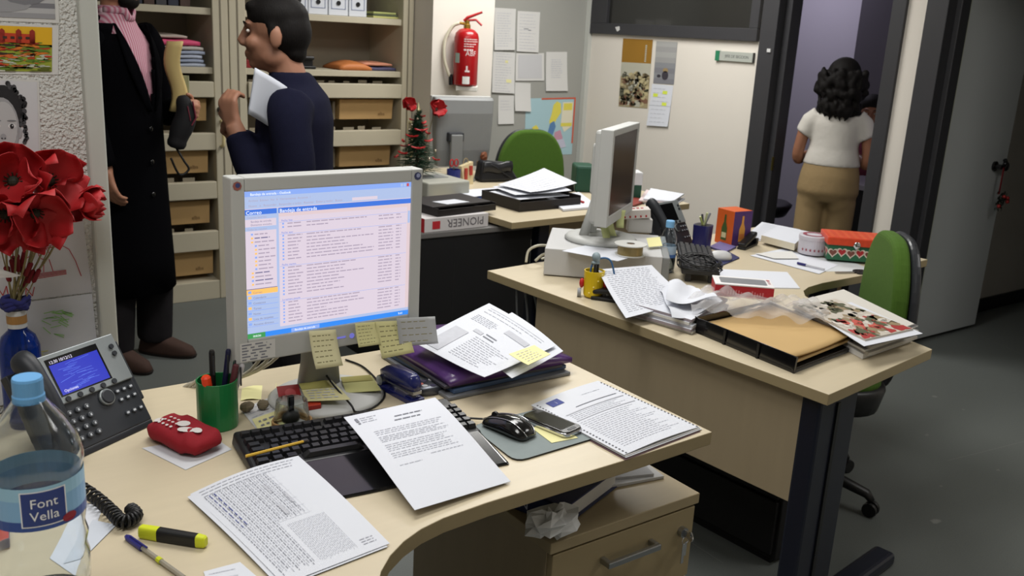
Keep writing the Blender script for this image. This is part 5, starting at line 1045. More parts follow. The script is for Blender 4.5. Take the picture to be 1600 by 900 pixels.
pen('figure_pen', (yc.x, yc.y, D + .013), (yc.x + .002, yc.y, D + .115), .005, DGREY, 'dark pen with a grey figure head in the toy cup', grp='pens in the yellow cup'); hd_ = bpy.data.objects[[o.name for o in bpy.data.objects if o.name.startswith('figure_pen')][0]]
part('figure_head', MB().ell((.002, 0, .118), (.014, .014, .016)).tube([(-.012, 0, .1), (.014, 0, .1)], .006, 8), P(140, 156, 162, .5), hd_, smooth=True)
pen('ballpoint_pen', (yc.x + .012, yc.y + .005, D + .013), (yc.x + .02, yc.y + .01, D + .105), .005, BLACK, 'black pen at the back of the toy cup', grp='pens in the yellow cup')
solo('blue_wire_loop', MB().tube(smoothpath([(yc.x - .012, yc.y + .004, D + .012), (yc.x - .006, yc.y + .01, D + .1), (yc.x + .02, yc.y + .0, D + .125), (yc.x + .045, yc.y - .02, D + .12), (yc.x + .06, yc.y - .03, D + .07)]), .003, 6), P(50, 96, 140, .4), 'blue wire loop hooked into the toy cup', 'wire', smooth=True)
# small water bottle
bc = at(1040, 424, D); t = thing('water_bottle', 'small clear water bottle with pale blue cap on the second desk', 'bottle', (bc.x, bc.y, D))
prof = [(0, .002), (.026, 0), (.03, .006), (.03, .05), (.029, .052), (.029, .1), (.03, .104), (.029, .125), (.02, .15), (.012, .163), (.012, .172)]
part('shell', MB().lathe(prof + [(r * .95, z + .001) for r, z in reversed(prof)], 28, cap=False), PET, t, smooth=True); part('cap', MB().lathe([(0, .163), (.0155, .163), (.0155, .184), (.014, .187), (0, .187)], 22, cap=False), P(120, 176, 222, .4), t)
part('water', MB().lathe([(0, .004), (.027, .004), (.028, .01), (.028, .05), (0, .05)], 24, cap=False), MC['water'], t, smooth=True)
part('label', MB().lathe([(.0302, .056), (.0302, .098)], 28, cap=False).lathe([(.0305, .056), (.0305, .068)], 28, cap=False, mi=1), [P(186, 208, 230, .4), P(90, 130, 196, .4)], t)
# second telephone, seen from the side
telephone('desk_telephone', 'dark desk telephone behind the small water bottle on the second desk', (2.70, 2.58, D), 12, lit=False)
# list sheet, documents, black tray
bl_ = thing('hole_punch', 'black hole punch half hidden under the list sheet', 'hole punch', tuple(at(962, 470, D)), rz=-55)
part('base', MB().box(-.075, .075, -.03, .03, 0, .012), BLACK, bl_, bevel=.003); part('lever', MB().box(-.07, .075, -.026, .026, .026, .042, M=TR(ry=-7)), BLACK, bl_, bevel=.006); part('spring', MB().tube([(-.03, 0, .01), (-.03, 0, .035)], .008, 8).tube([(.03, 0, .01), (.03, 0, .035)], .008, 8), STEEL, bl_)
def listp(pb, fm):
    for i in range(22): dashes(pb, fm, .08, .92, .06 + .04 * i, .06 + .04 * i, 1, .008, 1, .03, .09, .02, .1)
sheet('list_sheet', [at(934, 421, D + .085), at(1018, 414, D + .085), at(1082, 470, D + .05), at(978, 497, D + .03)], 'white sheet printed with a long list, leaning on the documents', 'paper', lambda s, t: -.006 * sin(pi * t), PAPER, prn=listp)
dc = [at(980, 494, D), at(1078, 523, D), at(1135, 488, D), at(1042, 462, D)]
for k in range(5):
    o = Vector((random.uniform(-.006, .006), random.uniform(-.006, .006), 0)); solo('document_bundle', slab([p + o for p in dc], D + .001 + .0085 * k, D + .009 + .0085 * k), [PAPER, [PAPERW, P(150, 140, 146, .8), P(190, 190, 196, .8)][k % 3]], 'bundle of documents, %s of the pile left of the black tray' % ('lowest', 'second', 'middle', 'fourth', 'topmost')[k], 'documents', 'document pile on the second desk')
for k, (a_, z_, l) in enumerate((([(1030, 455), (1075, 440), (1128, 478), (1050, 498)], D + .05, 'crumpled white sheet on the document pile'), ([(1046, 440), (1085, 445), (1120, 470), (1040, 470)], D + .075, 'loose white sheet curling above the document pile'))):
    sheet('loose_sheet', [at(x, y, z_) for x, y in a_], l, 'paper', lambda s, t: .012 * sin(5 * s + 3 * t) + .006 * sin(9 * t), PAPER, 12, 12)
# letter tray with kraft envelope
tc = [at(1082, 518, D), at(1240, 584, D), at(1332, 548, D), at(1200, 488, D)]
def L_(a, b, s): return a + (b - a) * s
tt = thing('letter_tray', 'black plastic letter tray holding a kraft envelope', 'letter tray', tuple((tc[0] + tc[2]) / 2))
tb = MB().prism([(p.x, p.y) for p in tc], D + .006, D + .010); part('floor', tb, BLACK, tt, world=True)
def wallseg(a, b, h0, h1, th=.004):
    d = (b - a).normalized(); q = Vector((-d.y, d.x, 0)) * th; m = MB()
    n = 8; vs = []
    for i in range(n + 1):
        p = a.lerp(b, i / n); h = h0 + (h1 - h0) * (i / n)
        vs += [p + Vector((0, 0, .0)), p + q + Vector((0, 0, 0)), p + q * 2 + Vector((0, 0, h)), p + q + Vector((0, 0, h))]
    fs = []
    for i in range(n):
        for j in range(4): fs.append((i * 4 + j, (i + 1) * 4 + j, (i + 1) * 4 + (j + 1) % 4, i * 4 + (j + 1) % 4))
    fs += [(3, 2, 1, 0), tuple(n * 4 + j for j in range(4))]; return m.add(vs, fs)
part('side_wall', wallseg(tc[0], tc[1], .044, .044), BLACKS, tt, world=True, bevel=.001); part('side_wall', wallseg(tc[2], tc[3], .04, .04), BLACKS, tt, world=True, bevel=.001); part('back_wall', wallseg(tc[3], tc[0], .04, .044), BLACKS, tt, world=True); part('front_lip', wallseg(L_(tc[1], tc[2], .0), L_(tc[1], tc[2], 1), .012, .012), BLACKS, tt, world=True)
rb = MB()
for s in (.33, .66): p = tc[0].lerp(tc[1], s); d = (tc[1] - tc[0]).normalized() * .004; rb.add([p - d + Vector((-.003, -.002, 0)), p + d + Vector((-.003, -.002, 0)), p + d + Vector((-.002, -.002, .042)), p - d + Vector((-.002, -.002, .042))], [(0, 1, 2, 3)])
part('rib', rb, BLACK, tt, world=True)
zt = D + .046
ctc = sum(tc, Vector()) / 4; en = [ctc + (p - ctc) * .95 + Vector((0, 0, (.026, .04, .044, .03)[i])) for i, p in enumerate(tc)]
sheet('kraft_envelope', en, 'brown kraft envelope filling the black letter tray', 'envelope', lambda s, t: .006 * (2 * t - 1) ** 2 - .006 + .004 * s * s, mat('kraft_paper', (190, 158, 106), .8, var=.06, vs=6), 12, 12, th=.004)
sheet('envelope', [p - Vector((0, 0, .012)) for p in en], 'second envelope lying under the kraft envelope in the tray', 'envelope', None, P(170, 142, 96, .8), 2, 2, th=.006)
# plastic bag with phone box
bxc = at(1176, 470, D + .045); pbx = thing('phone_box', 'white and red phone carton lying on the plastic bag', 'box', (bxc.x - .02, bxc.y + .03, D + .062), rz=-42)
part('carton', MB().box(-.088, .088, -.05, .05, 0, .036), P(176, 28, 40, .45), pbx, bevel=.001); part('lid', MB().box(-.0885, .0885, -.0505, .0505, .036, .04), P(226, 224, 224, .5), pbx, bevel=.001); part('phone_picture', MB().prism(rrect(.07, .033, .006), .04, .0406), P(128, 130, 134, .35), pbx)
q = MB(); q.lathe([(.006, .0402), (.006, .0407)], 14, c=(.079, .03, 0), mi=0); dashes(q, lambda s, t: (.074 + .01 * t, .02 - .05 * s, .0407), 0, 1, .3, .7, 2, .2, 0, .1, .25, .06)
for i in range(14): q.box(-.05 + .008 * i, -.046 + .008 * i, -.0512, -.0504, .008, .008 + random.uniform(.006, .016), 1)
part('print', q, [P(170, 60, 70, .5), P(206, 120, 126, .5)], pbx)
bagm = mat('clear_bag', (226, 224, 224), .18, trans=.4, alpha=.5, ior=1.1)
rn = random.Random(5); ctr = at(1172, 482, D + .05); mb = MB()
def bagf(s, t):
    x = (s - .5) * .40; y = (t - .5) * .22; r_ = 1 - (2 * abs(s - .5)) ** 2; z = .004 + .034 * r_ * (1 - (2 * t - 1) ** 2) ** .5 + .014 * sin(13 * s + 6 * t) * sin(9 * t + 4 * s) + .009 * sin(31 * s - 12 * t) + .012 * abs(2 * s - 1)
    return (x, y + .02 * sin(5 * s), max(0, z))
mb.grid(bagf, 44, 28); solo('plastic_bag', mb, bagm, 'crumpled clear plastic bag under the phone carton', 'plastic bag', smooth=False, loc=(ctr.x + .02, ctr.y - .0, D + .042), rz=-38)
# magazines and papers stack
mc = [at(1238, 500, D), at(1352, 562, D), at(1428, 535, D), at(1318, 478, D)]
cols = [(206, 206, 206), (190, 186, 178), (150, 150, 156), (214, 210, 206), (120, 60, 56), (196, 198, 200), (90, 88, 90), (208, 204, 196)]
z = D + .001
for k in range(8):
    th = (.014, .008, .006, .007, .004, .006, .004, .004)[k]; o = Vector((random.uniform(-.012, .012), random.uniform(-.012, .012), 0))
    solo('magazine', slab([p + o for p in mc], z, z + th), [P(*cols[k], .6), [PAPERW, P(180, 176, 168, .8)][k % 2]], 'magazine or brochure, number %s from below in the stack beside the tray' % ('one', 'two', 'three', 'four', 'five', 'six', 'seven', 'eight')[k], 'magazine', 'magazine stack beside the tray'); z += th + .0003
ws = [at(1260, 483, z), at(1350, 541, z), at(1442, 521, z), at(1330, 472, z)]
sheet('paper_sheet', ws, 'white sheet sticking out below the food magazine', 'paper', None, PAPER, 3, 3)
fc = [at(1244, 478, z + .004), at(1352, 531, z + .004), at(1427, 514, z + .004), at(1305, 467, z + .004)]
def cover(pb, fm):
    rn = random.Random(8); rect(pb, fm, 0, 1, 0, 1, 0)
    f2_ = lambda s, t: Vector(fm(s, t)) + Vector((0, 0, .0004)); f3_ = lambda s, t: Vector(fm(s, t)) + Vector((0, 0, .0008))
    for i in range(150):
        s, t = rn.uniform(.03, .97), rn.uniform(.03, .97); a = rn.uniform(.03, .1); mi = rn.choice((0, 1, 2, 5)) if s < .55 else rn.choice((1, 2, 3, 3, 4, 5))
        pb.poly([(f2_ if i % 2 else f3_)(min(.99, max(.01, s + a * cos(q_) * rn.uniform(.5, 1.2))), min(.99, max(.01, t + a * 1.2 * sin(q_) * rn.uniform(.5, 1.2)))) for q_ in [k * pi / 4 for k in range(8)]], mi)
sheet('food_magazine', fc, 'glossy food magazine on top of the stack', 'magazine', None, P(190, 180, 166, .35), 3, 3, prn=cover, prm=[P(200, 192, 180, .4), P(150, 132, 104, .4), P(90, 92, 70, .4), P(170, 60, 60, .4), P(196, 90, 80, .4), P(214, 206, 196, .4)], th=.004)
# upright keyboard with tangled earphones
kc = at(1096, 436, D); t = thing('keyboard', 'dark grey keyboard on the second desk tangled with black cables', 'keyboard', (2.50, 2.255, D), rz=47)
part('tray', MB().add([(-.2, -.065, 0), (.2, -.065, 0), (.2, .065, 0), (-.2, .065, 0), (-.2, -.065, .014), (.2, -.065, .014), (.2, .065, .024), (-.2, .065, .024)], [(3, 2, 1, 0), (4, 5, 6, 7), (0, 1, 5, 4), (1, 2, 6, 5), (2, 3, 7, 6), (3, 0, 4, 7)], M=TR(0, 0, .03, rx=0, ry=0)), DGREY, t, bevel=.003)
part('foot', MB().box(-.18, -.15, .03, .05, 0, .03).box(.15, .18, .03, .05, 0, .03).box(-.18, -.15, -.05, -.03, 0, .03).box(.15, .18, -.05, -.03, 0, .03), DGREY, t)
km2 = mesh_of('key', MB().add([(-.0085, -.0085, 0), (.0085, -.0085, 0), (.0085, .0085, 0), (-.0085, .0085, 0), (-.0065, -.006, .008), (.0065, -.006, .008), (.0065, .007, .008), (-.0065, .007, .008)], [(3, 2, 1, 0), (4, 5, 6, 7), (0, 1, 5, 4), (1, 2, 6, 5), (2, 3, 7, 6), (3, 0, 4, 7)]), [P(62, 62, 64, .45)])
for i in range(20):
    for j in range(6):
        o = bpy.data.objects.new('key', km2); COL.objects.link(o); o.parent = t; o.location = (-.184 + i * .0193, -.052 + j * .0205, .0445 + (j * .0205 + .013) * .077); o.rotation_euler = (rad(4.4), 0, 0)
tg = MB(); rn = random.Random(12)
for k in range(5):
    pts = []; a0 = rn.uniform(0, 6)
    for i in range(14): a_ = a0 + i * .9; pts.append((kc.x - .03 + (.05 + .03 * rn.random()) * cos(a_), kc.y - .01 + (.06 + .04 * rn.random()) * sin(a_), D + .05 + .035 * rn.random()))
    tg.tube(smoothpath(pts, 5), .0018, 5)
solo('tangled_earphones', tg, BLACK, 'tangle of thin black cables beside the dark keyboard', 'cable', smooth=True)
solo('mouse_pad', slab([at(1092, 404, D), at(1118, 420, D), at(1156, 404, D), at(1130, 390, D)], D + .0005, D + .004, .01), [P(40, 42, 84, .7), P(30, 30, 60, .7)], 'dark blue mouse pad on the second desk', 'mouse pad')
c = at(1122, 405, D + .004); t = thing('computer_mouse', 'silver-white mouse on the dark blue pad', 'mouse', (c.x, c.y, D + .0045), rz=60)
part('shell', MB().loft([(0, 0, 0, .03, .052), (0, 0, .012, .031, .053), (0, -.004, .024, .025, .043), (0, -.006, .032, .013, .024), (0, -.006, .034, .004, .01)], 22), P(200, 200, 200, .35), t, smooth=True); part('button_gap', MB().box(-.0006, .0006, .01, .05, .014, .03), DGREY, t)
c = at(1095, 389, D); t = thing('pen_cup', 'dark blue pen cup on the second desk', 'pen cup', (c.x, c.y, D), rz=20)
part('cup', MB().loft([(0, 0, 0, .032, .032), (0, 0, .1, .035, .035)], 24, p=4).loft([(0, 0, .1001, .031, .031), (0, 0, .1003, .031, .031)], 20, p=4, mi=1), [P(34, 34, 88, .35), BLACK], t, smooth=False)
for i, (dx, dy, cc, l) in enumerate(((-.015, .0, (170, 180, 110), 'pale green'), (.0, .008, (60, 60, 70), 'dark grey'), (.016, -.004, (120, 122, 126), 'grey'), (-.004, -.012, (190, 196, 150), 'cream'))):
    pen('ballpoint_pen', (c.x + dx * .4, c.y + dy * .4, D + .101), (c.x + dx * 1.6, c.y + dy * 1.6, D + .135 + .006 * i), .0045, P(*cc, .4), l + ' pen in the dark blue cup', grp='pens in the dark blue cup')
# orange carton with two bottles printed
c = at(1143, 380, D); t = thing('bottle_carton', 'orange and violet carton printed with bottles', 'carton', (c.x, c.y, D), rz=-95)
part('carton', MB().box(-.05, .05, -.05, .05, 0, .145), P(206, 92, 34, .5), t, bevel=.001)
q = MB()
def btl(fx, mi, mj):
    pr = [(-.016, .018), (-.016, .07), (-.006, .095), (-.005, .125), (.005, .125), (.006, .095), (.016, .07), (.016, .018)]; q.poly([fx(a_, b_) for a_, b_ in pr], mi); q.poly([tuple(Vector(fx(a_, b_)) * 1.004) for a_, b_ in ((-.013, .028), (.013, .028), (.013, .05), (-.013, .05))], mj)
btl(lambda a_, b_: (a_, -.0508, b_), 0, 3); q.poly([(.0504, -.05, 0), (.0504, .05, 0), (.0504, .05, .145), (.0504, -.05, .145)], 1); btl(lambda a_, b_: (.0509, a_, b_), 2, 4)
part('print', q, [P(60, 84, 40, .5), P(74, 44, 104, .5), P(214, 150, 60, .5), P(200, 190, 150, .5), P(200, 120, 60, .5)], t)
solo('violet_card', slab([at(1108, 388, D), at(1134, 396, D), at(1150, 388, D), at(1124, 380, D)], D + .001, D + .008), [P(106, 100, 150, .5), P(80, 76, 120, .5)], 'small violet booklet in front of the orange carton', 'booklet')
c = at(1168, 386, D); t = thing('stapler', 'black stapler in front of the papers on the second desk', 'stapler', (c.x, c.y, D), rz=20)
part('base', MB().box(-.075, .07, -.018, .018, 0, .01), BLACK, t, bevel=.003); part('arm', MB().box(-.07, .07, -.016, .016, .024, .044, M=TR(ry=-14)), BLACK, t, bevel=.006); part('hinge', MB().box(.05, .072, -.018, .018, .006, .03), BLACK, t)
pl = [at(1164, 372, D), at(1215, 384, D), at(1250, 362, D), at(1190, 350, D)]
solo('thick_report', slab([at(1188, 382, D), at(1240, 396, D), at(1262, 376, D), at(1215, 366, D)], D + .012, D + .04), [PAPER, P(214, 206, 184, .8)], 'thick white report behind the round tin', 'report')
for k, l in enumerate(('lower white sheet under the far papers on the second desk', 'upper white sheet of the far papers on the second desk')): sheet('paper_sheet', [p + Vector((.01 * k, .008 * k, .004 + .004 * k)) for p in pl], l, 'paper', None, PAPER, 2, 2, prn=(lambda pb, fm: dashes(pb, fm, .1, .9, .1, .9, 9, .012, 1)) if k else None, th=.003)
sheet('paper_sheet', [at(1172, 399, D + .002), at(1225, 388, D + .002), at(1310, 414, D + .002), at(1280, 428, D + .002)], 'long white sheet with blue pen on the second desk', 'paper', None, PAPER, 2, 2)
sheet('paper_sheet', [at(1180, 396, D + .006), at(1238, 392, D + .006), at(1248, 404, D + .006), at(1210, 404, D + .006)], 'small white sheet on the long sheet of the second desk', 'paper', None, PAPERW, 2, 2)
a, b = at(1246, 411, D + .008), at(1276, 418, D + .008); t = thing('ballpoint_pen', 'dark blue capped pen on the long white sheet', 'pen', tuple(a)); part('cap', MB().tube([(0, 0, 0), (b - a) * .45], .005, 8), P(36, 34, 100, .4), t); part('barrel', MB().tube([(b - a) * .45, (b - a) * 1.4], .0038, 8), P(190, 190, 196, .3), t)
sheet('paper_sheet', [at(1118, 420, D + .001), at(1230, 425, D + .001), at(1250, 450, D + .004), at(1130, 448, D + .004)], 'white paper stack behind the phone carton', 'paper', None, PAPER, 2, 2, th=.012)
sheet('paper_sheet', [at(1262, 400, D + .001), at(1330, 408, D + .001), at(1368, 424, D + .001), at(1290, 424, D + .001)], 'pale sheet below the heart tin on the second desk', 'paper', None, P(206, 210, 212, .6), 2, 2, th=.008)
sk = thing('scissors', 'black handled scissors at the front edge of the second desk', 'scissors', tuple(at(1334, 427, D)), rz=-20)
for sgn in (-1, 1): part('handle', MB().tube([(.03 + .022 * cos(a_), sgn * .012 + .011 * sin(a_), .005) for a_ in [i * pi / 8 for i in range(17)]], .0045, 6), BLACK, sk)
part('blade', MB().box(-.08, .012, -.004, .004, .002, .006), STEEL, sk)
c = at(1268, 398, D); t = thing('round_tin', 'round white tin with red lettering on the second desk', 'tin', (c.x, c.y, D + .008))
part('body', MB().lathe([(0, 0), (.056, 0), (.057, .003), (.057, .058), (.0585, .058), (.0585, .072), (.056, .075), (0, .076)], 36, cap=False), P(196, 192, 200, .4), t, smooth=False)
q = MB(); cz_ = cylb(.0574); [q.poly([cz_(-.095 + .0165 * i + .006 * cos(a_) * (1 if k_ % 2 else .45), .02 + .008 * sin(a_) * (1 if k_ % 2 else .45)) for k_, a_ in enumerate([j_ * pi / 5 for j_ in range(10)])]) for i in range(9)]; q.lathe([(.03, .0762), (.045, .0764)], 24, cap=False); part('print', q, P(150, 70, 84, .5), t)
c = at(1330, 408, D); t = thing('heart_tin', 'green tin with heart pattern and orange-red hinged lid', 'tin box', (c.x + .02, c.y + .02, D + .009), rz=-44)
part('body', MB().box(-.105, .105, -.075, .075, 0, .062), P(38, 96, 66, .4), t, bevel=.003); part('lid', MB().box(-.112, .112, -.082, .082, .060, .092), mat('lid_orange', (206, 70, 40), .4, var=.2, vs=60), t, bevel=.004)
q = MB()
def heart(f_, x, y, s, mi): q.poly([f_(x + s * .06 * 16 * sin(a_) ** 3 / 16, y + s * .06 * (13 * cos(a_) - 5 * cos(2 * a_) - 2 * cos(3 * a_) - cos(4 * a_)) / 16) for a_ in [i * 2 * pi / 20 for i in range(20)]], mi)
for i in range(6): heart(lambda x, y: (x, -.0756, y), -.085 + .034 * i, .03 + .004 * (i % 2), .34, 0); heart(lambda x, y: (x, -.0760, y), -.085 + .034 * i, .03 + .004 * (i % 2), .24, 1 if i % 2 else 2)
for i in range(4): heart(lambda x, y: (-.1056, x, y), -.055 + .036 * i, .03, .34, 0); heart(lambda x, y: (-.106, x, y), -.055 + .036 * i, .03, .22, 2 if i % 2 else 1)
part('heart_pattern', q, [P(214, 200, 186, .5), P(170, 40, 46, .5), P(120, 70, 60, .5)], t); q = MB()
for i in range(7):
    for j in range(5): q.lathe([(.009, .0922), (.009, .0925)], 8, c=(-.09 + .03 * i, -.06 + .03 * j, 0))
part('lid_pattern', q, P(222, 110, 66, .4), t); part('clasp', MB().ell((.0, -.083, .066), (.014, .005, .014)).box(-.006, .006, -.086, -.078, .05, .066), CHROME, t, smooth=True)
# ================================================================== chairs
def chair(name, label, loc, facing, zt=.95, zs=.46):
    t = thing(name, label, 'chair', loc, rz=facing - 90)     # local +y is where the sitter looks
    part('seat', MB().loft([(0, 0, zs - .02, .2, .2), (0, 0, zs - .0, .228, .228), (0, 0, zs + .02, .228, .228), (0, 0, zs + .035, .2, .2)], 28, p=3.2), GREEN, t, smooth=True)
    part('seat_pan', MB().loft([(0, 0, zs - .1, .15, .15), (0, 0, zs - .085, .23, .23), (0, 0, zs - .01, .245, .245), (0, 0, zs + .004, .236, .236)], 28, p=3.2), BLACK, t, smooth=True)
    zb = zs + .1; H_ = zt - zb
    def shape(y0, y1, w_, e):
        pr = []
        for i in range(25):
            a = pi * i / 24; pr.append((w_ * (1 - .2 * sin(a)) * math.copysign(abs(cos(a)) ** .6, cos(a)), zb + H_ * .42 + (H_ * .58) * sin(a) ** .75))
        pr += [(-w_ * 1.02, zb + H_ * .3), (-w_ * .86, zb + .02), (-w_ * .6, zb), (w_ * .6, zb), (w_ * .86, zb + .02), (w_ * 1.02, zb + H_ * .3)]
        return MB().prism([(x, z) for x, z in pr], y0, y1, M=Matrix(((1, 0, 0, 0), (0, 0, 1, 0), (0, 1, 0, 0), (0, 0, 0, 1))))
    part('backrest', shape(-.24, -.185, .215, 0), GREEN, t, bevel=.02, seg=4, smooth=False); part('back_shell', shape(-.268, -.24, .222, 0), mat('shell_grey', (44, 46, 50), .3, var=.05), t, bevel=.012, seg=3)
    part('back_arm', MB().tube(smoothpath([(0, -.08, zs - .06), (0, -.24, zs - .05), (0, -.285, zs + .05), (0, -.275, zs + .28)]), .022, 8, flat=.5), BLACK, t, smooth=True)
    part('gas_lift', MB().lathe([(.03, .08), (.03, .22), (.018, .22), (.018, zs - .07)], 16), BLACK, t)
    for k in range(5):
        a = 2 * pi * k / 5 + .35; c_, s_ = cos(a), sin(a)
        part('star_leg', MB().tube([(0, 0, .11), (.12 * c_, .12 * s_, .1), (.27 * c_, .27 * s_, .075), (.29 * c_, .29 * s_, .055)], [.032, .026, .02, .014], 10, flat=.8), BLACK, t, smooth=True)
        w2 = MB()
        for q_ in (-.013, .013): w2.lathe([(.0, -.008), (.024, -.008), (.026, 0), (.024, .008), (0, .008)], 16, M=TR(.29 * c_ - q_ * s_, .29 * s_ + q_ * c_, .026, rz=math.degrees(a) + 0) @ TR(rx=90), cap=False)
        part('caster', w2, BLACK, t)
    return t
chair('office_chair', 'green swivel chair with black shell at the second desk', (2.668, 1.845, 0), 137, zt=.955)
chair('office_chair', 'green swivel chair behind the far desk by the grey panel', (3.40, 4.37, 0), 250, zt=.965)
# ================================================================== far desk
d3 = thing('office_desk', 'far maple desk in front of the poster wall', 'desk', (0, 0, 0))
desk_top(d3, [(2.36, 3.215), (3.54, 3.285), (3.60, 3.95), (3.20, 4.0), (3.1, 4.1), (3.06, 4.3), (3.06, 4.72), (2.28, 4.72)])
part('front_panel', MB().box(2.62, 3.40, 3.36, 3.378, .28, D - .03), WPAN, d3); part('leg', MB().box(2.58, 2.64, 3.30, 3.36, .03, D - .03).box(2.58, 2.64, 3.28, 3.9, 0, .04), NAVY, d3, bevel=.005); part('leg', MB().box(3.42, 3.50, 3.34, 3.40, .03, D - .03).box(3.42, 3.5, 3.3, 3.9, 0, .04), NAVY, d3, bevel=.005); part('leg', MB().box(2.7, 2.78, 4.55, 4.65, 0, D - .03), NAVY, d3)
bc_ = thing('low_cabinet', 'low black cabinet with grey top beside the far desk', 'cabinet', (2.14, 3.33, 0))
part('body', MB().box(-.215, .42, 0, .8, 0, .665), mat('matt_black', (14, 14, 16), .7), bc_, bevel=.003); part('top', MB().box(-.22, .425, -.006, .81, .665, .69), mat('grey_top', (108, 106, 104), .5), bc_, bevel=.004)
part('door_gap', MB().box(-.001, .001, -.001, 0, .05, .64), P(30, 30, 32, .6), bc_)
ZB = .69
rbx = thing('paper_carton', 'red and white paper carton on the low black cabinet', 'carton', (2.15, 3.45, ZB + .0005), rz=3)
part('carton', MB().box(-.17, .17, -.11, .11, 0, .06), P(206, 202, 202, .6), rbx, bevel=.001); q = MB(); q.add([(-.171, -.111, 0), (-.171, .111, 0), (-.171, .111, .06), (-.171, -.111, .06)], [(0, 1, 2, 3)]); q.box(-.13, -.09, -.1112, -.1104, .012, .046); text(q, 'PIONEER', .05, TR(.145, -.1112, .048, rx=90) @ TR(rz=180), 1); text(q, 'Pioneer', .04, Matrix(((0, 0, -1, -.1716), (-1, 0, 0, .09), (0, 1, 0, .018), (0, 0, 0, 1))), 2)
part('print', q, [P(186, 40, 50, .6), P(110, 106, 110, .6), P(226, 190, 190, .6)], rbx)
def tray(name, label, c, rz, w_, l_, h, mt=BLACK):
    t = thing(name, label, 'tray', c, rz=rz)
    part('floor', MB().box(-w_, w_, -l_, l_, 0, .006), mt, t); part('side_wall', MB().box(-w_, -w_ + .005, -l_, l_, .006, h), mt, t); part('side_wall', MB().box(w_ - .005, w_, -l_, l_, .006, h), mt, t); part('back_wall', MB().box(-w_ + .005, w_ - .005, l_ - .005, l_, .006, h), mt, t); part('front_lip', MB().box(-w_ + .005, w_ - .005, -l_, -l_ + .005, .006, h * .8), mt, t); return t
tray('letter_tray', 'dark brown-black tray lying on the red and white carton', (2.21, 3.50, ZB + .061), 8, .17, .13, .035, P(30, 26, 26, .5))
sheet('document_folder', [Vector((2.05, 3.37, ZB + .1)), Vector((2.38, 3.41, ZB + .1)), Vector((2.36, 3.63, ZB + .1)), Vector((2.03, 3.6, ZB + .1))], 'black document folder on the tray above the carton', 'folder', None, P(34, 32, 34, .5), 2, 2, th=.006)
sheet('paper_slip', [Vector((2.14, 3.40, ZB + .102)), Vector((2.27, 3.42, ZB + .102)), Vector((2.24, 3.5, ZB + .102)), Vector((2.11, 3.48, ZB + .102))], 'white slip on the black folder above the carton', 'paper', None, PAPER, 2, 2)
tray('letter_tray', 'dark tray full of papers on the far desk', (2.72, 3.56, D + .0005), 2, .19, .15, .055, P(28, 24, 24, .5))
for k, (dx, dy, rz_, lz, l) in enumerate(((0, 0, 2, .05, 'lower printed sheet in the dark tray on the far desk'), (.02, .01, -8, .066, 'middle printed sheet in the dark tray on the far desk'), (.06, .02, 6, .08, 'top sheet curling up from the dark tray on the far desk'))):
    M_ = TR(2.72 + dx, 3.57 + dy, D + lz, rz=rz_); sheet('printed_sheet', [M_ @ Vector(p) for p in ((-.16, -.12, 0), (.15, -.12, 0), (.15, .12, 0), (-.16, .12, 0))], l, 'paper', lambda s, t, k=k: .012 * s * s * k + .02 * t * k * s, PAPER, 8, 8, prn=lambda pb, fm: dashes(pb, fm, .1, .9, .1, .9, 8, .012, 1))
gp = thing('grey_printer', 'small grey printer on the far desk below the tree', 'printer', (2.40, 4.02, D + .0005), rz=2)
part('case', MB().box(-.1, .15, -.17, .15, 0, .075), mat('printer_grey', (166, 166, 156), .5), gp, bevel=.008); part('paper_slot', MB().box(-.05, .1, -.05, .05, .0752, .077), PCDARK, gp)
# rear monitor on the far desk
mx = pv(722, 205, 4.35); m3_ = thing('computer_monitor', 'grey monitor on the far desk seen from behind', 'monitor', (mx.x, 4.35, D), rz=-8)
zc3 = mx.z - D
part('back_shell', MB().loft([(0, -.0, zc3 - .19, .15, .03), (0, -.0, zc3 - .1, .165, .04), (0, 0, zc3 + .1, .175, .045), (0, 0, zc3 + .17, .178, .035), (0, 0, zc3 + .185, .176, .02)], 28, p=6), PCDARK, m3_, smooth=False, bevel=.004)
part('bezel', MB().box(-.18, .18, .02, .045, zc3 - .19, zc3 + .19), PCGREY, m3_, bevel=.005); part('screen', MB().box(-.16, .16, .0452, .046, zc3 - .15, zc3 + .17), BLACKS, m3_)
part('hinge', MB().box(-.11, -.02, -.075, -.03, zc3 - .05, zc3 + .0), DGREY, m3_, bevel=.006); part('neck', MB().box(-.1, -.03, -.085, -.06, .015, zc3 - .01), PCDARK, m3_, bevel=.006); part('base', MB().lathe([(0, 0), (.11, 0), (.11, .01), (.08, .022), (0, .03)], 30, c=(-.06, -.06, 0), cap=False), PCDARK, m3_, smooth=True)
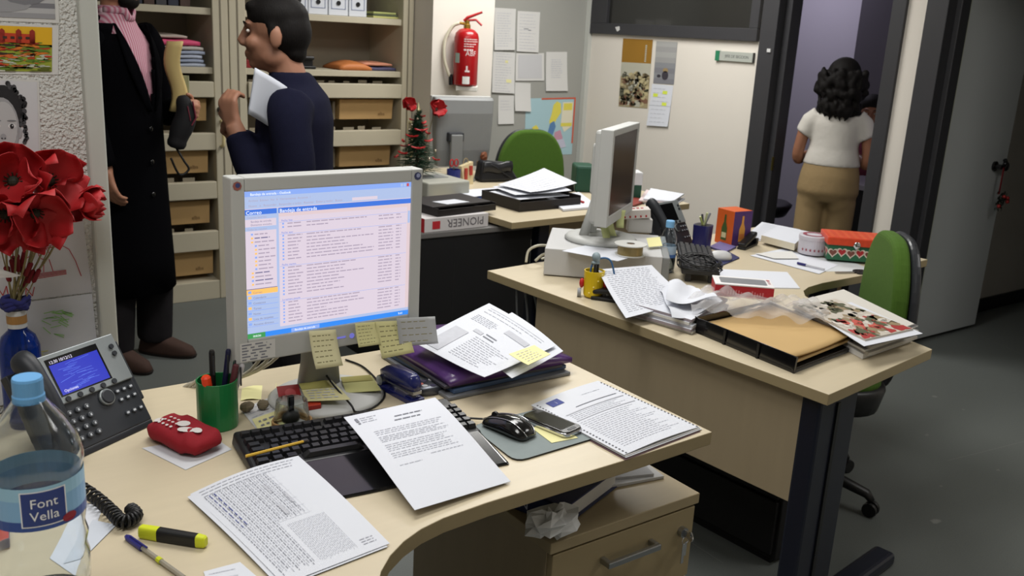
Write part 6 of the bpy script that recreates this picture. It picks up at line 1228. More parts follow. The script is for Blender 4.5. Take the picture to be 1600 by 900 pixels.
# small christmas tree
tx = at(656, 292, D + .02); tr_ = thing('christmas_tree', 'small artificial christmas tree with red bows', 'christmas tree', (2.36, 4.05, D + .0765))
part('pot', MB().lathe([(0, 0), (.03, 0), (.038, .04), (.036, .042), (0, .042)], 20, cap=False), P(110, 96, 84, .5), tr_); part('trunk', MB().tube([(0, 0, .04), (0, 0, .27)], [.008, .004], 8), P(70, 50, 36, .8), tr_)
nd = MB(); rn = random.Random(31); H3 = .31
for i in range(760):
    h = rn.random() ** .8; r_ = (1 - h) * .105 + .012; a_ = rn.uniform(0, 2 * pi); z0 = .03 + h * (H3 - .03); L3 = r_ * rn.uniform(.6, 1.1)
    p0 = Vector((.004 * cos(a_), .004 * sin(a_), z0)); p1 = Vector((L3 * cos(a_), L3 * sin(a_), z0 + rn.uniform(-.03, .015))); d_ = (p1 - p0).normalized(); s_ = d_.cross(Vector((0, 0, 1))).normalized()
    for q_ in (.4, .6, .8, 1):
        c_ = p0.lerp(p1, q_)
        for sg in (-1, 1): e_ = c_ + d_ * .014 + s_ * sg * .013 + Vector((0, 0, rn.uniform(-.004, .006))); nd.poly([c_ - s_ * .0022, c_ + s_ * .0022, e_])
    nd.tube([p0, p1], .0012, 3)
part('needles', nd, mat('pine_green', (34, 66, 44), .7, var=.3, vs=60), tr_, kind='stuff')
for i in range(22):
    h = (i + .5) / 22; r_ = (1 - h) * .1 + .014; a_ = i * 2.4; c_ = Vector((r_ * cos(a_), r_ * sin(a_), .075 + h * (H3 - .08))); q = MB()
    if i % 3 < 2:
        for sg in (-1, 1): q.loft([(sg * .004, 0, -.006, .003, .003), (sg * .016, 0, 0, .017, .008), (sg * .034, 0, .008, .004, .004)], 8, M=TR(*c_, rz=math.degrees(a_) + 90))
        q.ell(tuple(c_), .005, 8, 6); part('red_bow', q, RED, tr_)
    else: part('bauble', q.ell(tuple(c_), .007, 10, 7), P(190, 180, 160, .2, metal=.7), tr_, smooth=True)
part('star', MB().lathe([(.001, -.03), (.012, 0), (.001, .035)], 8, c=(0, 0, H3 + .02)), P(206, 196, 150, .25, metal=.7), tr_)
for px, py, v, l, s_ in ((636, 165, 4.42, 'red poppy standing left behind the christmas tree', .05), (680, 172, 4.30, 'red poppy standing right behind the christmas tree', .06)):
    h_ = pv(px, py, v); poppy(h_, (.1, -1, .3), s_, l, 'red poppies behind the christmas tree', top=(2.42 if px < 660 else 2.5, 4.27, D + .13), seed=px)
t = thing('flower_vase', 'slim pale vase behind the christmas tree', 'vase', (2.46, 4.27, D)); part('vase', MB().lathe([(0, 0), (.03, 0), (.04, .04), (.03, .1), (.045, .13), (.042, .13), (.026, .1), (.036, .04), (0, .005)], 24, cap=False), P(176, 170, 150, .4), t, smooth=True)
c = at(705, 290, D); t = thing('pen_cup', 'blue pen cup with red scissors on the far desk', 'pen cup', (c.x, c.y - .02, D)); part('cup', MB().lathe([(0, 0), (.034, 0), (.037, .09), (.034, .09), (.031, .005), (0, .005)], 22, cap=False), P(36, 46, 120, .4), t)
sz = thing('scissors', 'red handled scissors in the blue pen cup', 'scissors', (c.x, c.y - .02, D + .006)); 
for sg in (-1, 1): part('handle', MB().tube([(sg * .014 + .011 * cos(a_), .0, .118 + .018 * sin(a_)) for a_ in [i * pi / 8 for i in range(17)]], .0035, 6), RED, sz)
part('blade', MB().box(-.005, .005, -.002, .002, 0, .1), STEEL, sz)
t = thing('gift_bag', 'small cream patterned gift bag beside the blue pen cup', 'bag', (c.x + .1, c.y + .02, D), rz=15); part('bag', MB().add([(-.04, -.025, 0), (.04, -.025, 0), (.04, .025, 0), (-.04, .025, 0), (-.045, -.012, .1), (.045, -.012, .12), (.045, .012, .12), (-.045, .012, .1)], [(3, 2, 1, 0), (4, 5, 6, 7), (0, 1, 5, 4), (1, 2, 6, 5), (2, 3, 7, 6), (3, 0, 4, 7)]), P(206, 190, 150, .7), t); q = MB(); q.box(-.03, -.01, -.0262, -.018, .03, .09).box(.01, .03, -.0255, -.016, .05, .1); part('print', q, P(170, 60, 50, .6), t); part('cord_handle', MB().tube([(.02 * cos(a_), 0, .11 + .03 * sin(a_)) for a_ in [i * pi / 8 for i in range(9)]], .002, 5), P(160, 140, 100, .7), t)
# black handbag with brown item behind
c = at(775, 284, D); t = thing('handbag', 'slouching black leather handbag on the far desk', 'bag', (c.x + .02, c.y + .03, D), rz=-8)
part('bag', MB().add([(-.12, -.05, 0), (.13, -.05, 0), (.13, .05, 0), (-.12, .05, 0), (-.1, -.03, .115), (.06, -.035, .1), (.06, .03, .105), (-.11, .03, .12), ], [(3, 2, 1, 0), (4, 5, 6, 7), (0, 1, 5, 4), (1, 2, 6, 5), (2, 3, 7, 6), (3, 0, 4, 7)]), mat('black_leather', (26, 27, 31), .35, bump=.2, bs=90), t, bevel=.018, seg=3)
part('flap', MB().grid(lambda s, u: (-.105 + .18 * s, -.04 - .012 * sin(pi * u), .11 - .06 * u + .006 * sin(9 * s)), 10, 6), MC['black_leather'], t, solid=.003, smooth=True); part('strap', MB().tube(smoothpath([(-.09, -.03, .11), (-.04, -.055, .09), (.02, -.06, .05), (.07, -.06, .02)]), .006, 6, flat=.5), MC['black_leather'], t, smooth=True)
cw = pv(765, 248, c.y + .12); crumple((c.x - .02, c.y + .1, D + .1), (.022, .02, .026), 10, 8, P(120, 70, 44, .6), 'pine_cone', 'brown pine cone behind the black handbag', 'pine cone', .15, 9)
solo('wooden_stand', MB().box(-.03, .03, -.03, .03, 0, .1, M=TR(c.x - .02, c.y + .1, D)), P(150, 120, 84, .7), 'small wooden block under the pine cone', 'block', bevel=.003)
c = at(878, 300, D); t = thing('tape_dispenser', 'black tape dispenser with red tab on the far desk', 'tape dispenser', (c.x, c.y, D), rz=12); part('body', MB().prism([(-.07, 0), (.075, 0), (.06, .05), (.02, .045), (0, .062), (-.06, .06)], -.025, .025, M=Matrix(((1, 0, 0, 0), (0, 0, 1, 0), (0, 1, 0, 0), (0, 0, 0, 1)))), BLACK, t, bevel=.003); part('tape_roll', MB().lathe([(.012, -.01), (.022, -.01), (.022, .01), (.012, .01)], 18, M=TR(.0, 0, .052, rx=90), cap=False), P(150, 60, 40, .5), t)
t = thing('telephone_handset', 'curved black handset lying at the back of the far desk', 'handset', (3.43, 3.86, D)); part('grip', MB().tube(smoothpath([(-.1, .02, .03), (-.08, .01, .06), (0, 0, .07), (.08, -.01, .06), (.1, -.02, .03)]), [.02] * 6 + [.016] * 13 + [.02] * 6, 10), BLACK, t, smooth=True); part('cradle', MB().box(-.1, .1, -.06, .06, 0, .03), BLACK, t, bevel=.006)
for k, (px, py, cc, l) in enumerate(((914, 300, (28, 72, 54), 'dark green file box on the far desk left of the edge-on monitor'), (990, 312, (28, 72, 54), 'white and green file box on the far desk right of the edge-on monitor'))):
    c = at(px, py, D); t = thing('file_box', l, 'file box', (c.x + .02, c.y + .06, D), rz=-30); h_ = .12
    if k: part('box', MB().box(-.05, .05, -.06, .06, 0, .075), P(*cc, .5), t, bevel=.002); part('upper_box', MB().box(-.048, .052, -.058, .058, .075, .14), P(204, 206, 208, .6), t, bevel=.002)
    else: part('box', MB().box(-.045, .06, -.08, .08, 0, .14), P(*cc, .5), t, bevel=.012)
ps_ = [at(1000, 319, D), at(1046, 323, D), at(1064, 311, D), at(1012, 302, D)]
for k in range(4):
    o = Vector((random.uniform(-.02, .02), random.uniform(-.02, .02), .004 + .008 * k)); sheet('paper_pile', [p + o for p in ps_], 'white papers at the right end of the far desk, %s layer' % ('lowest', 'second', 'third', 'topmost')[k], 'paper', None, [PAPER, PAPERW, P(206, 190, 190, .8)][k % 3], 2, 2, group='papers at the end of the far desk', th=.006)
solo('red_notebook', slab([at(955, 322, D), at(985, 326, D), at(1012, 316, D), at(985, 310, D)], D + .001, D + .012), [P(130, 50, 40, .6), P(110, 40, 34, .6)], 'brown-red notebook behind the edge-on monitor', 'notebook')
sheet('paper_sheet', [at(850, 306, D + .012), at(905, 300, D + .012), at(935, 322, D + .012), at(880, 327, D + .012)], 'white sheet below the red pen on the far desk', 'paper', None, PAPER, 2, 2, th=.01)
solo('cream_pad', slab([at(868, 318, D), at(900, 328, D), at(925, 322, D), at(890, 312, D)], D + .0005, D + .011), [P(220, 210, 180, .8), P(206, 196, 160, .8)], 'cream writing pad at the front edge of the far desk', 'pad')
a, b = at(882, 305, D + .018), at(912, 316, D + .018); t = thing('ballpoint_pen', 'black and red pen on the sheet of the far desk', 'pen', tuple(a)); part('barrel', MB().tube([(0, 0, 0), (b - a) * .65], .005, 8), BLACK, t); part('cap', MB().tube([(b - a) * .65, b - a], .0052, 8), RED, t)
sheet('blue_folder', [at(712, 300, D + .006), at(770, 296, D + .006), at(790, 305, D + .006), at(720, 312, D + .006)], 'blue folder with white sheet left of the dark tray', 'folder', None, P(50, 80, 150, .5), 2, 2, th=.006)
sheet('paper_sheet', [at(718, 297, D + .014), at(775, 293, D + .014), at(795, 301, D + .014), at(726, 309, D + .014)], 'white sheet on the blue folder of the far desk', 'paper', None, PAPER, 2, 2)
# wreath on the door handle
t = thing('door_ornament', 'small dark wreath with red berries hanging from the door handle', 'ornament', (5.205, 2.56, .76))
part('ribbon', MB().box(-.008, .008, -.014, -.012, .05, .2), P(130, 26, 30, .7), t)
lv = MB(); rn = random.Random(6)
for i in range(60):
    a_ = rn.uniform(0, 2 * pi); r_ = .045 * rn.random() ** .5; c_ = Vector((r_ * cos(a_) * 1.2, -.02 + rn.uniform(-.015, .0), .02 + r_ * sin(a_))); d_ = Vector((rn.uniform(-1, 1), rn.uniform(-.4, .1), rn.uniform(-1, 1))).normalized() * .026; s_ = d_.cross(Vector((0, 1, 0))).normalized() * .007; lv.poly([c_, c_ + d_ * .5 + s_, c_ + d_, c_ + d_ * .5 - s_])
part('leaves', lv, P(34, 40, 34, .7), t, kind='stuff')
for x, z_ in ((.05, .03), (-.03, -.01), (.01, .04), (.055, .01)): part('berry', MB().ell((x, -.04, z_), .011, 10, 7), P(140, 30, 28, .4), t, smooth=True)
# inner room furniture
t = thing('inner_desk', 'dark desk in the room behind the doorway', 'desk', (5.45, 3.3, 0)); part('top', MB().box(-.3, .14, -.36, .36, .70, .73), P(120, 116, 124, .5), t); part('panel', MB().box(-.28, -.26, -.34, .34, 0, .7), BLACK, t)
t = thing('inner_chair', 'black office chair in the dark left of the woman', 'chair', (5.15, 4.15, 0), rz=30); part('seat', MB().loft([(0, 0, .42, .2, .2), (0, 0, .48, .23, .23), (0, 0, .5, .2, .2)], 20, p=3), BLACK, t, smooth=True); part('backrest', MB().loft([(0, .22, .55, .16, .02), (0, .23, .75, .22, .03), (0, .24, .9, .18, .02)], 20, p=3), BLACK, t, smooth=True); part('post', MB().tube([(0, 0, .08), (0, 0, .43)], .025, 10).tube([(0, .2, .45), (0, .25, .6)], .02, 8), STEEL, t)
for k in range(5): a_ = k * 2 * pi / 5; part('star_leg', MB().tube([(0, 0, .1), (.28 * cos(a_), .28 * sin(a_), .06), (.29 * cos(a_), .29 * sin(a_), 0)], .018, 8), BLACK, t)
# ================================================================== people
def vec(*a): return Vector(a)
def add_head(mb, c, s=1.0, M=Matrix()):
    T = Matrix.Translation(Vector(c)) @ M @ Matrix.Scale(s, 4)
    E = lambda p, r: mb.ell(p, r, 18, 12, 0, T)
    E((0, -.012, .028), (.076, .094, .092)); E((0, .02, -.04), (.06, .07, .078)); E((0, .058, -.092), (.026, .026, .022)); E((0, .076, .028), (.048, .02, .013))
    mb.tube([T @ vec(0, .088, .02), T @ vec(0, .102, -.012), T @ vec(0, .108, -.028)], [.008 * s, .011 * s, .014 * s], 10); E((0, .1, -.032), (.018, .014, .01)); E((0, .084, -.06), (.025, .015, .007)); E((0, .082, -.071), (.022, .014, .008))
    for g_ in (-1, 1): E((g_ * .034, .06, -.03), (.026, .03, .026)); E((g_ * .078, -.012, -.012), (.010, .02, .032)); E((g_ * .046, -.0, -.07), (.02, .04, .03))
    return T
def eyes(par, T, brow=HAIR):
    for g_ in (-1, 1):
        part('eye', MB().ell((g_ * .031, .079, .006), (.011, .006, .006), 12, 8, 0, T).ell((g_ * .031, .0842, .006), (.005, .0016, .005), 10, 6, 1, T), [P(214, 208, 202, .3), P(40, 28, 22, .3)], par, smooth=True)
        part('eyebrow', MB().tube([T @ vec(g_ * .014, .093, .026), T @ vec(g_ * .032, .092, .033), T @ vec(g_ * .05, .08, .028)], [.0022, .0028, .0016], 6), brow, par)
def add_hand(mb, w, d, n, curl=.5, s=1.0, side=1):
    w, d, n = Vector(w), Vector(d).normalized(), Vector(n); n = (n - d * n.dot(d)).normalized(); x = d.cross(n).normalized() * side
    for k in range(4):
        o = (k - 1.5) * .0195 * s; kn = w + d * (.085 - .006 * abs(k - 1)) * s + x * o
        mb.tube([w + x * o * .55, (w + kn) / 2 + x * o * .1, kn], [.015 * s, .0145 * s, .0115 * s], 10)
        lens = (.92, 1, .95, .75)[k]; p = kn; a = 0; pts = [p]
        for sg, ln in enumerate((.040, .027, .021)):
            a += curl * (1.0, 1.1, .8)[sg]; p = p + (d * cos(a) + n * sin(a)) * ln * lens * s; pts.append(p)
        mb.tube([kn - d * .01] + pts, [.0108 * s, .0105 * s, .0098 * s, .009 * s, .0075 * s], 10)
    t0 = w + d * .022 * s + x * (-.022) * s; d1 = (d * .65 - x * .7 + n * .35).normalized(); p1 = t0 + d1 * .042 * s; d2 = (d * .9 - x * .15 + n * .5 * (1 + curl)).normalized(); p2 = p1 + d2 * .032 * s; p3 = p2 + (d2 + n * curl * .4).normalized() * .024 * s
    mb.tube([w + d * .01, t0, p1, p2, p3], [.014 * s, .015 * s, .0125 * s, .0105 * s, .0085 * s], 10)
def add_leg(mb, hip, knee, ank, r=(.088, .06, .045)):
    mb.tube(smoothpath([hip, Vector(hip).lerp(Vector(knee), .5), knee, Vector(knee).lerp(Vector(ank), .45), ank], 4), [r[0] + (r[1] - r[0]) * min(1, i / 8) if i <= 8 else r[1] + (r[2] - r[1]) * (i - 8) / 8 for i in range(17)], 18)
def shoe(par, c, rz, m, s=1.0):
    T = TR(c[0], c[1], 0, rz=rz, s=s); b = MB()
    b.loft([(0, .04, .004, .042, .13), (0, .04, .02, .047, .136), (0, .035, .045, .045, .125), (0, -.0, .07, .04, .082), (0, -.035, .09, .037, .045), (0, -.04, .105, .034, .04)], 26, p=2.4, M=T); part('shoe', b, m, par, smooth=True); part('sole', MB().loft([(0, .04, 0, .044, .134), (0, .04, .012, .048, .14)], 26, p=2.4, M=T), P(34, 26, 22, .7), par)
# ---- man in the long black coat
cm = thing('person', 'man in a long black coat and pink shirt standing by the filing cabinet', 'person', (1.0, 4.235, 0), rz=-53 - 90)
sk_ = MB(); HT = add_head(sk_, (0, .03, 1.665), 1.0)
sk_.tube([(0, -.01, 1.42), (0, 0, 1.5), (0, .01, 1.6)], [.07, .058, .056], 16)
# right arm hangs (x > 0 is his right), left forearm raised with the folder
sk_.loft([(0, 0, 1.0, .12, .08), (0, 0, 1.3, .14, .08), (0, 0, 1.42, .12, .07), (0, 0, 1.47, .06, .05)], 16); sk_.tube([(.1, 0, 1.38), (.2, .0, 1.34), (.225, .03, 1.15), (.215, .08, 1.0)], .036, 12); sk_.tube([(-.1, 0, 1.38), (-.2, 0, 1.34), (-.23, .03, 1.14), (-.19, .14, 1.12)], .036, 12)
sk_.tube([(.215, .08, 1.0), (.215, .095, .885)], [.032, .027], 12); add_hand(sk_, (.215, .097, .885), (0, .22, -1), (-.9, .2, 0), .5, 1.0, 1)
sk_.tube([(-.19, .14, 1.12), (-.155, .225, 1.13)], [.033, .028], 12); add_hand(sk_, (-.155, .225, 1.13), (.35, .9, .12), (.6, -.3, .1), .75, 1.0, 1)
part('body', remesh(sk_, .0065, 3), SKIN, cm, smooth=True); eyes(cm, HT)
hb = MB(); hb.ell((0, .012, 1.715), (.083, .1, .08), 18, 12); hb.ell((0, -.02, 1.67), (.081, .08, .09), 18, 12); part('hair', remesh(hb, .009, 3), HAIR, cm, smooth=True)
bd_ = MB(); bd_.ell((0, .075, 1.572), (.05, .04, .036), 14, 10); bd_.ell((0, .095, 1.615), (.036, .02, .012), 12, 8); part('beard', remesh(bd_, .006, 2), HAIR, cm, smooth=True)
SH = mat('pink_shirt', (196, 132, 146), .8); 
nt_ = SH.node_tree; wv_ = nt_.nodes.new('ShaderNodeTexWave'); wv_.inputs['Scale'].default_value = 26; wv_.bands_direction = 'X'; tc_ = nt_.nodes.new('ShaderNodeTexCoord'); nt_.links.new(tc_.outputs['Object'], wv_.inputs['Vector']); cr_ = nt_.nodes.new('ShaderNodeMix'); cr_.data_type = 'RGBA'; cr_.inputs['A'].default_value = S(206, 176, 186); cr_.inputs['B'].default_value = S(180, 96, 120); nt_.links.new(wv_.outputs['Fac'], cr_.inputs['Factor']); nt_.links.new(cr_.outputs['Result'], nt_.nodes['Principled BSDF'].inputs['Base Color'])
part('shirt', MB().loft([(0, 0, .8, .17, .12), (0, .005, 1.05, .185, .135), (0, .005, 1.25, .19, .13), (0, 0, 1.4, .17, .11), (0, 0, 1.47, .1, .085), (0, .0, 1.53, .066, .064), (0, .003, 1.55, .064, .064)], 36), SH, cm, smooth=True)
part('collar', MB().tube([(.067 * cos(a_), .003 + .068 * sin(a_) + (.014 if abs(a_ - pi / 2) < .5 else 0), 1.532 - (.03 if abs(a_ - pi / 2) < .35 else 0)) for a_ in [i * pi / 14 for i in range(29)]], .006, 8, flat=2.4), SH, cm, smooth=True)
COAT = mat('black_wool', (7, 7, 10), 1, spec=.05, var=.15, vs=200, bump=.15, bs=400)
rings = [(.34, .25, .19), (.5, .245, .185), (.7, .235, .175), (.9, .228, .168), (1.05, .222, .162), (1.15, .225, .16), (1.2, .228, .16), (1.25, .23, .158), (1.3, .232, .154), (1.35, .232, .146), (1.4, .225, .132), (1.44, .2, .115), (1.48, .15, .098), (1.51, .105, .085)]
ct = MB(); nn = 56
for z_, rx_, ry_ in rings:
    for j in range(nn):
        a_ = 2 * pi * j / nn; ct.v.append(Vector((rx_ * .84 * cos(a_), .0 + ry_ * sin(a_) * (1 if sin(a_) > 0 else .95), z_ + .004 * sin(7 * a_) * (z_ < .4))))
for i in range(len(rings) - 1):
    for j in range(nn):
        q_ = (i * nn + j, i * nn + (j + 1) % nn, (i + 1) * nn + (j + 1) % nn, (i + 1) * nn + j); c_ = sum((ct.v[k] for k in q_), Vector()) / 4
        if c_.y > 0 and c_.z > 1.13 and abs(c_.x - .0) < .012 + (c_.z - 1.13) * .26: continue
        ct.f.append(q_); ct.m.append(0)
part('coat', ct, COAT, cm, smooth=True, solid=.014)
sv = MB(); sv.tube(smoothpath([(.15, -.01, 1.43), (.21, .0, 1.36), (.23, .03, 1.15), (.218, .08, .91)]), [.075, .08, .08, .078, .076, .073, .071, .069, .067, .065, .063, .061, .06, .059, .058, .058, .057, .056, .055], 16)
part('sleeve', sv, COAT, cm, smooth=True)
sv = MB(); sv.tube(smoothpath([(-.15, -.01, 1.43), (-.21, .0, 1.36), (-.235, .03, 1.13), (-.2, .13, 1.115), (-.165, .2, 1.128)]), [.075, .08, .08, .078, .076, .074, .072, .07, .07, .069, .068, .067, .066, .065, .064, .062, .06, .058, .056, .055, .054, .053, .052, .05, .05], 16); part('sleeve', sv, COAT, cm, smooth=True)
for g_ in (-1, 1):
    lp = MB(); lp.grid(lambda s, u: (g_ * ((.014 + .31 * u * .27 / .31 * .31 / .31 * 1.0 * .31) * 1 + .0 + s * (.05 * sin(pi * min(1, u * .9 + .08)))), .168 - .09 * u * u - .012 * s + .008, 1.13 + .35 * u), 4, 12); part('lapel', lp, COAT, cm, smooth=True, solid=.006)
for k in range(3): part('button', MB().ell((.03, .178 - .002 * k, 1.06 - .14 * k), (.011, .005, .011)), BLACKS, cm, smooth=True)
TRS = mat('charcoal_trousers', (36, 34, 36), .95, spec=.1, var=.15, vs=30, bump=.2, bs=60)
tb_ = MB(); add_leg(tb_, (.1, 0, .86), (.11, .03, .48), (.115, .0, .07), (.1, .085, .078)); add_leg(tb_, (-.1, 0, .86), (-.1, .06, .48), (-.1, .04, .07), (.1, .085, .078)); tb_.ell((0, 0, .88), (.17, .12, .12), 18, 12); part('trousers', remesh(tb_, .014, 4), TRS, cm, smooth=True)
BRS = mat('brown_suede', (66, 46, 38), .85, var=.15, vs=60)
shoe(cm, (.118, .02), -8, BRS, 1.05); shoe(cm, (-.1, .06), 6, BRS, 1.05)
# what he holds
fh = pv(272, 110, 4.10); t = thing('document_wallet', 'cream card wallet held upright by the man in the black coat', 'folder', (fh.x, 4.10, 1.12), rz=-36)
part('wallet', MB().grid(lambda s, u: (-.03 + .07 * s + .012 * sin(7 * u), -.012 * sin(pi * s) + .01 * sin(5 * u), .01 + .29 * u), 6, 12), P(206, 182, 122, .7), t, solid=.02, smooth=True); part('inner_card', MB().box(-.0, .052, .022, .03, -.04, .16), P(150, 152, 120, .7), t)
fh = pv(291, 165, 4.02); t = thing('folded_umbrella', 'folded black umbrella with red stripe in the coat man hand', 'umbrella', (fh.x, 4.03, fh.z - .1), rz=0)
part('canopy', MB().tube(smoothpath([(-.05, .0, -.08), (-.03, 0, -.02), (.0, 0, .06), (-.015, 0, .14)]), [.02, .034, .038, .04, .038, .04, .042, .044, .045, .046, .045, .044, .043, .04, .036, .033, .03, .024, .015], 14), P(14, 13, 17, .8), t, smooth=True); q = MB(); q.tube([(.022, -.028, .12), (.03, -.036, .05), (.01, -.04, .02)], [.006, .009, .006], 8, flat=.4).tube([(-.004, -.04, .1), (.004, -.046, .04)], .005, 8, flat=.4); part('stripe', q, P(130, 50, 66, .6), t); part('wrist_loop', MB().tube(smoothpath([(-.05, 0, -.07), (-.02, -.01, -.13), (.0, -.01, -.17), (-.04, -.01, -.19), (-.07, 0, -.12)]), .008, 8, flat=.6), BLACK, t, smooth=True)
# ---- man in navy walking to the left
wm = thing('person', 'dark haired man in navy jumper walking left with papers', 'person', (1.235, 2.93, 0), rz=143.5 - 90 + 6)
b_ = MB(); HT = add_head(b_, (0, .055, 1.485), 1.02); b_.tube([(0, -.01, 1.27), (0, .01, 1.34), (0, .035, 1.42)], [.068, .058, .055], 16)
b_.loft([(0, 0, .9, .12, .08), (0, 0, 1.2, .13, .08), (0, -.005, 1.27, .12, .06), (0, 0, 1.31, .06, .05)], 16); b_.tube(smoothpath([(-.1, 0, 1.25), (-.19, -.012, 1.2), (-.222, -.03, 1.07), (-.214, .02, 1.003), (-.19, .1, 1.06), (-.166, .135, 1.14)]), .027, 12); b_.tube(smoothpath([(.1, 0, 1.25), (.19, -.01, 1.2), (.208, .0, 1.06), (.17, .06, 1.023), (.1, .14, 1.09)]), .027, 12)
b_.tube([(.1, .14, 1.1), (.02, .19, 1.15)], [.032, .027], 12); add_hand(b_, (.02, .19, 1.15), (-.6, .3, .5), (-.3, -.8, .1), .8, .95, 1)
b_.tube([(-.17, .13, 1.13), (-.15, .165, 1.205)], [.034, .028], 12); add_hand(b_, (-.15, .165, 1.205), (.15, .25, .9), (.8, -.5, .0), .85, .98, -1)
part('body', remesh(b_, .0065, 3), mat('skin_b', (150, 106, 84), .6, var=.07, vs=18), wm, smooth=True); eyes(wm, HT)
h_ = MB(); h_.ell((0, .046, 1.54), (.081, .099, .07), 18, 12); h_.ell((0, .015, 1.495), (.081, .076, .085), 18, 12); h_.ell((0, .12, 1.565), (.055, .03, .022), 14, 9); h_.ell((0, -.005, 1.43), (.058, .04, .04), 14, 9)
for g_ in (-1, 1): h_.ell((g_ * .074, .055, 1.495), (.01, .018, .03), 10, 8)
part('hair', remesh(h_, .009, 2), HAIR, wm, smooth=True)
NV = mat('navy_knit', (22, 23, 40), .98, spec=.1, var=.15, vs=90, bump=.3, bs=300, bdist=.002)
j = MB(); j.loft([(0, 0, .78, .185, .135), (0, .0, .95, .185, .13), (0, 0, 1.1, .19, .128), (0, -.005, 1.22, .195, .125), (0, -.01, 1.29, .17, .105), (0, 0, 1.335, .09, .08), (0, .012, 1.37, .068, .068)], 30)
j.tube(smoothpath([(-.14, -.01, 1.28), (-.2, -.015, 1.22), (-.225, -.03, 1.07), (-.215, .02, 1.0), (-.19, .1, 1.06), (-.158, .15, 1.18)]), [.07, .074, .075, .073, .071, .069, .067, .066, .066, .066, .066, .066, .066, .065, .064, .063, .062, .06, .058, .056, .055, .054, .052, .051, .05, .049, .048, .047, .046, .045, .045], 16)
j.tube(smoothpath([(.14, -.01, 1.28), (.2, -.01, 1.22), (.21, .0, 1.06), (.17, .06, 1.02), (.1, .14, 1.09), (.04, .18, 1.14)]), [.07, .074, .074, .072, .07, .068, .066, .065, .065, .065, .065, .065, .064, .063, .062, .061, .06, .058, .056, .055, .054, .053, .052, .051, .05, .049, .048, .047, .046, .045, .045], 16)
part('jumper', remesh(j, .012, 5), NV, wm, smooth=True)
tb_ = MB(); add_leg(tb_, (.09, 0, .8), (.1, .12, .44), (.09, .02, .07), (.098, .075, .062)); add_leg(tb_, (-.09, 0, .8), (-.09, -.02, .43), (-.09, -.22, .1), (.098, .075, .062)); tb_.ell((0, 0, .82), (.17, .13, .12), 18, 12); part('trousers', remesh(tb_, .014, 4), TRS, wm, smooth=True); shoe(wm, (.09, .05), 0, BLACK); shoe(wm, (-.09, -.19), 0, BLACK)
M_ = wm.matrix_world; pc_ = [pv(399, 106, 2.78), pv(448, 136, 2.80), pv(424, 200, 2.80), pv(388, 178, 2.78)]
mbp = MB()
for k in range(2): mbp.grid((lambda f_, k=k: (lambda s, u: f_(s, u) + Vector((.004 * sin(3 * s), .012 * sin(pi * s) * u + .006 * k, 0))))(bil(pc_)), 6, 8)
solo('held_papers', mbp, P(196, 200, 210, .8), 'white papers held against the chest of the man in navy', 'paper', smooth=True, solid=.003)
# ---- woman walking through the doorway
wo = thing('person', 'woman in white top and khaki trousers walking away through the doorway', 'person', (4.62, 3.235, 0), rz=33 - 90)
b_ = MB(); add_head(b_, (0, .02, 1.37), .97); b_.loft([(0, 0, .95, .1, .07), (0, 0, 1.1, .12, .07), (0, 0, 1.16, .12, .06), (0, 0, 1.2, .06, .05)], 16); b_.tube([(0, -.01, 1.18), (0, 0, 1.23), (0, .01, 1.31)], [.058, .048, .047], 14)
for g_ in (-1, 1):
    el_ = (g_ * .232, -.0, .93); b_.tube(smoothpath([(g_ * .165, -.005, 1.155), (g_ * .21, -.01, 1.07), el_, (g_ * .19, .11, .925), (g_ * .12, .21, .95)]), [.048, .047, .046, .045, .044, .043, .043, .042, .041, .04, .04, .04, .039, .038, .037, .036, .034, .033, .032, .031, .03, .029, .028, .027, .026], 14); add_hand(b_, (g_ * .12, .21, .95), (-g_ * .6, .8, .1), (-g_ * .3, 0, 1), .6, .9, g_)
b_.v = [Vector((v.x * (.82 if v.z < 1.2 else .9), v.y * .9, v.z)) for v in b_.v]
part('body', remesh(b_, .0075, 3), SKIND, wo, smooth=True)
h_ = MB(); h_.ell((0, -.0, 1.41), (.098, .115, .09), 18, 12); h_.ell((0, -.045, 1.33), (.115, .085, .115), 18, 12); h_.ell((0, -.06, 1.26), (.108, .07, .075), 16, 10); rn = random.Random(2)
for i in range(90):
    a_ = rn.uniform(pi * .95, 2.05 * pi); z_ = rn.uniform(1.19, 1.42); r_ = .1 + .028 * sin((1.45 - z_) * 9); h_.ell((r_ * cos(a_) * 1.12, -.03 + r_ * sin(a_) * .88, z_), (rn.uniform(.014, .03), rn.uniform(.014, .026), rn.uniform(.02, .035)), 8, 6)
for i in range(16): a_ = pi * (1.05 + .9 * i / 15); p0 = vec(.1 * cos(a_), -.035 + .085 * sin(a_), 1.26); h_.tube(smoothpath([p0, p0 + vec(.012 * sin(i * 2), -.008, -.04), p0 + vec(-.01 * sin(i * 3), .0, -.085 - .012 * (i % 3))]), [.016, .017, .018, .017, .017, .016, .015, .014, .012, .011, .009, .007, .005], 8)
h_.v = [Vector((v.x * (.78 if v.z < 1.3 else .92), v.y * .88, v.z)) for v in h_.v]
part('hair', remesh(h_, .0075, 1), HAIR, wo, smooth=True)
WT = mat('white_cotton', (196, 192, 184), .9, var=.03, vs=10, bump=.35, bs=14, bdist=.012)
s_ = MB(); s_.loft([(0, 0, .895, .2, .145), (0, -.004, .93, .19, .135), (0, -.002, 1.0, .168, .12), (0, 0, 1.06, .172, .118), (0, -.002, 1.13, .185, .112), (0, -.005, 1.18, .16, .095), (0, 0, 1.215, .09, .075), (0, 0, 1.235, .062, .06)], 30)
for g_ in (-1, 1): s_.tube([(g_ * .13, -.005, 1.165), (g_ * .185, -.008, 1.125), (g_ * .215, -.008, 1.06)], [.062, .066, .064], 16)
s_.v = [Vector((v.x * .8, v.y * .88, v.z)) for v in s_.v]
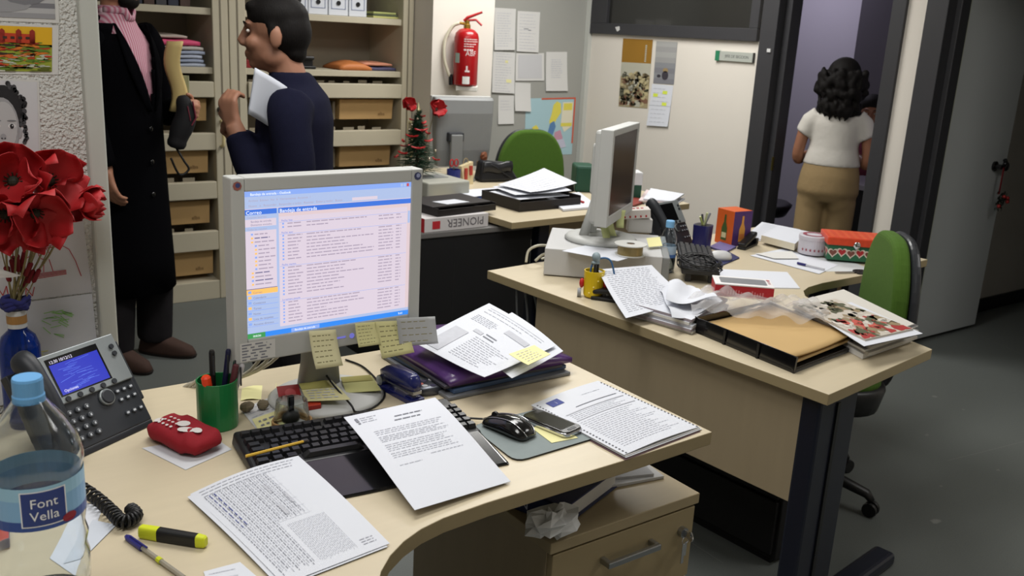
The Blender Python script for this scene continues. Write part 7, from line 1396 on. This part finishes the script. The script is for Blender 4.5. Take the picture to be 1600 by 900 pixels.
part('top', remesh(s_, .011, 3), WT, wo, smooth=True)
KH = mat('khaki_cotton', (142, 120, 84), .9, var=.06, vs=14, bump=.3, bs=18, bdist=.01)
p_ = MB(); p_.loft([(0, 0, .935, .175, .125), (0, -.01, .84, .198, .15), (0, -.018, .75, .208, .155), (0, -.01, .69, .18, .12)][::-1], 28); 
for g_ in (-1, 1): p_.ell((g_ * .085, -.045, .72), (.09, .08, .11), 16, 11); add_leg(p_, (g_ * .1, -.005, .7), (g_ * .104, .03 * g_, .38), (g_ * .105, .06 * g_ - .02, .06), (.1, .088, .082))
p_.v = [Vector((v.x * .83, v.y * .88, v.z)) for v in p_.v]
part('trousers', remesh(p_, .013, 3), KH, wo, smooth=True); shoe(wo, (.083, .06), 0, BLACK, .9); shoe(wo, (-.083, -.06), 0, BLACK, .9)
# ---- person sitting in the inner room
sp_ = pu(1358, 205, 5.75); se = thing('person', 'seated person in dark pink top in the inner room, half hidden by the door frame', 'person', (sp_.x, sp_.y, 0), rz=120)
zh = 1.13
b_ = MB(); HT = add_head(b_, (0, .04, zh), .97); b_.tube([(0, 0, zh - .2), (0, .02, zh - .08)], [.06, .05], 14)
b_.loft([(0, 0, zh - .6, .12, .08), (0, 0, zh - .28, .13, .08), (0, 0, zh - .2, .1, .06), (0, 0, zh - .16, .055, .05)], 16)
for g_ in (-1, 1): b_.tube([(g_ * .1, 0, zh - .25), (g_ * .19, 0, zh - .3), (g_ * .22, .04, zh - .4), (g_ * .2, .12, zh - .36)], .034, 12); b_.tube([(g_ * .2, .12, zh - .36), (g_ * .12, .27, zh - .36)], [.036, .03], 12); add_hand(b_, (g_ * .12, .27, zh - .36), (-g_ * .3, .9, 0), (0, 0, -1), .4, .92, g_)
part('body', remesh(b_, .0085, 3), SKIND, se, smooth=True); eyes(se, HT)
h_ = MB(); h_.ell((0, .015, zh + .055), (.086, .105, .078), 16, 11); h_.ell((0, -.025, zh), (.09, .08, .11), 16, 11); part('hair', remesh(h_, .01, 2), HAIR, se, smooth=True)
j = MB(); j.loft([(0, 0, zh - .66, .17, .13), (0, 0, zh - .4, .175, .12), (0, 0, zh - .24, .18, .11), (0, 0, zh - .17, .1, .08), (0, .005, zh - .13, .06, .06)], 26)
for g_ in (-1, 1): j.tube(smoothpath([(g_ * .13, 0, zh - .22), (g_ * .2, 0, zh - .3), (g_ * .23, .04, zh - .42), (g_ * .18, .16, zh - .37)]), [.06] * 7 + [.055] * 6 + [.05] * 6, 14)
part('jumper', remesh(j, .012, 4), P(120, 52, 72, .9), se, smooth=True)
t_ = MB(); 
for g_ in (-1, 1): add_leg(t_, (g_ * .09, 0, .46), (g_ * .1, .42, .47), (g_ * .1, .42, .08), (.09, .07, .06))
t_.ell((0, 0, .48), (.17, .14, .1), 16, 10); part('trousers', remesh(t_, .014, 4), TRS, se, smooth=True); shoe(se, (.1, .44), 0, BLACK, .95); shoe(se, (-.1, .44), 0, BLACK, .95)
t = thing('inner_stool', 'dark stool under the seated person', 'stool', (sp_.x, sp_.y, 0)); part('seat', MB().lathe([(0, .34), (.18, .34), (.19, .36), (.18, .385), (0, .385)], 24, cap=False), BLACK, t, smooth=True); part('post', MB().tube([(0, 0, .02), (0, 0, .35)], .025, 10).lathe([(0, 0), (.2, 0), (.2, .02), (0, .03)], 24, cap=False), STEEL, t)
# finally make sure children of far things keep their place
bpy.context.view_layer.update()
